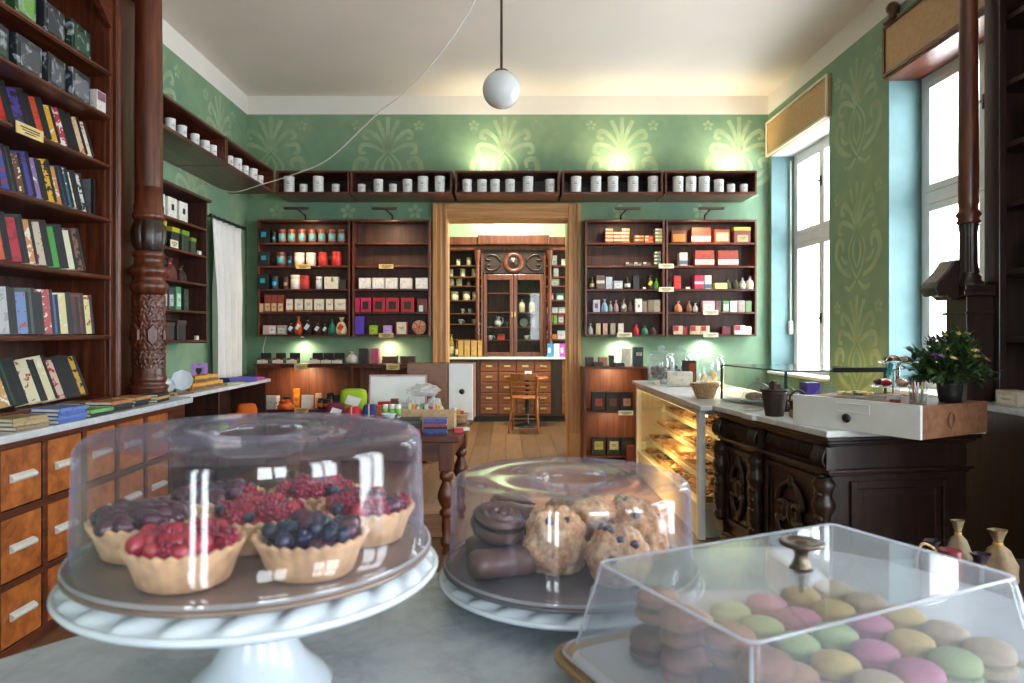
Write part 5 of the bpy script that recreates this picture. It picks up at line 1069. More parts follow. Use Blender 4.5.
# ------------------------------------------------------------------ the table in the middle of the shop
TX0, TX1, TY0, TY1, TT = -1.42, -.27, 4.44, 5.50, .75
tb = thing('display_table', 'dark wooden display table with turned legs crowded with gifts', 'table', ((TX0+TX1)/2, (TY0+TY1)/2, 0), -.04)
hx, hy = (TX1-TX0)/2, (TY1-TY0)/2
MB().box(-hx,hx,-hy,hy,TT-.035,TT-.0).build('tabletop', 'mahogx', tb, bevel=.008)
MB().box(-hx+.06,hx-.06,-hy+.06,-hy+.085,TT-.16,TT-.0355).box(-hx+.06,hx-.06,hy-.085,hy-.06,TT-.16,TT-.0355).box(-hx+.06,-hx+.085,-hy+.085,hy-.085,TT-.16,TT-.0355).box(hx-.085,hx-.06,-hy+.085,hy-.085,TT-.16,TT-.0355).build('apron', 'mahogx', tb, bevel=.003)
for sx in (-1, 1):
    for sy in (-1, 1):
        l = MB(); x, y = sx*(hx-.09), sy*(hy-.09)
        l.box(x-.045,x+.045,y-.045,y+.045,TT-.22,TT-.036)
        l.lathe([(0,TT-.2205),(.032,TT-.2205),(.045,TT-.245),(.045,TT-.27),(.028,TT-.29),(.034,TT-.31),(.055,TT-.36),(.058,TT-.40),(.04,TT-.44),(.028,TT-.46),(.046,TT-.48),(.046,TT-.50),(.028,TT-.52),(.034,TT-.58),(.026,TT-.64),(.040,TT-.665),(.040,TT-.69),(.024,TT-.71),(.03,.0),(0,0)], (x,y,0), 20)
        l.build('leg', 'mahog', tb, bevel=.003)
o = thing('floor_crate', 'low cardboard box on the floor under the display table', 'box', (-.62,5.0,.001), .1)
MB().box(-.25,.2,-.15,.15,0,.16).build('body','pine',o,bevel=.004)
setc(MB().box(-.2,.0,-.16,-.151,.03,.14).build('label_panel','goods',o),'3c7a78')
T0 = TT+.001
def tx(px, Y): return pX(px, Y)
# beige card tray with stacked pocket books in front
o = thing('card_tray', 'open beige cardboard tray at the front of the display table', 'tray', (tx(428,4.78),4.78,T0), -.03)
m = MB().box(-.18,.18,-.008,0,0,.135).box(-.18,-.172,.0005,.13,0,.11).box(.172,.18,.0005,.13,0,.11).box(-.1715,.1715,.122,.13,0,.11).box(-.1715,.1715,.001,.1215,0,.006); setc(m.build('tray','goods',o,bevel=.002),'c9a27a')
def pocket(px, Y, cols, w, nm, where):
    labs = ordinals([n for _, n in cols][::-1], 'top', where)[::-1]
    for k, (c, n) in enumerate(cols):
        o = thing('pocket_book', labs[k], 'book', (tx(px,Y)+random.uniform(-.004,.004),Y,T0+k*.0165), random.uniform(-.04,.04), 'pocket books on the display table')
        setc(MB().box(-w/2,w/2,-.055,.055,0,.0025).box(-w/2,w/2,-.055,.055,.0127,.0152).box(-w/2,w/2,-.055,-.0525,.0026,.0126).build('cover','book',o),c)
        MB().box(-w/2+.003,w/2-.003,-.0523,.052,.0027,.0125).build('page_block','pages',o)
pocket(411,4.62,[('d0556a','rose pink pocket book'),('d0556a','rose pink pocket book'),('2b2b30','black pocket book'),('3a3a3c','black pocket book'),('5a5a44','olive pocket book'),('2b2b30','black pocket book')],.14,'','in the black and pink stack')
pocket(435.5,4.60,[('3d4a8a','dark blue pocket book'),('42508f','dark blue pocket book'),('2a2d3c','midnight black pocket book'),('b04458','rose red pocket book'),('47559a','dark blue pocket book'),('5a66a4','light blue pocket book')],.15,'','in the blue stack')
# upright white fronted drawer and brown carton behind
o = thing('upright_drawer', 'wooden drawer with white front and black knob standing upright on the table', 'drawer', (tx(461,5.30),5.30,T0), -.06)
MB().box(-.09,.09,-.018,0,0,.42).build('front','white',o,bevel=.003)
MB().box(-.085,-.073,.0005,.26,0,.42).box(.073,.085,.0005,.26,0,.42).box(-.0725,.0725,.0005,.26,.0,.01).box(-.0725,.0725,.0005,.26,.41,.42).build('box','pine',o)
MB(Matrix.Translation((.012,-.018,.215)) @ Matrix.Rotation(PI/2,4,'X')).lathe([(.008,0),(.01,.012),(.02,.018),(.02,.026),(0,.03)], seg=20).build('knob','black',o)
o = thing('brown_carton', 'plain brown cardboard carton behind the white board on the table', 'carton', (tx(429,5.36),5.36,T0), .02)
setc(MB().box(-.155,.145,-.1,.1,0,.425).build('body','goods',o,bevel=.004),'7a4c2c'); setc(MB().box(-.155,.145,-.004,.004,.4255,.427).build('tape','goods',o),'9a6a40')
o = thing('white_board', 'white board with pink rim leaning against the brown carton', 'board', (tx(397,5.14),5.14,T0+.006), 0)
m = MB(Matrix.Rotation(-.16,4,'X')); m.box(-.20,.20,0,.02,0,.33); m.build('board','white',o,bevel=.003)
m = MB(Matrix.Rotation(-.16,4,'X')); m.box(-.21,.21,-.006,.024,.3305,.342).box(-.21,-.2005,-.006,.024,0,.33).box(.2005,.21,-.006,.024,0,.33); setc(m.build('rim','goods',o),'c99a9a')
# crumpled cellophane bags in a heap
def crumple(x, y, z, r, label, seed):
    b = MB(); b.ball((0,0,0), 1, 22, 14); vs = []
    for v in b.v:
        p = Vector(v); q = 1+.30*noise.noise(p*2.2+Vector((seed,0,seed)))+.20*noise.noise(p*5.5+Vector((0,seed,0)))
        vs.append((p.x*q*r[0], p.y*q*r[1], max(p.z*q*r[2], -r[2]*.7)))
    b.v = vs; b.s = [False]*len(b.s); zm = min(v[2] for v in vs)
    o = tag(b.build('cellophane_bag', 'cellophane', loc=(x,y,z-zm+.0006)), label, 'bag', 'cellophane bags on the display table')
    m = MB()
    for k in range(5): m.ball((r[0]*.45*math.cos(k*1.26), r[1]*.3*math.sin(k*1.26), zm*.35), (r[0]*.2, r[1]*.2, r[2]*.25), 9, 6)
    setc(m.build('filling', 'goods', o), 'e0ddd8')
crumple(tx(411,5.05),5.05,T0,(.064,.05,.105),'clear crumpled cellophane bag beside the standing books',2)
crumple(tx(433.5,5.07),5.065,T0,(.064,.055,.11),'large clear cellophane bag before the brown carton',5)
crumple(tx(424,5.06),5.06,T0+.20,(.11,.055,.05),'clear cellophane bag on top of the heap',9)
# standing small books
for k, (px, c, l, w) in enumerate(((410.5,'d9d2a0','small yellow striped book standing in the tray',.02),(414.5,'d98a2c','small orange book standing in the tray',.02),(418.5,'e0dfd6','small white book standing in the tray',.022),(422,'6a9a6a','small green book standing in the tray',.018),(427,'d8dad6','white book with red edge standing in the tray',.024),(431,'d0464e','small red book standing in the tray',.02),(434.5,'e2b0b0','pale pink book standing in the tray',.02),(438.5,'d8b43c','small golden book standing in the tray',.024))):
    o = thing('small_book', l, 'book', (tx(px,4.82),4.841,T0+.0075), 0, 'small books in the card tray')
    h = .165-.01*(k % 3); setc(MB().box(-w/2,-w/2+.002,-.045,.045,0,h).box(w/2-.002,w/2,-.045,.045,0,h).box(-w/2+.002,w/2-.002,-.045,-.043,0,h).build('cover','book',o),c); MB().box(-w/2+.0022,w/2-.0022,-.0425,.043,.003,h-.003).build('page_block','pages',o)
# brown paper wedge, baskets, bowls
o = thing('brown_wedge', 'upright brown paper cone beside the card tray', 'paper cone', (tx(394,4.88),4.88,T0), .2)
setc(MB().add([(-.06,-.05,0),(.06,-.04,0),(.05,.05,0),(-.05,.05,0),(-.02,-.02,.19),(.03,-.01,.185),(.03,.02,.185),(-.02,.02,.19)],[(0,3,2,1),(4,5,6,7),(0,1,5,4),(1,2,6,5),(2,3,7,6),(3,0,4,7)]).build('cone','fabric',o,bevel=.004),'5a2f1c')
setc(MB().box(-.022,.03,-.022,.022,.1905,.197).build('folded_edge','fabric',o),'7a4628')
# woven brown basket with trimmings at the right end
o = thing('fruit_basket', 'shallow brown wicker basket at the end of the display table', 'basket', (tx(457.5,5.12),5.12,T0))
MB().lathe([(0,0),(.06,0),(.073,.03),(.082,.06),(.086,.062),(.086,.07),(.075,.07),(.064,.03),(.055,.012),(0,.012)], seg=32).build('bowl','straw',o)
for k in range(5):
    a = k*1.25; p = carton(o.location.x+.032*math.cos(a),o.location.y+.032*math.sin(a),T0+.0135,.026,.022,.075+.01*(k%3),['c23a3a','d8b45a','e0d8c8','8a3a2c','c9a03a'][k],['red','yellow','ivory','russet','golden'][k]+' sweet packet standing in the wicker basket','packet','packets in the wicker basket',None,a)
carton(tx(462,4.74),4.73,T0,.09,.06,.02,'d8d2c4','ivory packet lying at the table end','packet','packets at the table end',None,.5); carton(tx(458.5,4.64),4.62,T0,.06,.05,.03,'c23040','red packet lying at the table end','packet','packets at the table end',None,.2)
# soft goods on the left half
def bundle(px, Y, w, h, d, c, l, z=0, rz=0, card=None, nm='gift_parcel', ribbon=None):
    def mod(k, a, r, zz):
        ca, sa = math.cos(a), math.sin(a); q = (abs(ca)**4+abs(sa)**4)**(-.25); return r*q*(1+.03*math.sin(a*5+k*1.3)), zz
    o = setc(MB().lathe([(0,0),(.40,0),(.48,.10),(.5,.35),(.49,.7),(.44,.92),(.30,1),(0,.98)], seg=32, mod=mod).build(nm,'fabric',loc=(tx(px,Y),Y,T0+z),rotz=rz),c)
    o.scale = (w,d,h); tag(o, l, 'parcel', 'gift parcels on the display table')
    if card: setc(MB(Matrix.Translation((.02,-.52,.5)) @ Matrix.Rotation(.35,4,'Y')).box(-.26,.26,-.02,.0,-.2,.2).build('tag','goods',o),card)
    if ribbon: setc(MB().lathe([(.507,0)],seg=4).build('x','goods',o),ribbon) if False else setc(MB().box(-.05,.05,-.53,.53,1.005,1.02).box(-.05,.05,-.53,-.515,.02,1.004).build('ribbon','goods',o),ribbon)
    return o
bundle(353.5,4.95,.185,.155,.13,'9ab81e','lime green parcel with white tag on the display table',.105,.1,'e2ddd8')
bundle(349,4.87,.15,.10,.12,'7a1c2c','maroon parcel under the lime one',0,.1)
RI = .085
tag(MB().box(tx(326,4.68),tx(402.5,4.68),4.55,4.795,T0,T0+RI-.001).build('riser','mahogx',bevel=.003),'low dark wooden riser lifting the small gifts on the display table','riser')
bundle(336,4.70,.13,.10,.10,'6a1a28','maroon parcel with white tag at the table edge',RI,.2,'e4e2e2')
bundle(353.5,4.62,.088,.085,.085,'c2202e','red parcel with cord on the display table',RI,-.1,None,ribbon='d8c8a0')
bundle(369.5,4.66,.085,.095,.08,'28327e','navy blue parcel with cord on the display table',RI,.1,None,ribbon='d8c8a0')
bundle(372.5,5.04,.08,.145,.08,'a9bf86','pale green parcel behind the navy one',0,0)
carton(tx(384.5,5.02),5.02,T0,.085,.07,.165,'c9281f','bright red box before the white board','box',None,'d8382c',print_=False)
carton(tx(379.5,4.75),4.755,T0+RI,.05,.05,.08,'c05a2a','orange box beside the green cups','box',None,None)
o = thing('white_bowl', 'small white bowl standing on the display table', 'bowl', (tx(388.5,4.615),4.615,T0+RI)); MB().lathe([(0,.004),(.025,0),(.03,.006),(.048,.035),(.05,.04),(.046,.04),(.028,.012),(0,.01)], seg=28).build('body','china',o)
for k, px in enumerate((385.5,392,398)):
    o = canister(tx(px,4.72),4.72,T0+RI,.019,.09,'e0e4d8',ordinals(['small white cup with green band']*3,'curtain side','on the table')[k],'cup','green banded cups',band='7ab04a',lid='eceae4',name='paper_cup')

# bright soft parcels in the open bay under the side counter
for x, y, c, l, w, h, rz in ((-2.60,6.62,'a844b8','violet soft parcel in the open bay under the side counter',.17,.09,.3),(-2.59,6.42,'9ac43a','lime soft parcel in the open bay under the side counter',.14,.07,.8),(-2.61,7.14,'e06a1c','large orange soft parcel in the open bay under the side counter',.20,.17,.5),(-2.62,6.88,'d8551c','small orange soft parcel in the open bay under the side counter',.17,.10,1.1)):
    o = bundle(506+x*F_/y, y, w, h, w*.7, c, l, .521-T0, rz, None, 'soft_parcel'); o['group'] = 'parcels in the open bay'
from mathutils import noise

# ------------------------------------------------------------------ lit glazed case
GX, GY0, GY1, GB = 1.30, 4.80, 7.11, .235
gc = thing('display_case', 'white glazed sweet case with warm lit slanting shelves', 'display case', (1.65, 5.95, 0))
G = lambda: MB(Matrix.Translation((-1.65,-5.95,0)))
for x in (GX, 1.97):
    for y in (GY0, GY1-.05): G().box(x,x+.05,y,y+.05,0,.889).build('post', 'white', gc, bevel=.004)
G().box(GX+.012,1.99,GY0+.05,GY1-.05,.0,GB-.03).box(GX+.004,2.0,GY0+.051,GY1-.051,GB-.029,GB).build('base', 'cream', gc, bevel=.004)
G().box(GX+.005,GX+.045,GY0+.051,GY1-.051,.845,.889).box(1.975,2.015,GY0+.051,GY1-.051,.845,.889).box(GX+.051,1.969,GY0+.004,GY0+.044,.845,.889).box(GX+.051,1.969,GY1-.044,GY1-.004,.845,.889).build('top_rail', 'white', gc, bevel=.003)
G().box(1.99,2.005,GY0+.051,GY1-.051,GB+.001,.844).build('back_panel', 'tan', gc)
G().box(GX+.05,1.985,GY1-.03,GY1-.02,GB+.001,.844).build('end_panel', 'cream', gc)
G().box(GX+.02,GX+.025,GY0+.05,GY1-.05,GB+.001,.844).build('front_pane', 'case', gc)
G().box(GX+.051,1.969,GY0+.02,GY0+.025,GB+.001,.844).build('end_pane', 'case', gc)
CS = [(.64,1.555),(.505,1.475),(.37,1.40)]
for z, x in CS:
    G().box(x,1.985,GY0+.06,GY1-.06,z-.018,z-.004).build('shelf', 'tan', gc)
    G().box(x+.05,x+.065,GY0+.06,GY1-.06,z-.028,z-.0185).build('shelf_lamp', 'caselamp', gc)
    G().box(x-.012,x-.0005,GY0+.06,GY1-.06,z-.022,z+.010).build('shelf_lip', 'cream', gc)
    area('case_shelf_light', (x+.07,5.95,z-.04), (x+.12,5.95,z-.6), (1,.64,.22), 6.5, .04, 2.1)
G().box(GX+.052,GX+.08,GY0+.06,GY1-.06,.825,.843).build('case_lamp', 'caselamp', gc)
area('case_light', (GX+.09,5.95,.82), (GX+.3,5.95,.3), (1,.66,.24), 24, .05, 2.1)
tag(MB().prism([(1.265,4.622),(2.06,4.748),(2.06,7.14),(1.265,7.14)],.891,.923).build('marble_worktop', 'marblew', bevel=.005), 'pale marble worktop of the glazed sweet case', 'worktop')
CTZ = .924
rngs = random.Random(3)
lv = [(z, x) for z, x in CS]+[(GB+.003, 1.36)]
nm4 = ['top shelf','second shelf','third shelf','floor']
for li, (z, x) in enumerate(lv):
    for k in range(6):
        y = GY0+.235+.352*k
        o = thing('sweet_tray', '', 'tray', ((x+1.93)/2, y, z+.0), 0, 'wooden sweet trays in the glazed case')
        o['label'] = f'{ORD[k]} light wood tray from the carved counter on the {nm4[li]} of the glazed case'
        w, d = (1.93-x)/2-.004, .165
        MB().box(-w,w,-d,d,0,.008).box(-w,-w+.008,-d,d,.0081,.035).box(w-.008,w,-d,d,.0081,.045).box(-w+.0081,w-.0081,-d,-d+.008,.0081,.04).box(-w+.0081,w-.0081,d-.008,d,.0081,.04).build('tray', 'tan', o)
        if li == 2 and k in (3,4):
            for q in range(3):
                b = MB().tube([(-w*.7,-.08+.075*q,.036),(w*.7,-.075+.075*q,.036)], .026, 12).build('wafer_roll', 'crust', loc=(o.location.x,y,z+.001+.0), bevel=.006)
                tag(b, f'{ORD[q]} golden wafer roll in the {ORD[k]} tray on the third shelf of the glazed case', 'wafer roll', 'wafer rolls')
            continue
        m = MB()
        for q in range(54):
            px, py = -w+.03+rngs.random()*(2*w-.07), -d+.025+rngs.random()*(2*d-.05)
            m.ball((px,py,.02+rngs.random()*.012), (.014+.006*rngs.random(),.014+.005*rngs.random(),.011), 7, 5)
        p = m.build('pralines', ['choc','crust','chocd','choc','scone'][(k+li) % 5], loc=(o.location.x,y,z))
        tag(p, f'loose pralines heaped in the {ORD[k]} tray on the {nm4[li]} of the glazed case', 'pralines', None, 'stuff')
# ------------------------------------------------------------------ things on top of the case
def sweet_jar(x, y, z, r, h, label, fill, nfill):
    o = thing('glass_jar', label, 'jar', (x,y,z), 0, 'glass jars on the sweet case')
    MB().lathe([(0,0),(r*.96,0),(r,.01),(r,h*.62),(r*.95,h*.68),(r*.84,h*.715),(r*.84,h*.74),(r*.81,h*.74),(r*.81,h*.71),(r*.93,h*.67),(r*.975,h*.61),(r*.975,.02),(0,.012)], seg=36).build('body','jar',o)
    MB().lathe([(r*.90,h*.742),(r*.92,h*.765),(r*.75,h*.82),(r*.3,h*.86),(r*.14,h*.87),(r*.13,h*.89),(r*.26,h*.92),(r*.27,h*.96),(r*.14,h),(0,h)], seg=32).build('lid','jar',o)
    m = MB()
    for q in range(nfill):
        a = rngs.random()*6.28; rr = (r*.95-.026)*math.sqrt(rngs.random()); zz = .042+h*.30*rngs.random()
        m.ball((rr*math.cos(a),rr*math.sin(a),zz), .022, 8, 5)
    p = m.build('sweets', fill, loc=(x,y,z)); tag(p, 'loose sweets inside the '+label.split(',')[0], 'sweets', None, 'stuff')
sweet_jar(1.47,6.72,CTZ,.125,.36,'wide glass jar with knob lid nearest the low shelf','choc',46)
sweet_jar(1.70,6.88,CTZ,.105,.36,'glass jar with knob lid between the other two','chocd',16)
sweet_jar(1.75,6.05,CTZ,.105,.36,'tall glass jar with knob lid behind the wooden bowl','petal_y',10)
carton(pX(659,6.3),6.38,CTZ,.05,.012,.05,'e0c8a8','small cream price card before the widest glass jar','price card')
carton(1.555,6.36,CTZ,.22,.11,.13,'d9d2c6','white card box standing before the glass jars','box',None,'e6dcc6',-.2,print_=False)
o = carton(1.71,6.62,CTZ,.13,.03,.22,'3a2c20','dark card menu leaning between the glass jars','card',None,'8a3c24',-.5,pan=(.5,.95,.1,.9),print_=False)
o = thing('wooden_bowl', 'small pale wicker bowl on the corner of the sweet case', 'bowl', (1.455,5.19,CTZ))
MB().lathe([(0,0),(.06,0),(.068,.012),(.09,.07),(.10,.10),(.105,.105),(.10,.112),(.088,.10),(.078,.06),(.05,.012),(0,.010)], seg=30).build('bowl','straw',o)
MB().lathe([(.1,.085),(.108,.088),(.108,.097),(.103,.10)], seg=30).build('rim','straw',o)
# ------------------------------------------------------------------ carved counter
cc = thing('carved_counter', 'dark carved wooden shop counter with pilasters and panels', 'counter', (1.535,3.40,0), math.radians(9))
CT = Matrix.Translation((1.535,3.40,0)) @ Matrix.Rotation(math.radians(9),4,'Z')
def cw(x, y, z=0): v = CT @ Vector((x,y,z)); return (v.x, v.y, v.z)
CW, CL = .87, 1.235
MB().box(.07,CW-.05,.07,CL-.02,.10,.896).build('body','dark',cc)
MB().box(.05,CW-.04,.05,CL-.01,0,.0995).box(.058,CW-.045,.058,CL-.015,.0996,.13).build('plinth','dark',cc,bevel=.01)
m = MB(); 
for a, z0, z1 in ((.012,.876,.896),(.030,.858,.8755),(.045,.846,.8575)): m.box(a,CW-a,a,CL-.004,z0,z1)
for a, z0, z1 in ((.035,.715,.732),(.05,.70,.7148)): m.box(a,CW-a,a,CL-.004,z0,z1)
m.build('moulding','darkx',cc,bevel=.005)
g = MB()
def gad(p0, p1, n, nx):
    for k in range(n):
        t = (k+.5)/n; x = p0[0]+(p1[0]-p0[0])*t; y = p0[1]+(p1[1]-p0[1])*t
        T = Matrix.Translation((x,y,.79)) @ Matrix.Rotation(.5,4,Vector((nx[0],nx[1],0)))
        sv = g.T; g.T = T; g.ball((0,0,0), (.014 if nx[0] else .011, .011 if nx[0] else .014, .048), 8, 6); g.T = sv
gad((.066,.14),(.066,.68),24,(1,0)); g.build('gadroon_frieze','dark',cc)
g = MB(); gad((.066,.82),(.066,1.15),16,(1,0)); g.build('gadroon_frieze','dark',cc)
def panel_x(y0,y1,z0,z1):
    f = MB(); t = .05
    for i, (t0, dd) in enumerate(((0,.0),(.035,.012))):
        x0, x1 = .052+dd, .0695; a, b, c, d = y0+t0, y1-t0, z0+t0, z1-t0; q = .03
        f.box(x0,x1,a,a+q,c,d).box(x0,x1,b-q,b,c,d).box(x0,x1,a+q,b-q,c,c+q).box(x0,x1,a+q,b-q,d-q,d)
    f.build('panel_frame','dark',cc,bevel=.005)
    r = MB()
    cy, cz = (y0+y1)/2, (z0+z1)/2; hh, ww = (z1-z0)*.34, (y1-y0)*.26
    for s in (-1,1):
        for e in (-1,1):
            ps = curve([(.062,cy,cz+e*hh*1.05),(.056,cy+s*ww*.7,cz+e*hh*.7),(.056,cy+s*ww*.9,cz+e*hh*.25),(.058,cy+s*ww*.35,cz+e*hh*.3),(.06,cy+s*ww*.1,cz+e*hh*.05)],6)
            r.tube(ps, [.012+.006*math.sin(PI*k/(len(ps)-1)) for k in range(len(ps))], 6)
        r.ball((.062,cy+s*ww*.5,cz), (.014,.03,.055), 10, 6)
    r.ball((.06,cy,cz), (.02,.035,.06), 12, 8); r.ball((.062,cy,cz+hh), (.016,.03,.04), 10, 6); r.ball((.062,cy,cz-hh), (.016,.03,.04), 10, 6)
    r.build('panel_carving','dark',cc)
panel_x(.15,.67,.19,.68); panel_x(.84,1.15,.19,.68)
f = MB()
for t0, dd in ((0,0),(.04,.012)):
    y0, y1 = .052+dd, .0695; a, b, c, d = .17+t0, CW-.16-t0, .19+t0, .67-t0; q = .035
    f.box(a,a+q,y0,y1,c,d).box(b-q,b,y0,y1,c,d).box(a+q,b-q,y0,y1,c,c+q).box(a+q,b-q,y0,y1,d-q,d)
f.build('panel_frame','darkx',cc,bevel=.006)
for y in (.085,.745,1.195):                            # carved pilasters
    p = MB(); p.box(.028,.0695,y-.05,y+.05,.131,.20).box(.02,.0695,y-.055,y+.055,.735,.845)
    def lf(k,a,r,z): return r*(1+.16*(k%2)*abs(math.sin(a*4))), z
    p.lathe([(.03,.2005),(.042,.23),(.03,.26),(.036,.29),(.046,.35),(.03,.42),(.040,.44),(.03,.46),(.034,.50),(.05,.545),(.052,.57),(.034,.60),(.044,.63),(.05,.66),(.036,.69),(.045,.699)], (.04,y,0), 24, mod=lf)
    for q in range(5): p.tube(curve([(.03,y-.04+.02*q,.742),(.006,y-.04+.02*q,.77),(.012,y-.04+.02*q,.81),(.03,y-.04+.02*q,.838)],4), .009, 6)
    for q in range(7): p.ball((.012,y,.25+.06*q), (.018,.03,.02), 8, 6)
    p.build('pilaster','dark',cc)
tag(MB().prism([(0,0),(CW,0),(CW,CL),(0,CL),(0,.83),(-.02,.81),(-.02,.68),(0,.66)],.897,.93).build('marble_worktop','marblew',loc=(1.535,3.40,0),rotz=math.radians(9),bevel=.006), 'white marble worktop of the dark carved counter', 'worktop')
MZ = .931
# white fronted drawer standing on the counter
FR, dx_ = Vector((1.81,3.10,0)), Vector((.477,-.879,0)).normalized()
DLx, DD, DH = .67, .53, .152
FLp = FR - dx_*DLx
dr = thing('drawer', 'long wooden drawer with white front, black knob and empty label frame', 'drawer', (FLp.x,FLp.y,MZ), math.atan2(dx_.y,dx_.x))
DTm = Matrix.Translation((FLp.x,FLp.y,MZ)) @ Matrix.Rotation(math.atan2(dx_.y,dx_.x),4,'Z')
def dw(x,y,z): v = DTm @ Vector((x,y,z)); return (v.x,v.y,v.z)
MB().box(0,DLx,0,.016,0,DH).build('front','white',dr,bevel=.002)
MB().box(.004,.018,.0165,DD,0,DH-.008).box(DLx-.018,DLx-.002,.0165,DD,0,DH-.004).box(.0185,DLx-.0185,DD-.014,DD,0,DH-.006).box(.0185,DLx-.0185,.0165,DD-.0145,0,.01).build('box','pine',dr,bevel=.002)
MB().box(.0185,DLx-.0185,.0165,DD-.0145,DH-.02,DH-.008).build('inner_lid','pine',dr)
m = MB()
m.box(.26,.43,-.004,-.0003,.088,.092).box(.26,.43,-.004,-.0003,.128,.132).box(.26,.264,-.004,-.0003,.0921,.1279).box(.426,.43,-.004,-.0003,.0921,.1279); m.build('label_frame','white',dr,bevel=.001)
k = MB(Matrix.Translation((.325,0,.062)) @ Matrix.Rotation(PI/2,4,'X')); k.lathe([(.008,.0003),(.009,.012),(.02,.016),(.023,.024),(.018,.032),(0,.035)], seg=24); k.build('knob','black',dr)
rg = MB(Matrix.Translation((DLx-.002,.23,.075)) @ Matrix.Rotation(PI/2,4,'Y')); n=20
rg.tube([(.033*math.cos(2*PI*i/n),.024*math.sin(2*PI*i/n),.006) for i in range(n+1)], .0035, 6, cap=False); rg.build('ring_handle','pine',dr)
TZD = MZ+DH-.008+.0012
# gold sweets dish, wire ring holder, packets on the drawer
x,y,z = dw(.24,.17,TZD)
o = thing('sweet_dish', 'flat dish on the white fronted drawer', 'dish', (x,y,TZD))
MB().lathe([(0,0),(.06,0),(.125,.012),(.13,.016),(.12,.016),(.06,.006),(0,.005)], seg=36).build('dish','jar',o)
for q in range(18):
    a = q*2.4; r = .018*math.sqrt(q+.3)+.004
    tag(MB().box(-.014,.014,-.009,.009,0,.012).build('wrapped_sweet', ['brass','brass','petal_y','leaf2'][q%4], loc=(x+r*math.cos(a),y+r*math.sin(a),TZD+.0175), rotz=q*1.1, bevel=.003), f'{ORD[q]} wrapped sweet from the middle of the flat dish, winding outwards', 'sweet', 'wrapped sweets on the flat dish')
x,y,z = dw(.33,.33,TZD)
o = thing('ring_holder', 'steel card holder with a large ring on a stem', 'card holder', (x,y,TZD))
n=28; m = MB(); m.tube([(.036*math.cos(2*PI*i/n),0,.175+.036*math.sin(2*PI*i/n)) for i in range(n+1)], .0035, 8, cap=False); m.build('ring','steel',o)
MB().tube([(0,0,.01),(0,0,.1389)], .004, 8).build('stem','steel',o); MB().lathe([(0,0),(.04,0),(.042,.005),(.01,.011),(0,.011)], seg=24).build('foot','steel',o)
setc(MB(Matrix.Translation((-.022,-.006,.13))@Matrix.Rotation(.25,4,'Y')).box(-.012,.012,-.002,.002,-.02,.045).build('teal_tag','goods',o),'2aa0a0')
for a, b, c, l, w, h in ((.42,.20,'cfcfd6','silver foil packet lying by the ring holder',.05,.03),(.47,.30,'8aa4c9','pale blue foil packet lying by the ring holder',.05,.035),(.12,.33,'d9c9b4','cream packet at the far end of the drawer',.06,.02),(.53,.21,'b9b4aa','grey foil packet lying before the flower pot',.045,.03),(.49,.10,'7a2a2a','dark red packet at the near end of the drawer',.04,.015)):
    x,y,z = dw(a,b,TZD); carton(x,y,TZD,w,.04,h,c,l,'packet','packets on the white fronted drawer',None,a*5)
# flowers
x,y,z = dw(.60,.345,TZD); fp = (x,y)
o = thing('flower_pot', 'bushy posy of orange and purple flowers in a dark pot', 'flowers', (x,y,TZD))
MB().lathe([(0,0),(.045,0),(.052,.04),(.056,.085),(.058,.09),(.052,.092),(.046,.08),(0,.075)], seg=28).build('pot','black',o)
st = MB(); fo = MB(); f2 = MB(); heads = []
rf = random.Random(5)
def leaf(mb, p, d, L, wd):
    d = d.normalized(); s = d.cross(Vector((0,0,1)));  s = s.normalized() if s.length > .01 else Vector((1,0,0)); u = s.cross(d)
    pts = [p, p+d*L*.35+s*wd*.5+u*L*.05, p+d*L-u*L*.12, p+d*L*.35-s*wd*.5+u*L*.05, p+d*L*.45-u*L*.03]
    mb.add(pts, [(0,1,4),(1,2,4),(2,3,4),(3,0,4)], 0)
for q in range(120):
    a = rf.random()*2*PI; el = rf.uniform(-.5,1.5); R = rf.uniform(.11,.205)
    tip = Vector((math.cos(a)*math.cos(el)*R*1.05, math.sin(a)*math.cos(el)*R, .13+math.sin(el)*R*(1.02 if el > 0 else .55)))
    base = Vector((math.cos(a)*.02, math.sin(a)*.02, .085)); mid = (base+tip)/2+Vector((0,0,.035))
    st.tube(curve([base,mid,tip],4), .0022, 5)
    for k in range(13):
        t = rf.uniform(.25,1.02); p = base.lerp(mid,t*2) if t < .5 else mid.lerp(tip,(t-.5)*2)
        d = Vector((rf.uniform(-1,1),rf.uniform(-1,1),rf.uniform(-.5,.7)))+(tip-base)*4
        leaf(fo if rf.random() < .78 else f2, p, d, rf.uniform(.035,.06), rf.uniform(.018,.032))
    if el > .35 and q % 2 == 0: heads.append(tip)
st.build('stems','stem',o); fo.build('foliage','foliage',o); f2.build('young_foliage','leaf2',o)
for q, tpt in enumerate(heads[:26]):
    kind = 'petal_p' if tpt.x*math.cos(0)-.3*tpt.y < -.05 else ('petal_o' if tpt.x > .06 else 'petal_y')
    h = MB(); n = 9; r = rf.uniform(.013,.021)
    h.ball((0,0,.002), (r*.4,r*.4,r*.35), 8, 5)
    for k in range(n):
        a = 2*PI*k/n; h.add([(0,0,.001),(r*.6*math.cos(a-.25),r*.6*math.sin(a-.25),.004),(r*1.1*math.cos(a),r*1.1*math.sin(a),.002),(r*.6*math.cos(a+.25),r*.6*math.sin(a+.25),.004)],[(0,1,2,3)])
    ho = h.build('flower_head',kind,o,loc=tuple(tpt+Vector((0,-.004,.006)))); ho.rotation_euler = (rf.uniform(.3,1.0),rf.uniform(-.4,.4),0)
x,y,z = dw(.58,.13,TZD)
o = thing('stick_glass', 'small clear glass of sugar sticks before the flower pot', 'glass', (x,y,TZD))
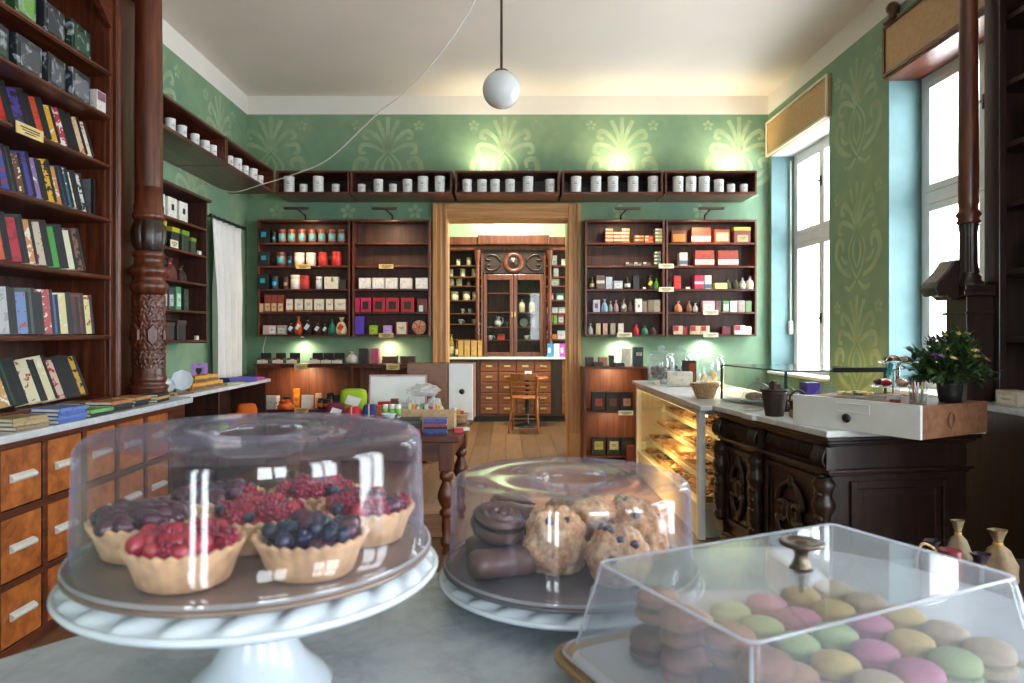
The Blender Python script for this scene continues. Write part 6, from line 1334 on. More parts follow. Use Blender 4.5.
MB().lathe([(0,0),(.034,0),(.040,.075),(.0405,.08),(.038,.08),(.032,.006),(0,.006)], seg=28).build('glass','jar',o)
for q in range(5): setc(MB().tube([(.012*math.cos(q*1.3),.012*math.sin(q*1.3),.01),(.026*math.cos(q*1.3+.3),.026*math.sin(q*1.3+.3),.10)], .004, 8).build('sugar_stick','goods',o),['d8b48a','e0d8c8','c46a4a','e0e0dc','b08a5a'][q])
x,y,z = dw(.61,.43,TZD)
# ------------------------------------------------------------------ glass vitrine, cloches and baskets on the counter
o = thing('vitrine', 'low glass sneeze guard with green edged top on the carved counter', 'vitrine', cw(.26,.80,MZ), math.radians(9))
m = MB(); m.box(-.005,.665,-.005,.85,.236,.245); m.build('top_plate','edge',o,bevel=.001)
MB().box(0,.005,.0055,.845,.018,.2355).build('side_pane','case',o); MB().box(0,.66,0,.005,.018,.2355).build('end_pane','case',o)
MB().box(-.004,.009,-.004,.009,.002,.2355).box(.652,.664,-.004,.009,.002,.2355).box(-.004,.009,.835,.848,.002,.2355).build('corner_strip','edge',o)
MB().box(-.01,.60,.01,.85,.0,.0015).box(-.012,.53,-.012,-.0055,.0,.018).build('base_rail','darkx',o)
MB().tube([(.04,-.02,.262),(.33,-.02,.264)], .006, 8).build('hinge_rod','steel',o) if False else MB().box(.30,.66,-.03,-.006,.232,.262).build('edge_rail','black',o,bevel=.003)
def cloche(x, y, z, r, h, label, kind, n):
    o = thing('glass_cloche', label, 'cloche', (x,y,z), 0, 'glass cloches in the vitrine')
    pr = [(r,0.012)]+[(r*math.cos(a*PI/16),.012+h*math.sin(a*PI/16)) for a in range(1,8)]+[(r*.1,h+.012),(.008,h+.016),(.016,h+.03),(.012,h+.042),(0,h+.044)]
    MB().lathe(pr, seg=32).build('dome','jar',o); MB().lathe([(0,0),(r*1.05,0),(r*1.08,.006),(r*1.04,.0115),(0,.0115)], seg=32).build('plate','china',o)
    for k in range(n):
        a = 2*PI*k/n; b = MB().ball((0,0,0), (.034,.03,.024), 14, 8, jit=.08).build('pastry', kind if k % 3 else 'crust', loc=(x+r*.5*math.cos(a),y+r*.5*math.sin(a),z+.0365)); tag(b, f'{ORD[k]} small pastry under the {label}', 'pastry', 'small pastries under glass')
xx,yy,zz = cw(.41,1.40); cloche(xx,yy,MZ+.002,.105,.12,'glass cloche farthest along the vitrine','scone',4)
xx,yy,zz = cw(.43,1.14); cloche(xx,yy,MZ+.002,.11,.13,'glass cloche in the middle of the vitrine','crust',4)
xx,yy,zz = cw(.66,.98); cloche(xx,yy,MZ+.002,.10,.12,'glass cloche nearest the white fronted drawer','choc',4)
for nm, a, b, n, mm in (('far dark tray of small cakes in the vitrine',.66,1.42,8,'choc'),('near dark tray of small cakes in the vitrine',.40,.90,8,'scone')):
    xx,yy,zz = cw(a,b); o = thing('cake_tray', nm, 'tray', (xx,yy,MZ+.002), math.radians(9), 'small cake trays in the vitrine')
    setc(MB().box(-.10,.10,-.06,.06,0,.006).box(-.10,.10,-.06,-.055,.0061,.02).box(-.10,.10,.055,.06,.0061,.02).build('tray','goods',o), '1e1512')
    for q in range(n):
        px, py, _ = (Matrix.Rotation(math.radians(9),4,'Z') @ Vector((-.075+.05*(q%4), -.027+.054*(q//4), 0)))
        b2 = MB().lathe([(0,0),(.018,0),(.022,.018),(.023,.024),(.016,.036),(0,.040)], seg=16).build('small_cake', [mm,'china','crust','berry_d'][(q*3)%4 if q%2 else 0], loc=(xx+px,yy+py,MZ+.0092))
        tag(b2, f'{ORD[q]} small cake in the {nm.split(" of ")[0]} of the vitrine', 'cake', 'small cakes in the vitrine')
for a, b, c, l, w, h in ((.68,1.22,'5a3ac0','violet box behind the glass cloches',.10,.14),(.82,1.0,'2c1c16','flat dark box in the vitrine',.05,.03)):
    xx,yy,zz = cw(a,b); carton(xx,yy,MZ+.002,w,.09,h,c,l,'box','boxes in the vitrine',None,.16)
def basket(x,y,z,r,h,label,handle=False,m='wicker'):
    o = thing('wicker_basket', label, 'basket', (x,y,z))
    def wv(k,a,rr,zz_): return rr*(1+.02*math.sin(a*24+k*PI)), zz_
    MB().lathe([(0,0),(r*.7,0)]+[(r*(.72+.28*q/7),.004+h*q/7) for q in range(8)]+[(r*.93,h+.002),(r*.66,.012),(0,.01)], seg=48, mod=wv).build('bowl',m,o)
    MB().tube([(r*1.0*math.cos(2*PI*i/24),r*1.0*math.sin(2*PI*i/24),h+.006) for i in range(25)], .007, 6, cap=False).build('rim',m,o)
    if handle: MB().tube(curve([(-r,0,h),(-r*.8,0,h+r*.9),(0,0,h+r*1.35),(r*.8,0,h+r*.9),(r,0,h)],5), .006, 6).build('handle',m,o)
    return o
xx,yy,zz = cw(.085,.62); basket(xx,yy,MZ,.07,.14,'dark wicker basket at the edge of the carved counter')
for q in range(3): carton(xx+.021*math.cos(q*2.1),yy+.021*math.sin(q*2.1),MZ+.0145,.024,.02,.165+.01*q,['3a2a24','6a4a34','4a342a'][q],['black brown','hazel brown','cocoa brown'][q]+' packet standing in the dark wicker basket','packet','packets in the dark wicker basket',None,q)
xx,yy,zz = cw(.255,.66); basket(xx,yy,MZ,.05,.07,'small dark basket with hoop handle behind the drawer',True)
xx,yy,zz = cw(.155,.485); tag(MB().tube([(-.05,0,.022),(.05,0,.022)], .022, 16).build('paper_roll','tan',loc=(xx,yy,MZ),rotz=-.9), 'short tan roll lying against the drawer', 'roll')
xx,yy,zz = cw(.10,.92); carton(xx,yy,MZ,.11,.08,.004,'e2e0da','white slip of paper on the marble by the basket','paper',None,None,.6)
for a, b, c, l, w, h, d in ((.40,.58,'b9a880','tan lidded box behind the small basket',.09,.10,.07),(.50,.68,'c9c4b8','ivory box behind the drawer',.07,.09,.06),(.62,.60,'3a2a22','dark jar box behind the drawer',.08,.12,.07),(.47,.50,'d8d4cc','small white box close behind the drawer',.05,.06,.05),(.70,.61,'a9a49a','grey carton before the tiered stand',.06,.07,.05)):
    xx,yy,zz = cw(a,b+.06); carton(xx,yy,MZ,w,d,h,c,l,'box','boxes behind the white fronted drawer','e0dccf' if w > .07 else None,.2)
xx,yy = 2.14,3.88
o = thing('tiered_stand', 'two tiered glass cake stand of tartlets behind the flowers', 'cake stand', (xx,yy,MZ))
MB().lathe([(0,0),(.07,0),(.07,.01),(.015,.03),(.012,.17),(0,.17)], seg=28).build('foot','jar',o)
MB().lathe([(0,.1705),(.13,.1705),(.135,.18),(.128,.182),(0,.177)], seg=36).build('plate','jar',o)
MB().lathe([(0,.1775),(.010,.1775),(.010,.302),(0,.302)], seg=16).build('stem','steel',o)
MB().lathe([(0,.3025),(.095,.3025),(.10,.312),(.094,.314),(0,.309)], seg=36).build('plate','jar',o)
for q in range(7):
    a = q*2*PI/7; b = MB().lathe([(0,0),(.02,0),(.03,.018),(.028,.022),(.02,.03),(0,.034)], seg=20).build('tartlet', ['berry_d','berry_r','crust'][q%3], loc=(xx+.09*math.cos(a),yy+.09*math.sin(a),MZ+.1828)); tag(b, ordinals([['dark cherry tartlet','red berry tartlet','plain golden tartlet'][i%3] for i in range(7)],'window','on the lower tier behind the flowers')[q], 'tartlet', 'tartlets on the tiered stand')
for q in range(4):
    a = q*PI/2; b = MB().lathe([(0,0),(.018,0),(.026,.014),(.02,.024),(0,.028)], seg=18).build('tartlet', ['choc','crust'][q%2], loc=(xx+.05*math.cos(a),yy+.05*math.sin(a),MZ+.3148)); tag(b, ordinals([['chocolate tartlet','golden tartlet'][i%2] for i in range(4)],'window','on the upper tier behind the flowers')[q], 'tartlet', 'tartlets on the tiered stand')
# ------------------------------------------------------------------ dark cabinet with column at the window wall
KX = 2.66
kb = thing('dark_cabinet', 'tall nearly black carved cabinet with slender column beside the window', 'cabinet', (2.8,3.1,0))
K = lambda: MB(Matrix.Translation((-2.8,-3.1,0)))
K().box(2.52,2.955,2.3,3.95,0,.998).build('base','dark',kb,bevel=.004)
K().box(2.48,2.955,2.28,3.985,.9985,1.03).build('marble_top','marble',kb,bevel=.005)
K().box(2.94,2.955,2.3,3.95,1.0305,3.6).build('back_panel','dark',kb)
K().box(KX,2.9395,3.91,3.95,1.0305,3.6).build('side_panel','dark',kb,bevel=.004)
K().box(KX-.02,2.9395,2.3,2.34,1.0305,3.6).build('side_panel','dark',kb,bevel=.004)
K().box(KX-.02,KX+.02,3.80,3.909,1.0305,3.6).build('stile','dark',kb,bevel=.004)
for z in (1.38,1.74,2.10,2.42,2.75,3.1,3.4): K().box(KX+.021,2.9395,2.3405,3.909,z-.03,z).build('shelf_board','darkx',kb,bevel=.003)
K().box(2.44,2.90,2.24,4.0,3.6005,3.66).box(2.5,2.90,2.27,3.98,3.661,3.75).build('cornice','dark',kb,bevel=.01)
K().box(2.49,KX-.021,3.84,4.02,1.0305,1.60).box(2.475,KX-.0205,3.83,4.03,1.50,1.515).build('pedestal','dark',kb,bevel=.004)
K().box(2.465,KX-.0205,3.82,4.04,1.6005,1.63).box(2.475,KX-.0205,3.825,4.035,1.6305,1.66).build('pedestal_cap','dark',kb,bevel=.005)
K().lathe([(.075,1.6605),(.075,1.68),(.06,1.69),(.062,1.71),(.05,1.725),(.052,1.735)], (2.56,3.93,0), 28).build('column_base','dark',kb)
def flute(k,a,r,z): return r*(1-.08*abs(math.sin(a*6))), z
K().lathe([(.052,1.7355),(.046,1.78),(.044,1.95),(.05,2.0)], (2.56,3.93,0), 72, mod=flute).build('fluted_drum','dark',kb)
K().lathe([(.05,2.0005),(.062,2.01),(.05,2.03),(.064,2.055),(.05,2.075),(.046,2.09),(.050,2.12),(.051,2.4),(.044,3.5),(.05,3.55),(.06,3.6)], (2.56,3.93,0), 28).build('shaft','mahog',kb)
m = K(); pr = [(2.474,1.80),(2.44,1.80),(2.40,1.74),(2.345,1.68),(2.325,1.64),(2.35,1.60),(2.39,1.605),(2.42,1.58),(2.464,1.58)]
n = len(pr); y0, y1 = 3.86, 4.0
m.add([(x,y0,z) for x,z in pr]+[(x,y1,z) for x,z in pr], [tuple(range(n))[::-1], tuple(range(n,2*n))]+[(i,(i+1)%n,n+(i+1)%n,n+i) for i in range(n)])
m.build('scroll_bracket','dark',kb,bevel=.01)
canister(2.80,3.70,2.42+.001,.045,.20,'6a4a2c','ornate painted jar high in the dark cabinet','jar',None,'b8905a','4a2c1c','c9b48a',-1.2,'painted_jar')
carton(2.60,3.62,1.031,.16,.10,.075,'c9bda6','pale box on the marble top of the dark cabinet','box',None,'d9cfba',-PI/2)
carton(2.82,3.72,1.741,.12,.10,.16,'2a2420','dark box on a shelf of the dark cabinet','box',None,'3a3028',-PI/2)
# bench with little sacks
o = thing('dark_bench', 'dark wooden bench between the counters carrying little sacks', 'bench', (1.40,2.05,0))
MB().box(-.40,.40,-.22,.22,.64,.68).build('bench_top','darkx',o,bevel=.006)
for sx in (-1,1):
    for sy in (-1,1): MB().box(sx*.36-.03,sx*.36+.03,sy*.18-.03,sy*.18+.03,0,.6395).build('leg','dark',o,bevel=.004)
BZ = .681
def bx(px, Y): return pX(px, Y)
gift_bag(bx(998,2.0),2.0,BZ,.10,.165,'7a6248','burlap sack with tied neck on the dark bench','little sacks on the bench',None,0,'sack')
gift_bag(bx(958,2.10),2.10,BZ,.075,.165,'7d6a50','small burlap sack behind the red packet','little sacks on the bench',None,0,'sack')
canister(bx(950,1.98),1.98,BZ,.029,.115,'a81830','shiny red packet standing before the burlap sack','packet',None,None,'7a1422')
gift_bag(bx(981,1.88),1.88,BZ,.10,.135,'2c1a26','dark plum pouch with cord on the dark bench','little sacks on the bench',None,0,'pouch')
gift_bag(bx(932,2.05),2.05,BZ,.11,.12,'241a1c','black brown pouch on the dark bench','little sacks on the bench',None,.5,'pouch')
tag(MB().tube(curve([(bx(922,1.92),1.92,BZ+.01),(bx(916,1.92),1.92,BZ+.09),(bx(924,1.92),1.93,BZ+.145),(bx(932,1.95),1.94,BZ+.13)],5), .004, 6).build('cord_loop','straw'), 'thin cord loop rising beside the dark pouch', 'cord')
# ------------------------------------------------------------------ the marble counter in the foreground
FZ = 1.06
poly = curve([(-.64,.30),(-.63,.50),(-.575,.66),(-.52,.76),(-.42,.86),(-.27,.945),(-.096,1.015),(.10,1.075),(.313,1.125),(.47,1.13),(.58,1.05),(.66,.88),(.69,.60),(.70,.30)], 5)
ct = MB().prism(poly, FZ-.035, FZ).build('marble_counter', 'marblef' if 'marblef' in W else 'marble', bevel=.006)
cn = Vector((.03,.62))
tag(ct, 'grey marble bow fronted counter top carrying the cakes', 'worktop')
sh = lambda k: [((x-cn.x)*k+cn.x, (y-cn.y)*k+cn.y) for x, y in poly]
o = thing('counter_base', 'wooden base of the bow fronted cake counter', 'counter', (cn.x,cn.y,0))
T = Matrix.Translation((-cn.x,-cn.y,0))
MB(T).prism(sh(.9), .101, FZ-.0355).build('body', 'mahog', o); MB(T).prism(sh(.87), 0, .1005).build('plinth', 'dark', o)
# ------------------------------------------------------------------ cake stand, dome and fruit tarts
def relief(r0, r1, z0, z1, n, amp):
    vs = []; fs = []; na, nr = n*14, 12
    for i in range(na):
        a = 2*PI*i/na
        for j in range(nr+1):
            t = j/nr; ph = (a*n/(2*PI)+.75*t) % 1.0; q = abs(ph-.5)*2
            w = math.sin(PI*min(1,max(0,t)))**.6*.92; lf = max(0, 1-(q/max(.02,w))**2); rib = .25*math.exp(-((q)/.10)**2)
            hz = amp*(max(0,1-q/max(.02,w))**.7-rib)*math.sin(PI*t)**.5
            r = r0+(r1-r0)*t; vs.append((r*math.cos(a), r*math.sin(a), z0+(z1-z0)*t+hz))
    for i in range(na):
        k = (i+1) % na
        for j in range(nr): fs.append((i*(nr+1)+j, k*(nr+1)+j, k*(nr+1)+j+1, i*(nr+1)+j+1))
    return MB().add(vs, fs, 0, True)
S1 = (-.2322,.668)
st = thing('cake_stand', 'white china pedestal cake stand with leaf relief rim', 'cake stand', (S1[0],S1[1],FZ+.0005))
H = 1.18-FZ
MB().lathe([(0,0),(.058,0),(.066,.004),(.067,.010),(.060,.018),(.042,.035),(.032,.055),(.030,.075),(.040,.095),(.062,.1085)], seg=48).build('foot', 'china', st)
MB().lathe([(0,.109),(.06,.109),(.13,.113),(.158,.112),(.166,.1165),(.168,.1195),(.166,.1225),(.162,.1215)], seg=72).build('plate', 'china', st)
relief(.134,.1635,.131,.1212,24,.0075).build('leaf_relief', 'china', st)
MB().lathe([(.1345,.131),(.12,.1342),(0,.1342)], seg=72).build('plate_centre', 'china', st)
tag(MB().lathe([(0,0),(.1595,0),(.1607,.001),(.1607,.0032),(.1595,.004),(0,.004)], seg=72).build('cake_board', 'board', loc=(S1[0],S1[1],1.1952)), 'thin round brown board under the fruit tarts', 'cake board')
B1 = 1.1997
def dome(name, c, z, r, h, label, rot):
    o = thing(name, label, 'cake dome', (c[0],c[1],z), rot, 'clear acrylic cake domes')
    t = .0022; rt = r*.982; e = .014
    out = [(r+.004,0),(r+.005,.002),(r+.0045,.0045),(r,.006)]+[(r+(rt-r)*q/4,.006+(h-e-.006)*q/4) for q in range(1,5)]+[(rt-e*(1-math.cos(a*PI/10)),h-e+e*math.sin(a*PI/10)) for a in range(1,6)]+[(.05,h),(.047,h-.001)]
    inn = [(.047,h-t-.001),(.05,h-t)]+[(rt-e*(1-math.cos(a*PI/10))*1.0-t*math.cos(a*PI/10),h-e+(e-t)*math.sin(a*PI/10)) for a in range(5,0,-1)]+[(r+(rt-r)*q/4-t,.006+(h-e-.006)*q/4) for q in range(4,-1,-1)]+[(r-t,0)]
    MB().lathe(out+inn, seg=96, closed=True).build('shell', 'dome', o)
    g = MB(); n = 40                                   # oval finger recess with a bar
    dep = .020
    g.lathe([(.0465,h-.001),(.043,h-.006),(.040,h-dep),(.036,h-dep-.002),(0,h-dep-.002)], seg=48)
    g.build('finger_recess', 'dome', o)
    MB().lathe([(r+.0052,.0002),(r+.0062,.002),(r+.0052,.0042)], seg=96).build('base_rim', 'rim', o)
    b = MB(); b.tube([(-.046,0,h-.0015),(-.02,0,h+.001),(.02,0,h+.001),(.046,0,h-.0015)], [.006,.007,.007,.006], 10); b.build('grip_bar', 'dome', o)
    return o
dome('cake_dome', S1, B1+.0003, .1540, .110, 'clear round acrylic dome over the fruit tarts', .5)
# tarts
def fluted(k,a,r,z):
    if k in (4,5,6): return r*(1+.03*math.cos(a*26)), z+.0018*math.cos(a*26)
    if k in (2,3): return r*(1+.008*math.cos(a*26)), z
    return r, z
tm = {}
def berry_mesh():
    for nm, m, r in (('r','berry_r',.0078),('p','berry_p',.0092),('b','berry_b',.0062),('d','berry_d',.0105)):
        b = MB()
        if nm == 'p':
            b.ball((0,0,0), (.006,.006,.006), 10, 6)
            for q in range(22):
                zz = 1-2*(q+.5)/22; a = q*2.4; rr = math.sqrt(1-zz*zz); b.ball((.0064*rr*math.cos(a),.0064*rr*math.sin(a),.0072*zz), .0026, 6, 4)
        elif nm == 'b': b.lathe([(0,-.006),(.004,-.005),(.0062,0),(.005,.004),(.003,.0055),(.0028,.0048),(0,.0042)], seg=14)
        elif nm == 'd': b.ball((0,0,0), (.0115,.0105,.0085), 16, 10)
        else: b.ball((0,0,0), r, 14, 9)
        o = b.build('berry', m); tm[nm] = o.data; bpy.data.objects.remove(o)
berry_mesh()
def tart(dx, dy, label, mix, rot, r=.0475, tilt=0):
    o = thing('fruit_tart', label, 'tart', (S1[0]+dx, S1[1]+dy, B1+.0005), rot, 'fruit tarts under the dome')
    s = r/.0475
    MB().lathe([(0,0),(.033*s,0),(.036*s,.002),(.0425*s,.020),(.0475*s,.029),(.0475*s,.0315),(.0445*s,.0315),(.0425*s,.0285),(.041*s,.024),(0,.022)], seg=104, mod=fluted).build('crust', 'crust', o)
    MB().lathe([(0,.0335),(.025*s,.0325),(.0405*s,.0275),(.0412*s,.0245)], seg=36).build('glaze', 'berry_d' if mix[0] in 'db' else 'berry_r', o)
    rr = random.Random(int((dx+dy)*9999)); n = 24 if 'd' in mix else 32; k = 0
    for q in range(n):
        a = q*2.39996+rr.uniform(-.2,.2); rad = .0375*s*math.sqrt((q+.4)/n); t = mix[rr.randrange(len(mix))]
        bo = bpy.data.objects.new('berry', tm[t]); C.objects.link(bo); bo.parent = o
        bo.location = (rad*math.cos(a), rad*math.sin(a), .0365-.0045*(rad/.0375)**2+rr.uniform(-.001,.003)); bo.rotation_euler = (rr.uniform(-.8,.8),rr.uniform(-.8,.8),rr.uniform(0,6)); sc_ = rr.uniform(.88,1.12); bo.scale = (sc_,)*3
    return o
RG = .0985
def ring(deg, l, mix): a = math.radians(deg); tart(RG*math.cos(a), RG*math.sin(a), l, mix, deg, .0462)
ring(-106,'fruit tart with bright red berries nearest the viewer','rrrrrp')
ring(-46,'fruit tart with glossy dark blueberries at the front','bbbbd')
ring(14,'fruit tart with pink raspberries nearest the other cake dome','pprbd')
ring(74,'raspberry tart farthest back under the dome','ppppb')
ring(134,'dark mixed berry tart at the back beside the drawers','dbbpd')
ring(194,'fruit tart with dark cherries nearest the drawers','dddd')
tart(.0,-.001,'raspberry tart in the centre of the ring','pprpb',0,.0462)
# ------------------------------------------------------------------ second dish with scones and chocolate rolls
S2 = (.0815,.912)
dz = 1.089-FZ
st = thing('cake_dish', 'low white china cake dish with patterned rim', 'dish', (S2[0],S2[1],FZ+.0005))
MB().lathe([(0,0),(.09,0),(.10,.003),(.115,.012),(.158,.022),(.166,.026),(.168,.029),(.166,.0315),(.162,.0305)], seg=72).build('plate', 'china', st)
relief(.134,.1635,.037,.030,24,.006).build('leaf_relief', 'china', st)
MB().lathe([(.1345,.037),(.12,.0405),(0,.0405)], seg=72).build('plate_centre', 'china', st)
tag(MB().lathe([(0,0),(.160,0),(.1615,.001),(.1615,.0035),(.16,.0045),(0,.0045)], seg=72).build('cake_board', 'boardg', loc=(S2[0],S2[1],FZ+.0418)), 'thin round grey board under the scones', 'cake board')
B2 = FZ+.0468
dome('cake_dome', S2, B2+.0003, .1540, .110, 'clear round acrylic dome over the scones and chocolate rolls', .25)
def lump(name, c, r, label, m, cat, grp, seed, amp=.22, fr=28, berries=0, tilt=0):
    b = MB(); seg, rings = 72, 44; b.ball((0,0,0), 1, seg, rings)
    vs = []
    for v in b.v:
        p = Vector(v); d = 1+amp*noise.noise(p*1.6+Vector((seed,seed*2,0)))+amp*.55*noise.noise(p*4.2+Vector((seed*3,0,seed)))+amp*.35*noise.noise(p*9+Vector((0,seed,seed)))+amp*.22*noise.noise(p*19+Vector((seed,seed,0)))
        q = p*d; q = Vector((q.x*r[0],q.y*r[1],max(q.z*r[2],-r[2]*.72))); vs.append(tuple(q))
    b.v = vs
    zmin = min(v[2] for v in vs)
    o = b.build(name, m, loc=(c[0],c[1],c[2]-zmin)); o.rotation_euler.z = seed; tag(o, label, cat, grp)
    rr = random.Random(seed)
    for k in range(berries):
        a = rr.uniform(0,6.28); el = rr.uniform(.1,1.3); d = Vector((math.cos(a)*math.cos(el),math.sin(a)*math.cos(el),math.sin(el)))
        best = max(vs, key=lambda v: Vector((v[0]/r[0],v[1]/r[1],v[2]/r[2])).normalized().dot(d))
        bo = bpy.data.objects.new('baked_berry', tm['b']); C.objects.link(bo); bo.parent = o; bo.location = Vector(best)*.97; bo.scale = (.9,.9,.9)
    return o
def at2(px, py, z): Y = F_*(1.4-z)/(py-333); return ((px-506)*Y/F_, Y)
GS = 'scones under the second dome'
lump('scone', (.059,.882,B2+.0005), (.039,.038,.045), 'large golden scone at the front of the second dome', 'scone', 'scone', GS, 3, .20, berries=3)
lump('scone', (.132,.838,B2+.0005), (.039,.037,.038), 'blueberry scone nearest the macaron cover', 'scone', 'scone', GS, 5, .20, berries=8)
lump('scone', (.168,.925,B2+.0005), (.042,.041,.045), 'blueberry scone at the back on the window side', 'scone', 'scone', GS, 8, .2, berries=9)
lump('scone', (.095,.985,B2+.0005), (.042,.041,.042), 'golden scone at the back of the second dome', 'scone', 'scone', GS, 12, .2, berries=4)
lump('scone', (.108,.918,B2+.054), (.032,.028,.017), 'small crumbly scone resting on top of the others', 'scone', 'scone', GS, 15, .2, berries=3)
GC = 'chocolate pastries under the second dome'
def swirl(x, y, z, label, rx, ry, rz):
    vs = []; fs = []; na, nr = 72, 18; R = .033
    for j in range(nr+1):
        for i in range(na):
            a = 2*PI*i/na; r = R*j/nr; ph = (r/R*3.2-a/(2*PI)) % 1.0
            z_ = .026+.006*math.sin(PI*ph)-.004*(r/R)**3*2; vs.append((r*math.cos(a)*(1+.02*math.sin(a*3)), r*math.sin(a), z_))
    for j in range(nr):
        for i in range(na): k = (i+1)%na; fs.append((j*na+i,j*na+k,(j+1)*na+k,(j+1)*na+i))
    b = MB().add(vs, fs, 0, True); b.lathe([(.0335,.018),(.035,.008),(.031,0),(0,0)], seg=72)
    o = b.build('chocolate_roll', 'choc', loc=(x,y,z)); o.rotation_euler = (rx,ry,rz); tag(o, label, 'pastry', GC); return o
def choc_bar(x, y, z, L, w, h, rz, label, seed):
    b = MB(); n = 14; vs = []; ring_ = 14
    for k in range(n+1):
        t = k/n
        for i in range(ring_):
            a = 2*PI*i/ring_; ca, sa = math.cos(a), math.sin(a); q = (abs(ca)**3+abs(sa)**3)**(-1/3); e = 1-.35*max(0,abs(t-.5)*2-.8)/.2
            nn = 1+.10*noise.noise(Vector((t*5,ca*2+seed,sa*2))); vs.append((-L/2+L*t, ca*q*w/2*e*nn, h/2+max(-.5,sa*q*.5*e*nn)*h))
    fs = [tuple(range(ring_))[::-1], tuple(n*ring_+i for i in range(ring_))]
    for k in range(n):
        for i in range(ring_): j=(i+1)%ring_; fs.append((k*ring_+i,k*ring_+j,(k+1)*ring_+j,(k+1)*ring_+i))
    b.add(vs, fs, 0, True); o = b.build('chocolate_slice', 'choc', loc=(x,y,z), rotz=rz); tag(o, label, 'pastry', GC); return o
choc_bar(-.004,.858,B2+.0008,.082,.042,.032,.35,'chocolate slice at the front left under the second dome',1)
choc_bar(-.010,.915,B2+.0008,.082,.042,.032,.15,'chocolate slice in the middle of the chocolate pile',4)
choc_bar(.008,.972,B2+.0008,.08,.04,.032,.0,'chocolate slice at the back of the chocolate pile',7)
swirl(-.012,.898,B2+.042,'chocolate swirl bun lying on the chocolate slices',.34,.05,.4)
swirl(.008,.968,B2+.042,'glossy chocolate roll tilted against the scones',.3,.1,2.2)
# ------------------------------------------------------------------ macarons under the rectangular cover
BC, BR = Vector((.2745,.66,0)), math.radians(25.5)
BT = Matrix.Translation(BC) @ Matrix.Rotation(BR,4,'Z')
def rrect(hx, hy, r, n=6):
    out = []
    for cx, cy, a0 in ((hx-r,hy-r,0),(-hx+r,hy-r,PI/2),(-hx+r,-hy+r,PI),(hx-r,-hy+r,3*PI/2)):
        for k in range(n+1): a = a0+PI/2*k/n; out.append((cx+r*math.cos(a),cy+r*math.sin(a)))
    return out
def rings_mesh(levels, close_ends=(True,True), closed=False):
    """loft through rounded rectangles: (hx, hy, corner radius, z)"""
    b = MB(); vs = []; R = []
    for hx, hy, r, z in levels:
        p = rrect(hx,hy,r); R.append(len(p)); vs += [(x,y,z) for x,y in p]
    n = R[0]; fs = []
    L = len(levels)
    for k in range(L if closed else L-1):
        a, c = k*n, ((k+1) % L)*n
        for i in range(n): j=(i+1)%n; fs.append((a+i,a+j,c+j,c+i))
    if not closed:
        if close_ends[0]: fs.append(tuple(range(n))[::-1])
        if close_ends[1]: fs.append(tuple((L-1)*n+i for i in range(n)))
    return b.add(vs, fs, 0)
o = thing('pastry_tray', 'rectangular golden tray with rounded corners under the macaron cover', 'tray', (BC.x,BC.y,FZ+.0006), BR)
rings_mesh([(.178,.118,.03,0),(.196,.134,.035,.022),(.200,.139,.036,.026),(.200,.139,.036,.030),(.196,.135,.034,.030),(.189,.129,.032,.026),(.186,.126,.030,.0255)]).build('tray', 'gold', o)
tag(rings_mesh([(.1845,.1245,.028,0),(.1845,.1245,.028,.002)]).build('tray_paper','trayp', loc=(BC.x,BC.y,FZ+.0267), rotz=BR), 'pale paper lining the golden macaron tray', 'paper')
PZ = FZ+.0290
CZ0 = FZ+.0312; CH = 1.181-CZ0
o = thing('macaron_cover', 'clear rectangular plastic cover with metal knob over the macarons', 'cover', (BC.x,BC.y,CZ0), BR)
t = .0022; bx0, by0, tx0, ty0 = .178,.118,.1605,.1005
rings_mesh([(bx0+.014,by0+.014,.030,0),(bx0+.014,by0+.014,.030,.003),(bx0+.001,by0+.001,.018,.0045),(bx0,by0,.016,.007),(tx0+.001,ty0+.001,.010,CH-.006),(tx0-.0015,ty0-.0015,.010,CH-.0012),(tx0-.006,ty0-.006,.008,CH)],(False,True)).build('cover_outer','cover',o)
rings_mesh([(bx0-t,by0-t,.014,.0005),(tx0-t,ty0-t,.009,CH-.006),(tx0-t-.003,ty0-t-.003,.008,CH-t)],(False,True)).build('cover_inner','cover',o)
for hx_, hy_, rr_, zz_, tr_ in ((tx0-.001,ty0-.001,.010,CH-.001,.0016),(bx0+.013,by0+.013,.030,.0034,.0016)):
    lp = [(x,y,zz_) for x,y in rrect(hx_,hy_,rr_)]; MB().tube(lp+[lp[0]], tr_, 6, cap=False).build('moulded_edge_highlight','rim',o)  # pale tubes draw the bright line along the cover edges
for sx_ in (-1,1):
    for sy_ in (-1,1): MB().tube([(sx_*(bx0-.004),sy_*(by0-.004),.008),(sx_*(tx0-.0035),sy_*(ty0-.0035),CH-.004)], .0015, 6).build('moulded_edge_highlight','rim',o)
MB().lathe([(0,CH+.0004),(.011,CH+.0004),(.0085,CH+.004),(.0062,CH+.010),(.0058,CH+.015),(.009,CH+.019),(.0175,CH+.0215),(.020,CH+.0235),(.020,CH+.0255),(.016,CH+.0265),(.011,CH+.0245),(.005,CH+.0245),(.004,CH+.026),(0,CH+.0265)], seg=40).build('knob','bronze',o)
MB().lathe([(0,CH-.022),(.0022,CH-.022),(.0022,CH-.0048),(.007,CH-.0046),(.007,CH-.0028),(0,CH-.0028)], seg=16).build('knob_screw','steel',o)
MC = {'choc':('9c6a56','chocolate brown'),'lb':('b58a6e','light brown'),'gr':('a9b982','pistachio green'),'pk':('c67a96','raspberry pink'),'ye':('cfb169','lemon yellow'),'cr':('c6ae93','cream vanilla'),'dk':('6e463a','dark cocoa')}
W['macaron'] = tinted('macaron_shell', .6, None, 60, var=.12)
W['filling'] = tinted('macaron_filling', .6, None, 60, var=.3)
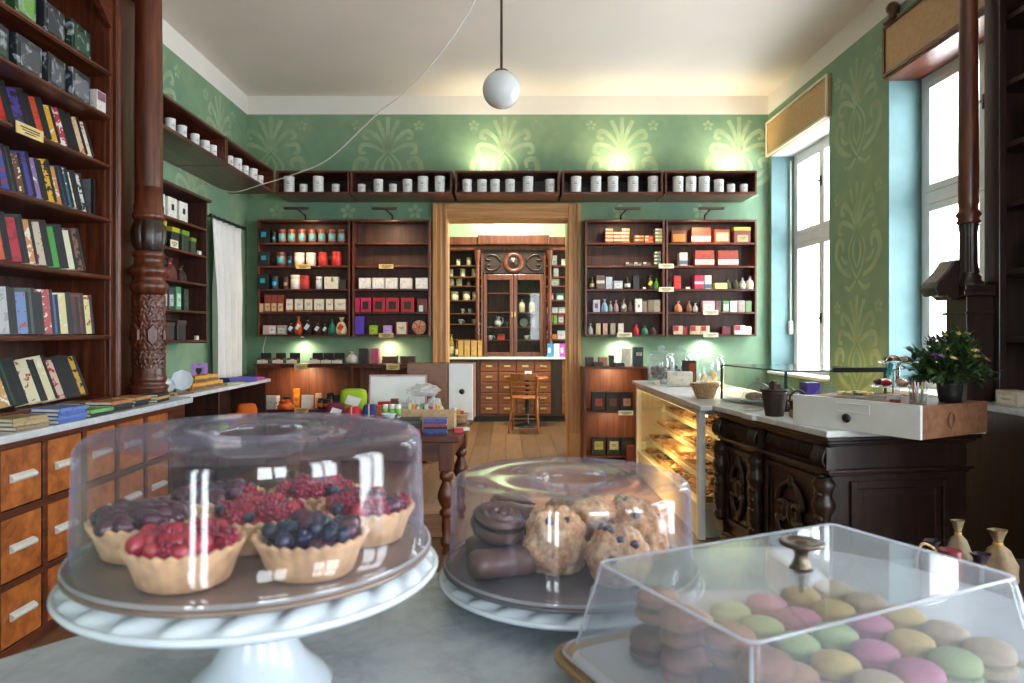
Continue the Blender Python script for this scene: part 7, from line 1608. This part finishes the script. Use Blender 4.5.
shell = MB().lathe([(0,0),(.0195,0),(.0212,.0008),(.0225,.0025),(.0212,.0042),(.0222,.0062),(.0208,.0105),(.0165,.0138),(.009,.0156),(0,.016)], seg=40, mod=lambda k,a,r,z: (r*(1+(.018*math.sin(a*23+k)+.012*math.sin(a*37)) if k in (2,3,4) else r/r) if False else r*(1+(.02*math.sin(a*23+k) if k in (2,3,4) else 0)), z))
so = shell.build('shell','macaron'); sh_me = so.data; bpy.data.objects.remove(so)
fo_ = MB().lathe([(0,0),(.0185,0),(.0202,.002),(.0202,.0045),(.0185,.0065),(0,.0065)], seg=32).build('filling','filling'); fi_me = fo_.data; bpy.data.objects.remove(fo_)
def macaron(lx, ly, z, kind, label, tilt=(0,0)):
    p = BT @ Vector((lx,ly,0)); o = thing('macaron', label, 'macaron', (p.x,p.y,z), BR, 'macarons under the rectangular cover')
    o.rotation_euler = (tilt[0],tilt[1],BR); o.scale = (.935,.935,.96)
    col = rgb(MC[kind][0])
    for nm, me, zz, fl, c in (('top_shell',sh_me,.0175,0,col),('filling',fi_me,.0165-.0045,0,tuple(q*.6 for q in col)),('bottom_shell',sh_me,.0135,1,col)):
        q = bpy.data.objects.new(nm, me); C.objects.link(q); q.parent = o; q.location = (0,0,zz)
        if fl: q.scale = (1,1,-.84)
        setc(q, c)
    return o
rows_ = [.084,.0415,-.001,-.0435,-.085]
rn = ['window side','second from the window side','middle','second from the viewer side','viewer side']
mcols = [(-.058,'lb',['lb','lb','choc','lb','lb']),(-.008,'gr',['gr','gr','gr','ye','cr']),(.042,'pk',['pk','pk','gr','pk','pk']),(.092,'ye',['ye','ye','pk','ye','gr']),(.141,'cr',['cr','cr','ye','cr','cr'])]
rown = ['row by the second dome','second row','middle row','fourth row','row nearest the viewer']
for j, y in enumerate(rows_):
    kinds = [c[2][j] for c in mcols]
    labs = ordinals([MC[k][1]+' macaron' for k in kinds], 'chocolate end', f'in the {rown[j]} under the cover')
    for (x, _, _), k, l in zip(mcols, kinds, labs):
        if x > .12 and j == 0 and False: continue
        macaron(x, y-.001, PZ, k, l, (random.uniform(-.03,.03),random.uniform(-.03,.03)))
for j, (y, n) in enumerate(zip((.070,.022,-.026,-.074),('by the second dome','second from the second dome','second from the viewer','nearest the viewer'))):
    macaron(-.118, y, PZ, 'dk' if j in (0,2) else 'choc', f'lower chocolate macaron of the stack {n}')
    macaron(-.118+.004*(-1)**j, y-.004, PZ+.0375, 'choc', f'upper chocolate macaron tilted on the stack {n}', (-.07,.04*(-1)**j))
# ------------------------------------------------------------------ daylight, far room light, camera
w = bpy.data.worlds.new('overcast_sky'); SC.world = w; w.use_nodes = True
bg = w.node_tree.nodes['Background']; bg.inputs['Color'].default_value = (.88,.95,1.0,1); bg.inputs['Strength'].default_value = SKY
def portal(loc, aim, sx, sy):
    o = area('window_daylight', loc, aim, (1,1,1), 1, sx, sy); o.data.cycles.is_portal = True
for a, b in WIN: portal((XO+.02,(a+b)/2,(zs(a)+ZH)/2), (0,(a+b)/2,(zs(a)+ZH)/2), b-a+.1, ZH-zs(a)+.1)
portal((-1.2,YN-.32,1.5), (-1.2,5,1.5), 1.2, 2.9)
portal((1.3,YN-.32,2.2), (1.3,5,2.2), 2.5, 2.5)
portal((2.92,9.7,2.0), (0,9.7,2.0), 1.5, 2.3)
cam = bpy.data.cameras.new('camera'); co = bpy.data.objects.new('camera', cam); C.objects.link(co)
co.location = (0,0,1.4); co.rotation_euler = (PI/2,0,0)
cam.sensor_width = 36; cam.sensor_fit = 'HORIZONTAL'; cam.lens = F_*36/1024; cam.shift_x = 6/1024; cam.shift_y = -8.5/1024
cam.clip_start = .02; cam.clip_end = 100
cam.dof.use_dof = True; cam.dof.focus_distance = 4.2; cam.dof.aperture_fstop = 9
SC.camera = co
vs_ = SC.view_settings; SC.display_settings.display_device = 'sRGB'
vs_.view_transform = 'Standard'; vs_.look = 'None'; vs_.gamma = 1; vs_.use_curve_mapping = False; vs_.exposure = EXPO
cy = SC.cycles
cy.transparent_max_bounces = 40; cy.max_bounces = 10; cy.diffuse_bounces = 5; cy.glossy_bounces = 5; cy.use_denoising = True; cy.sample_clamp_indirect = 6; cy.caustics_reflective = False; cy.caustics_refractive = False
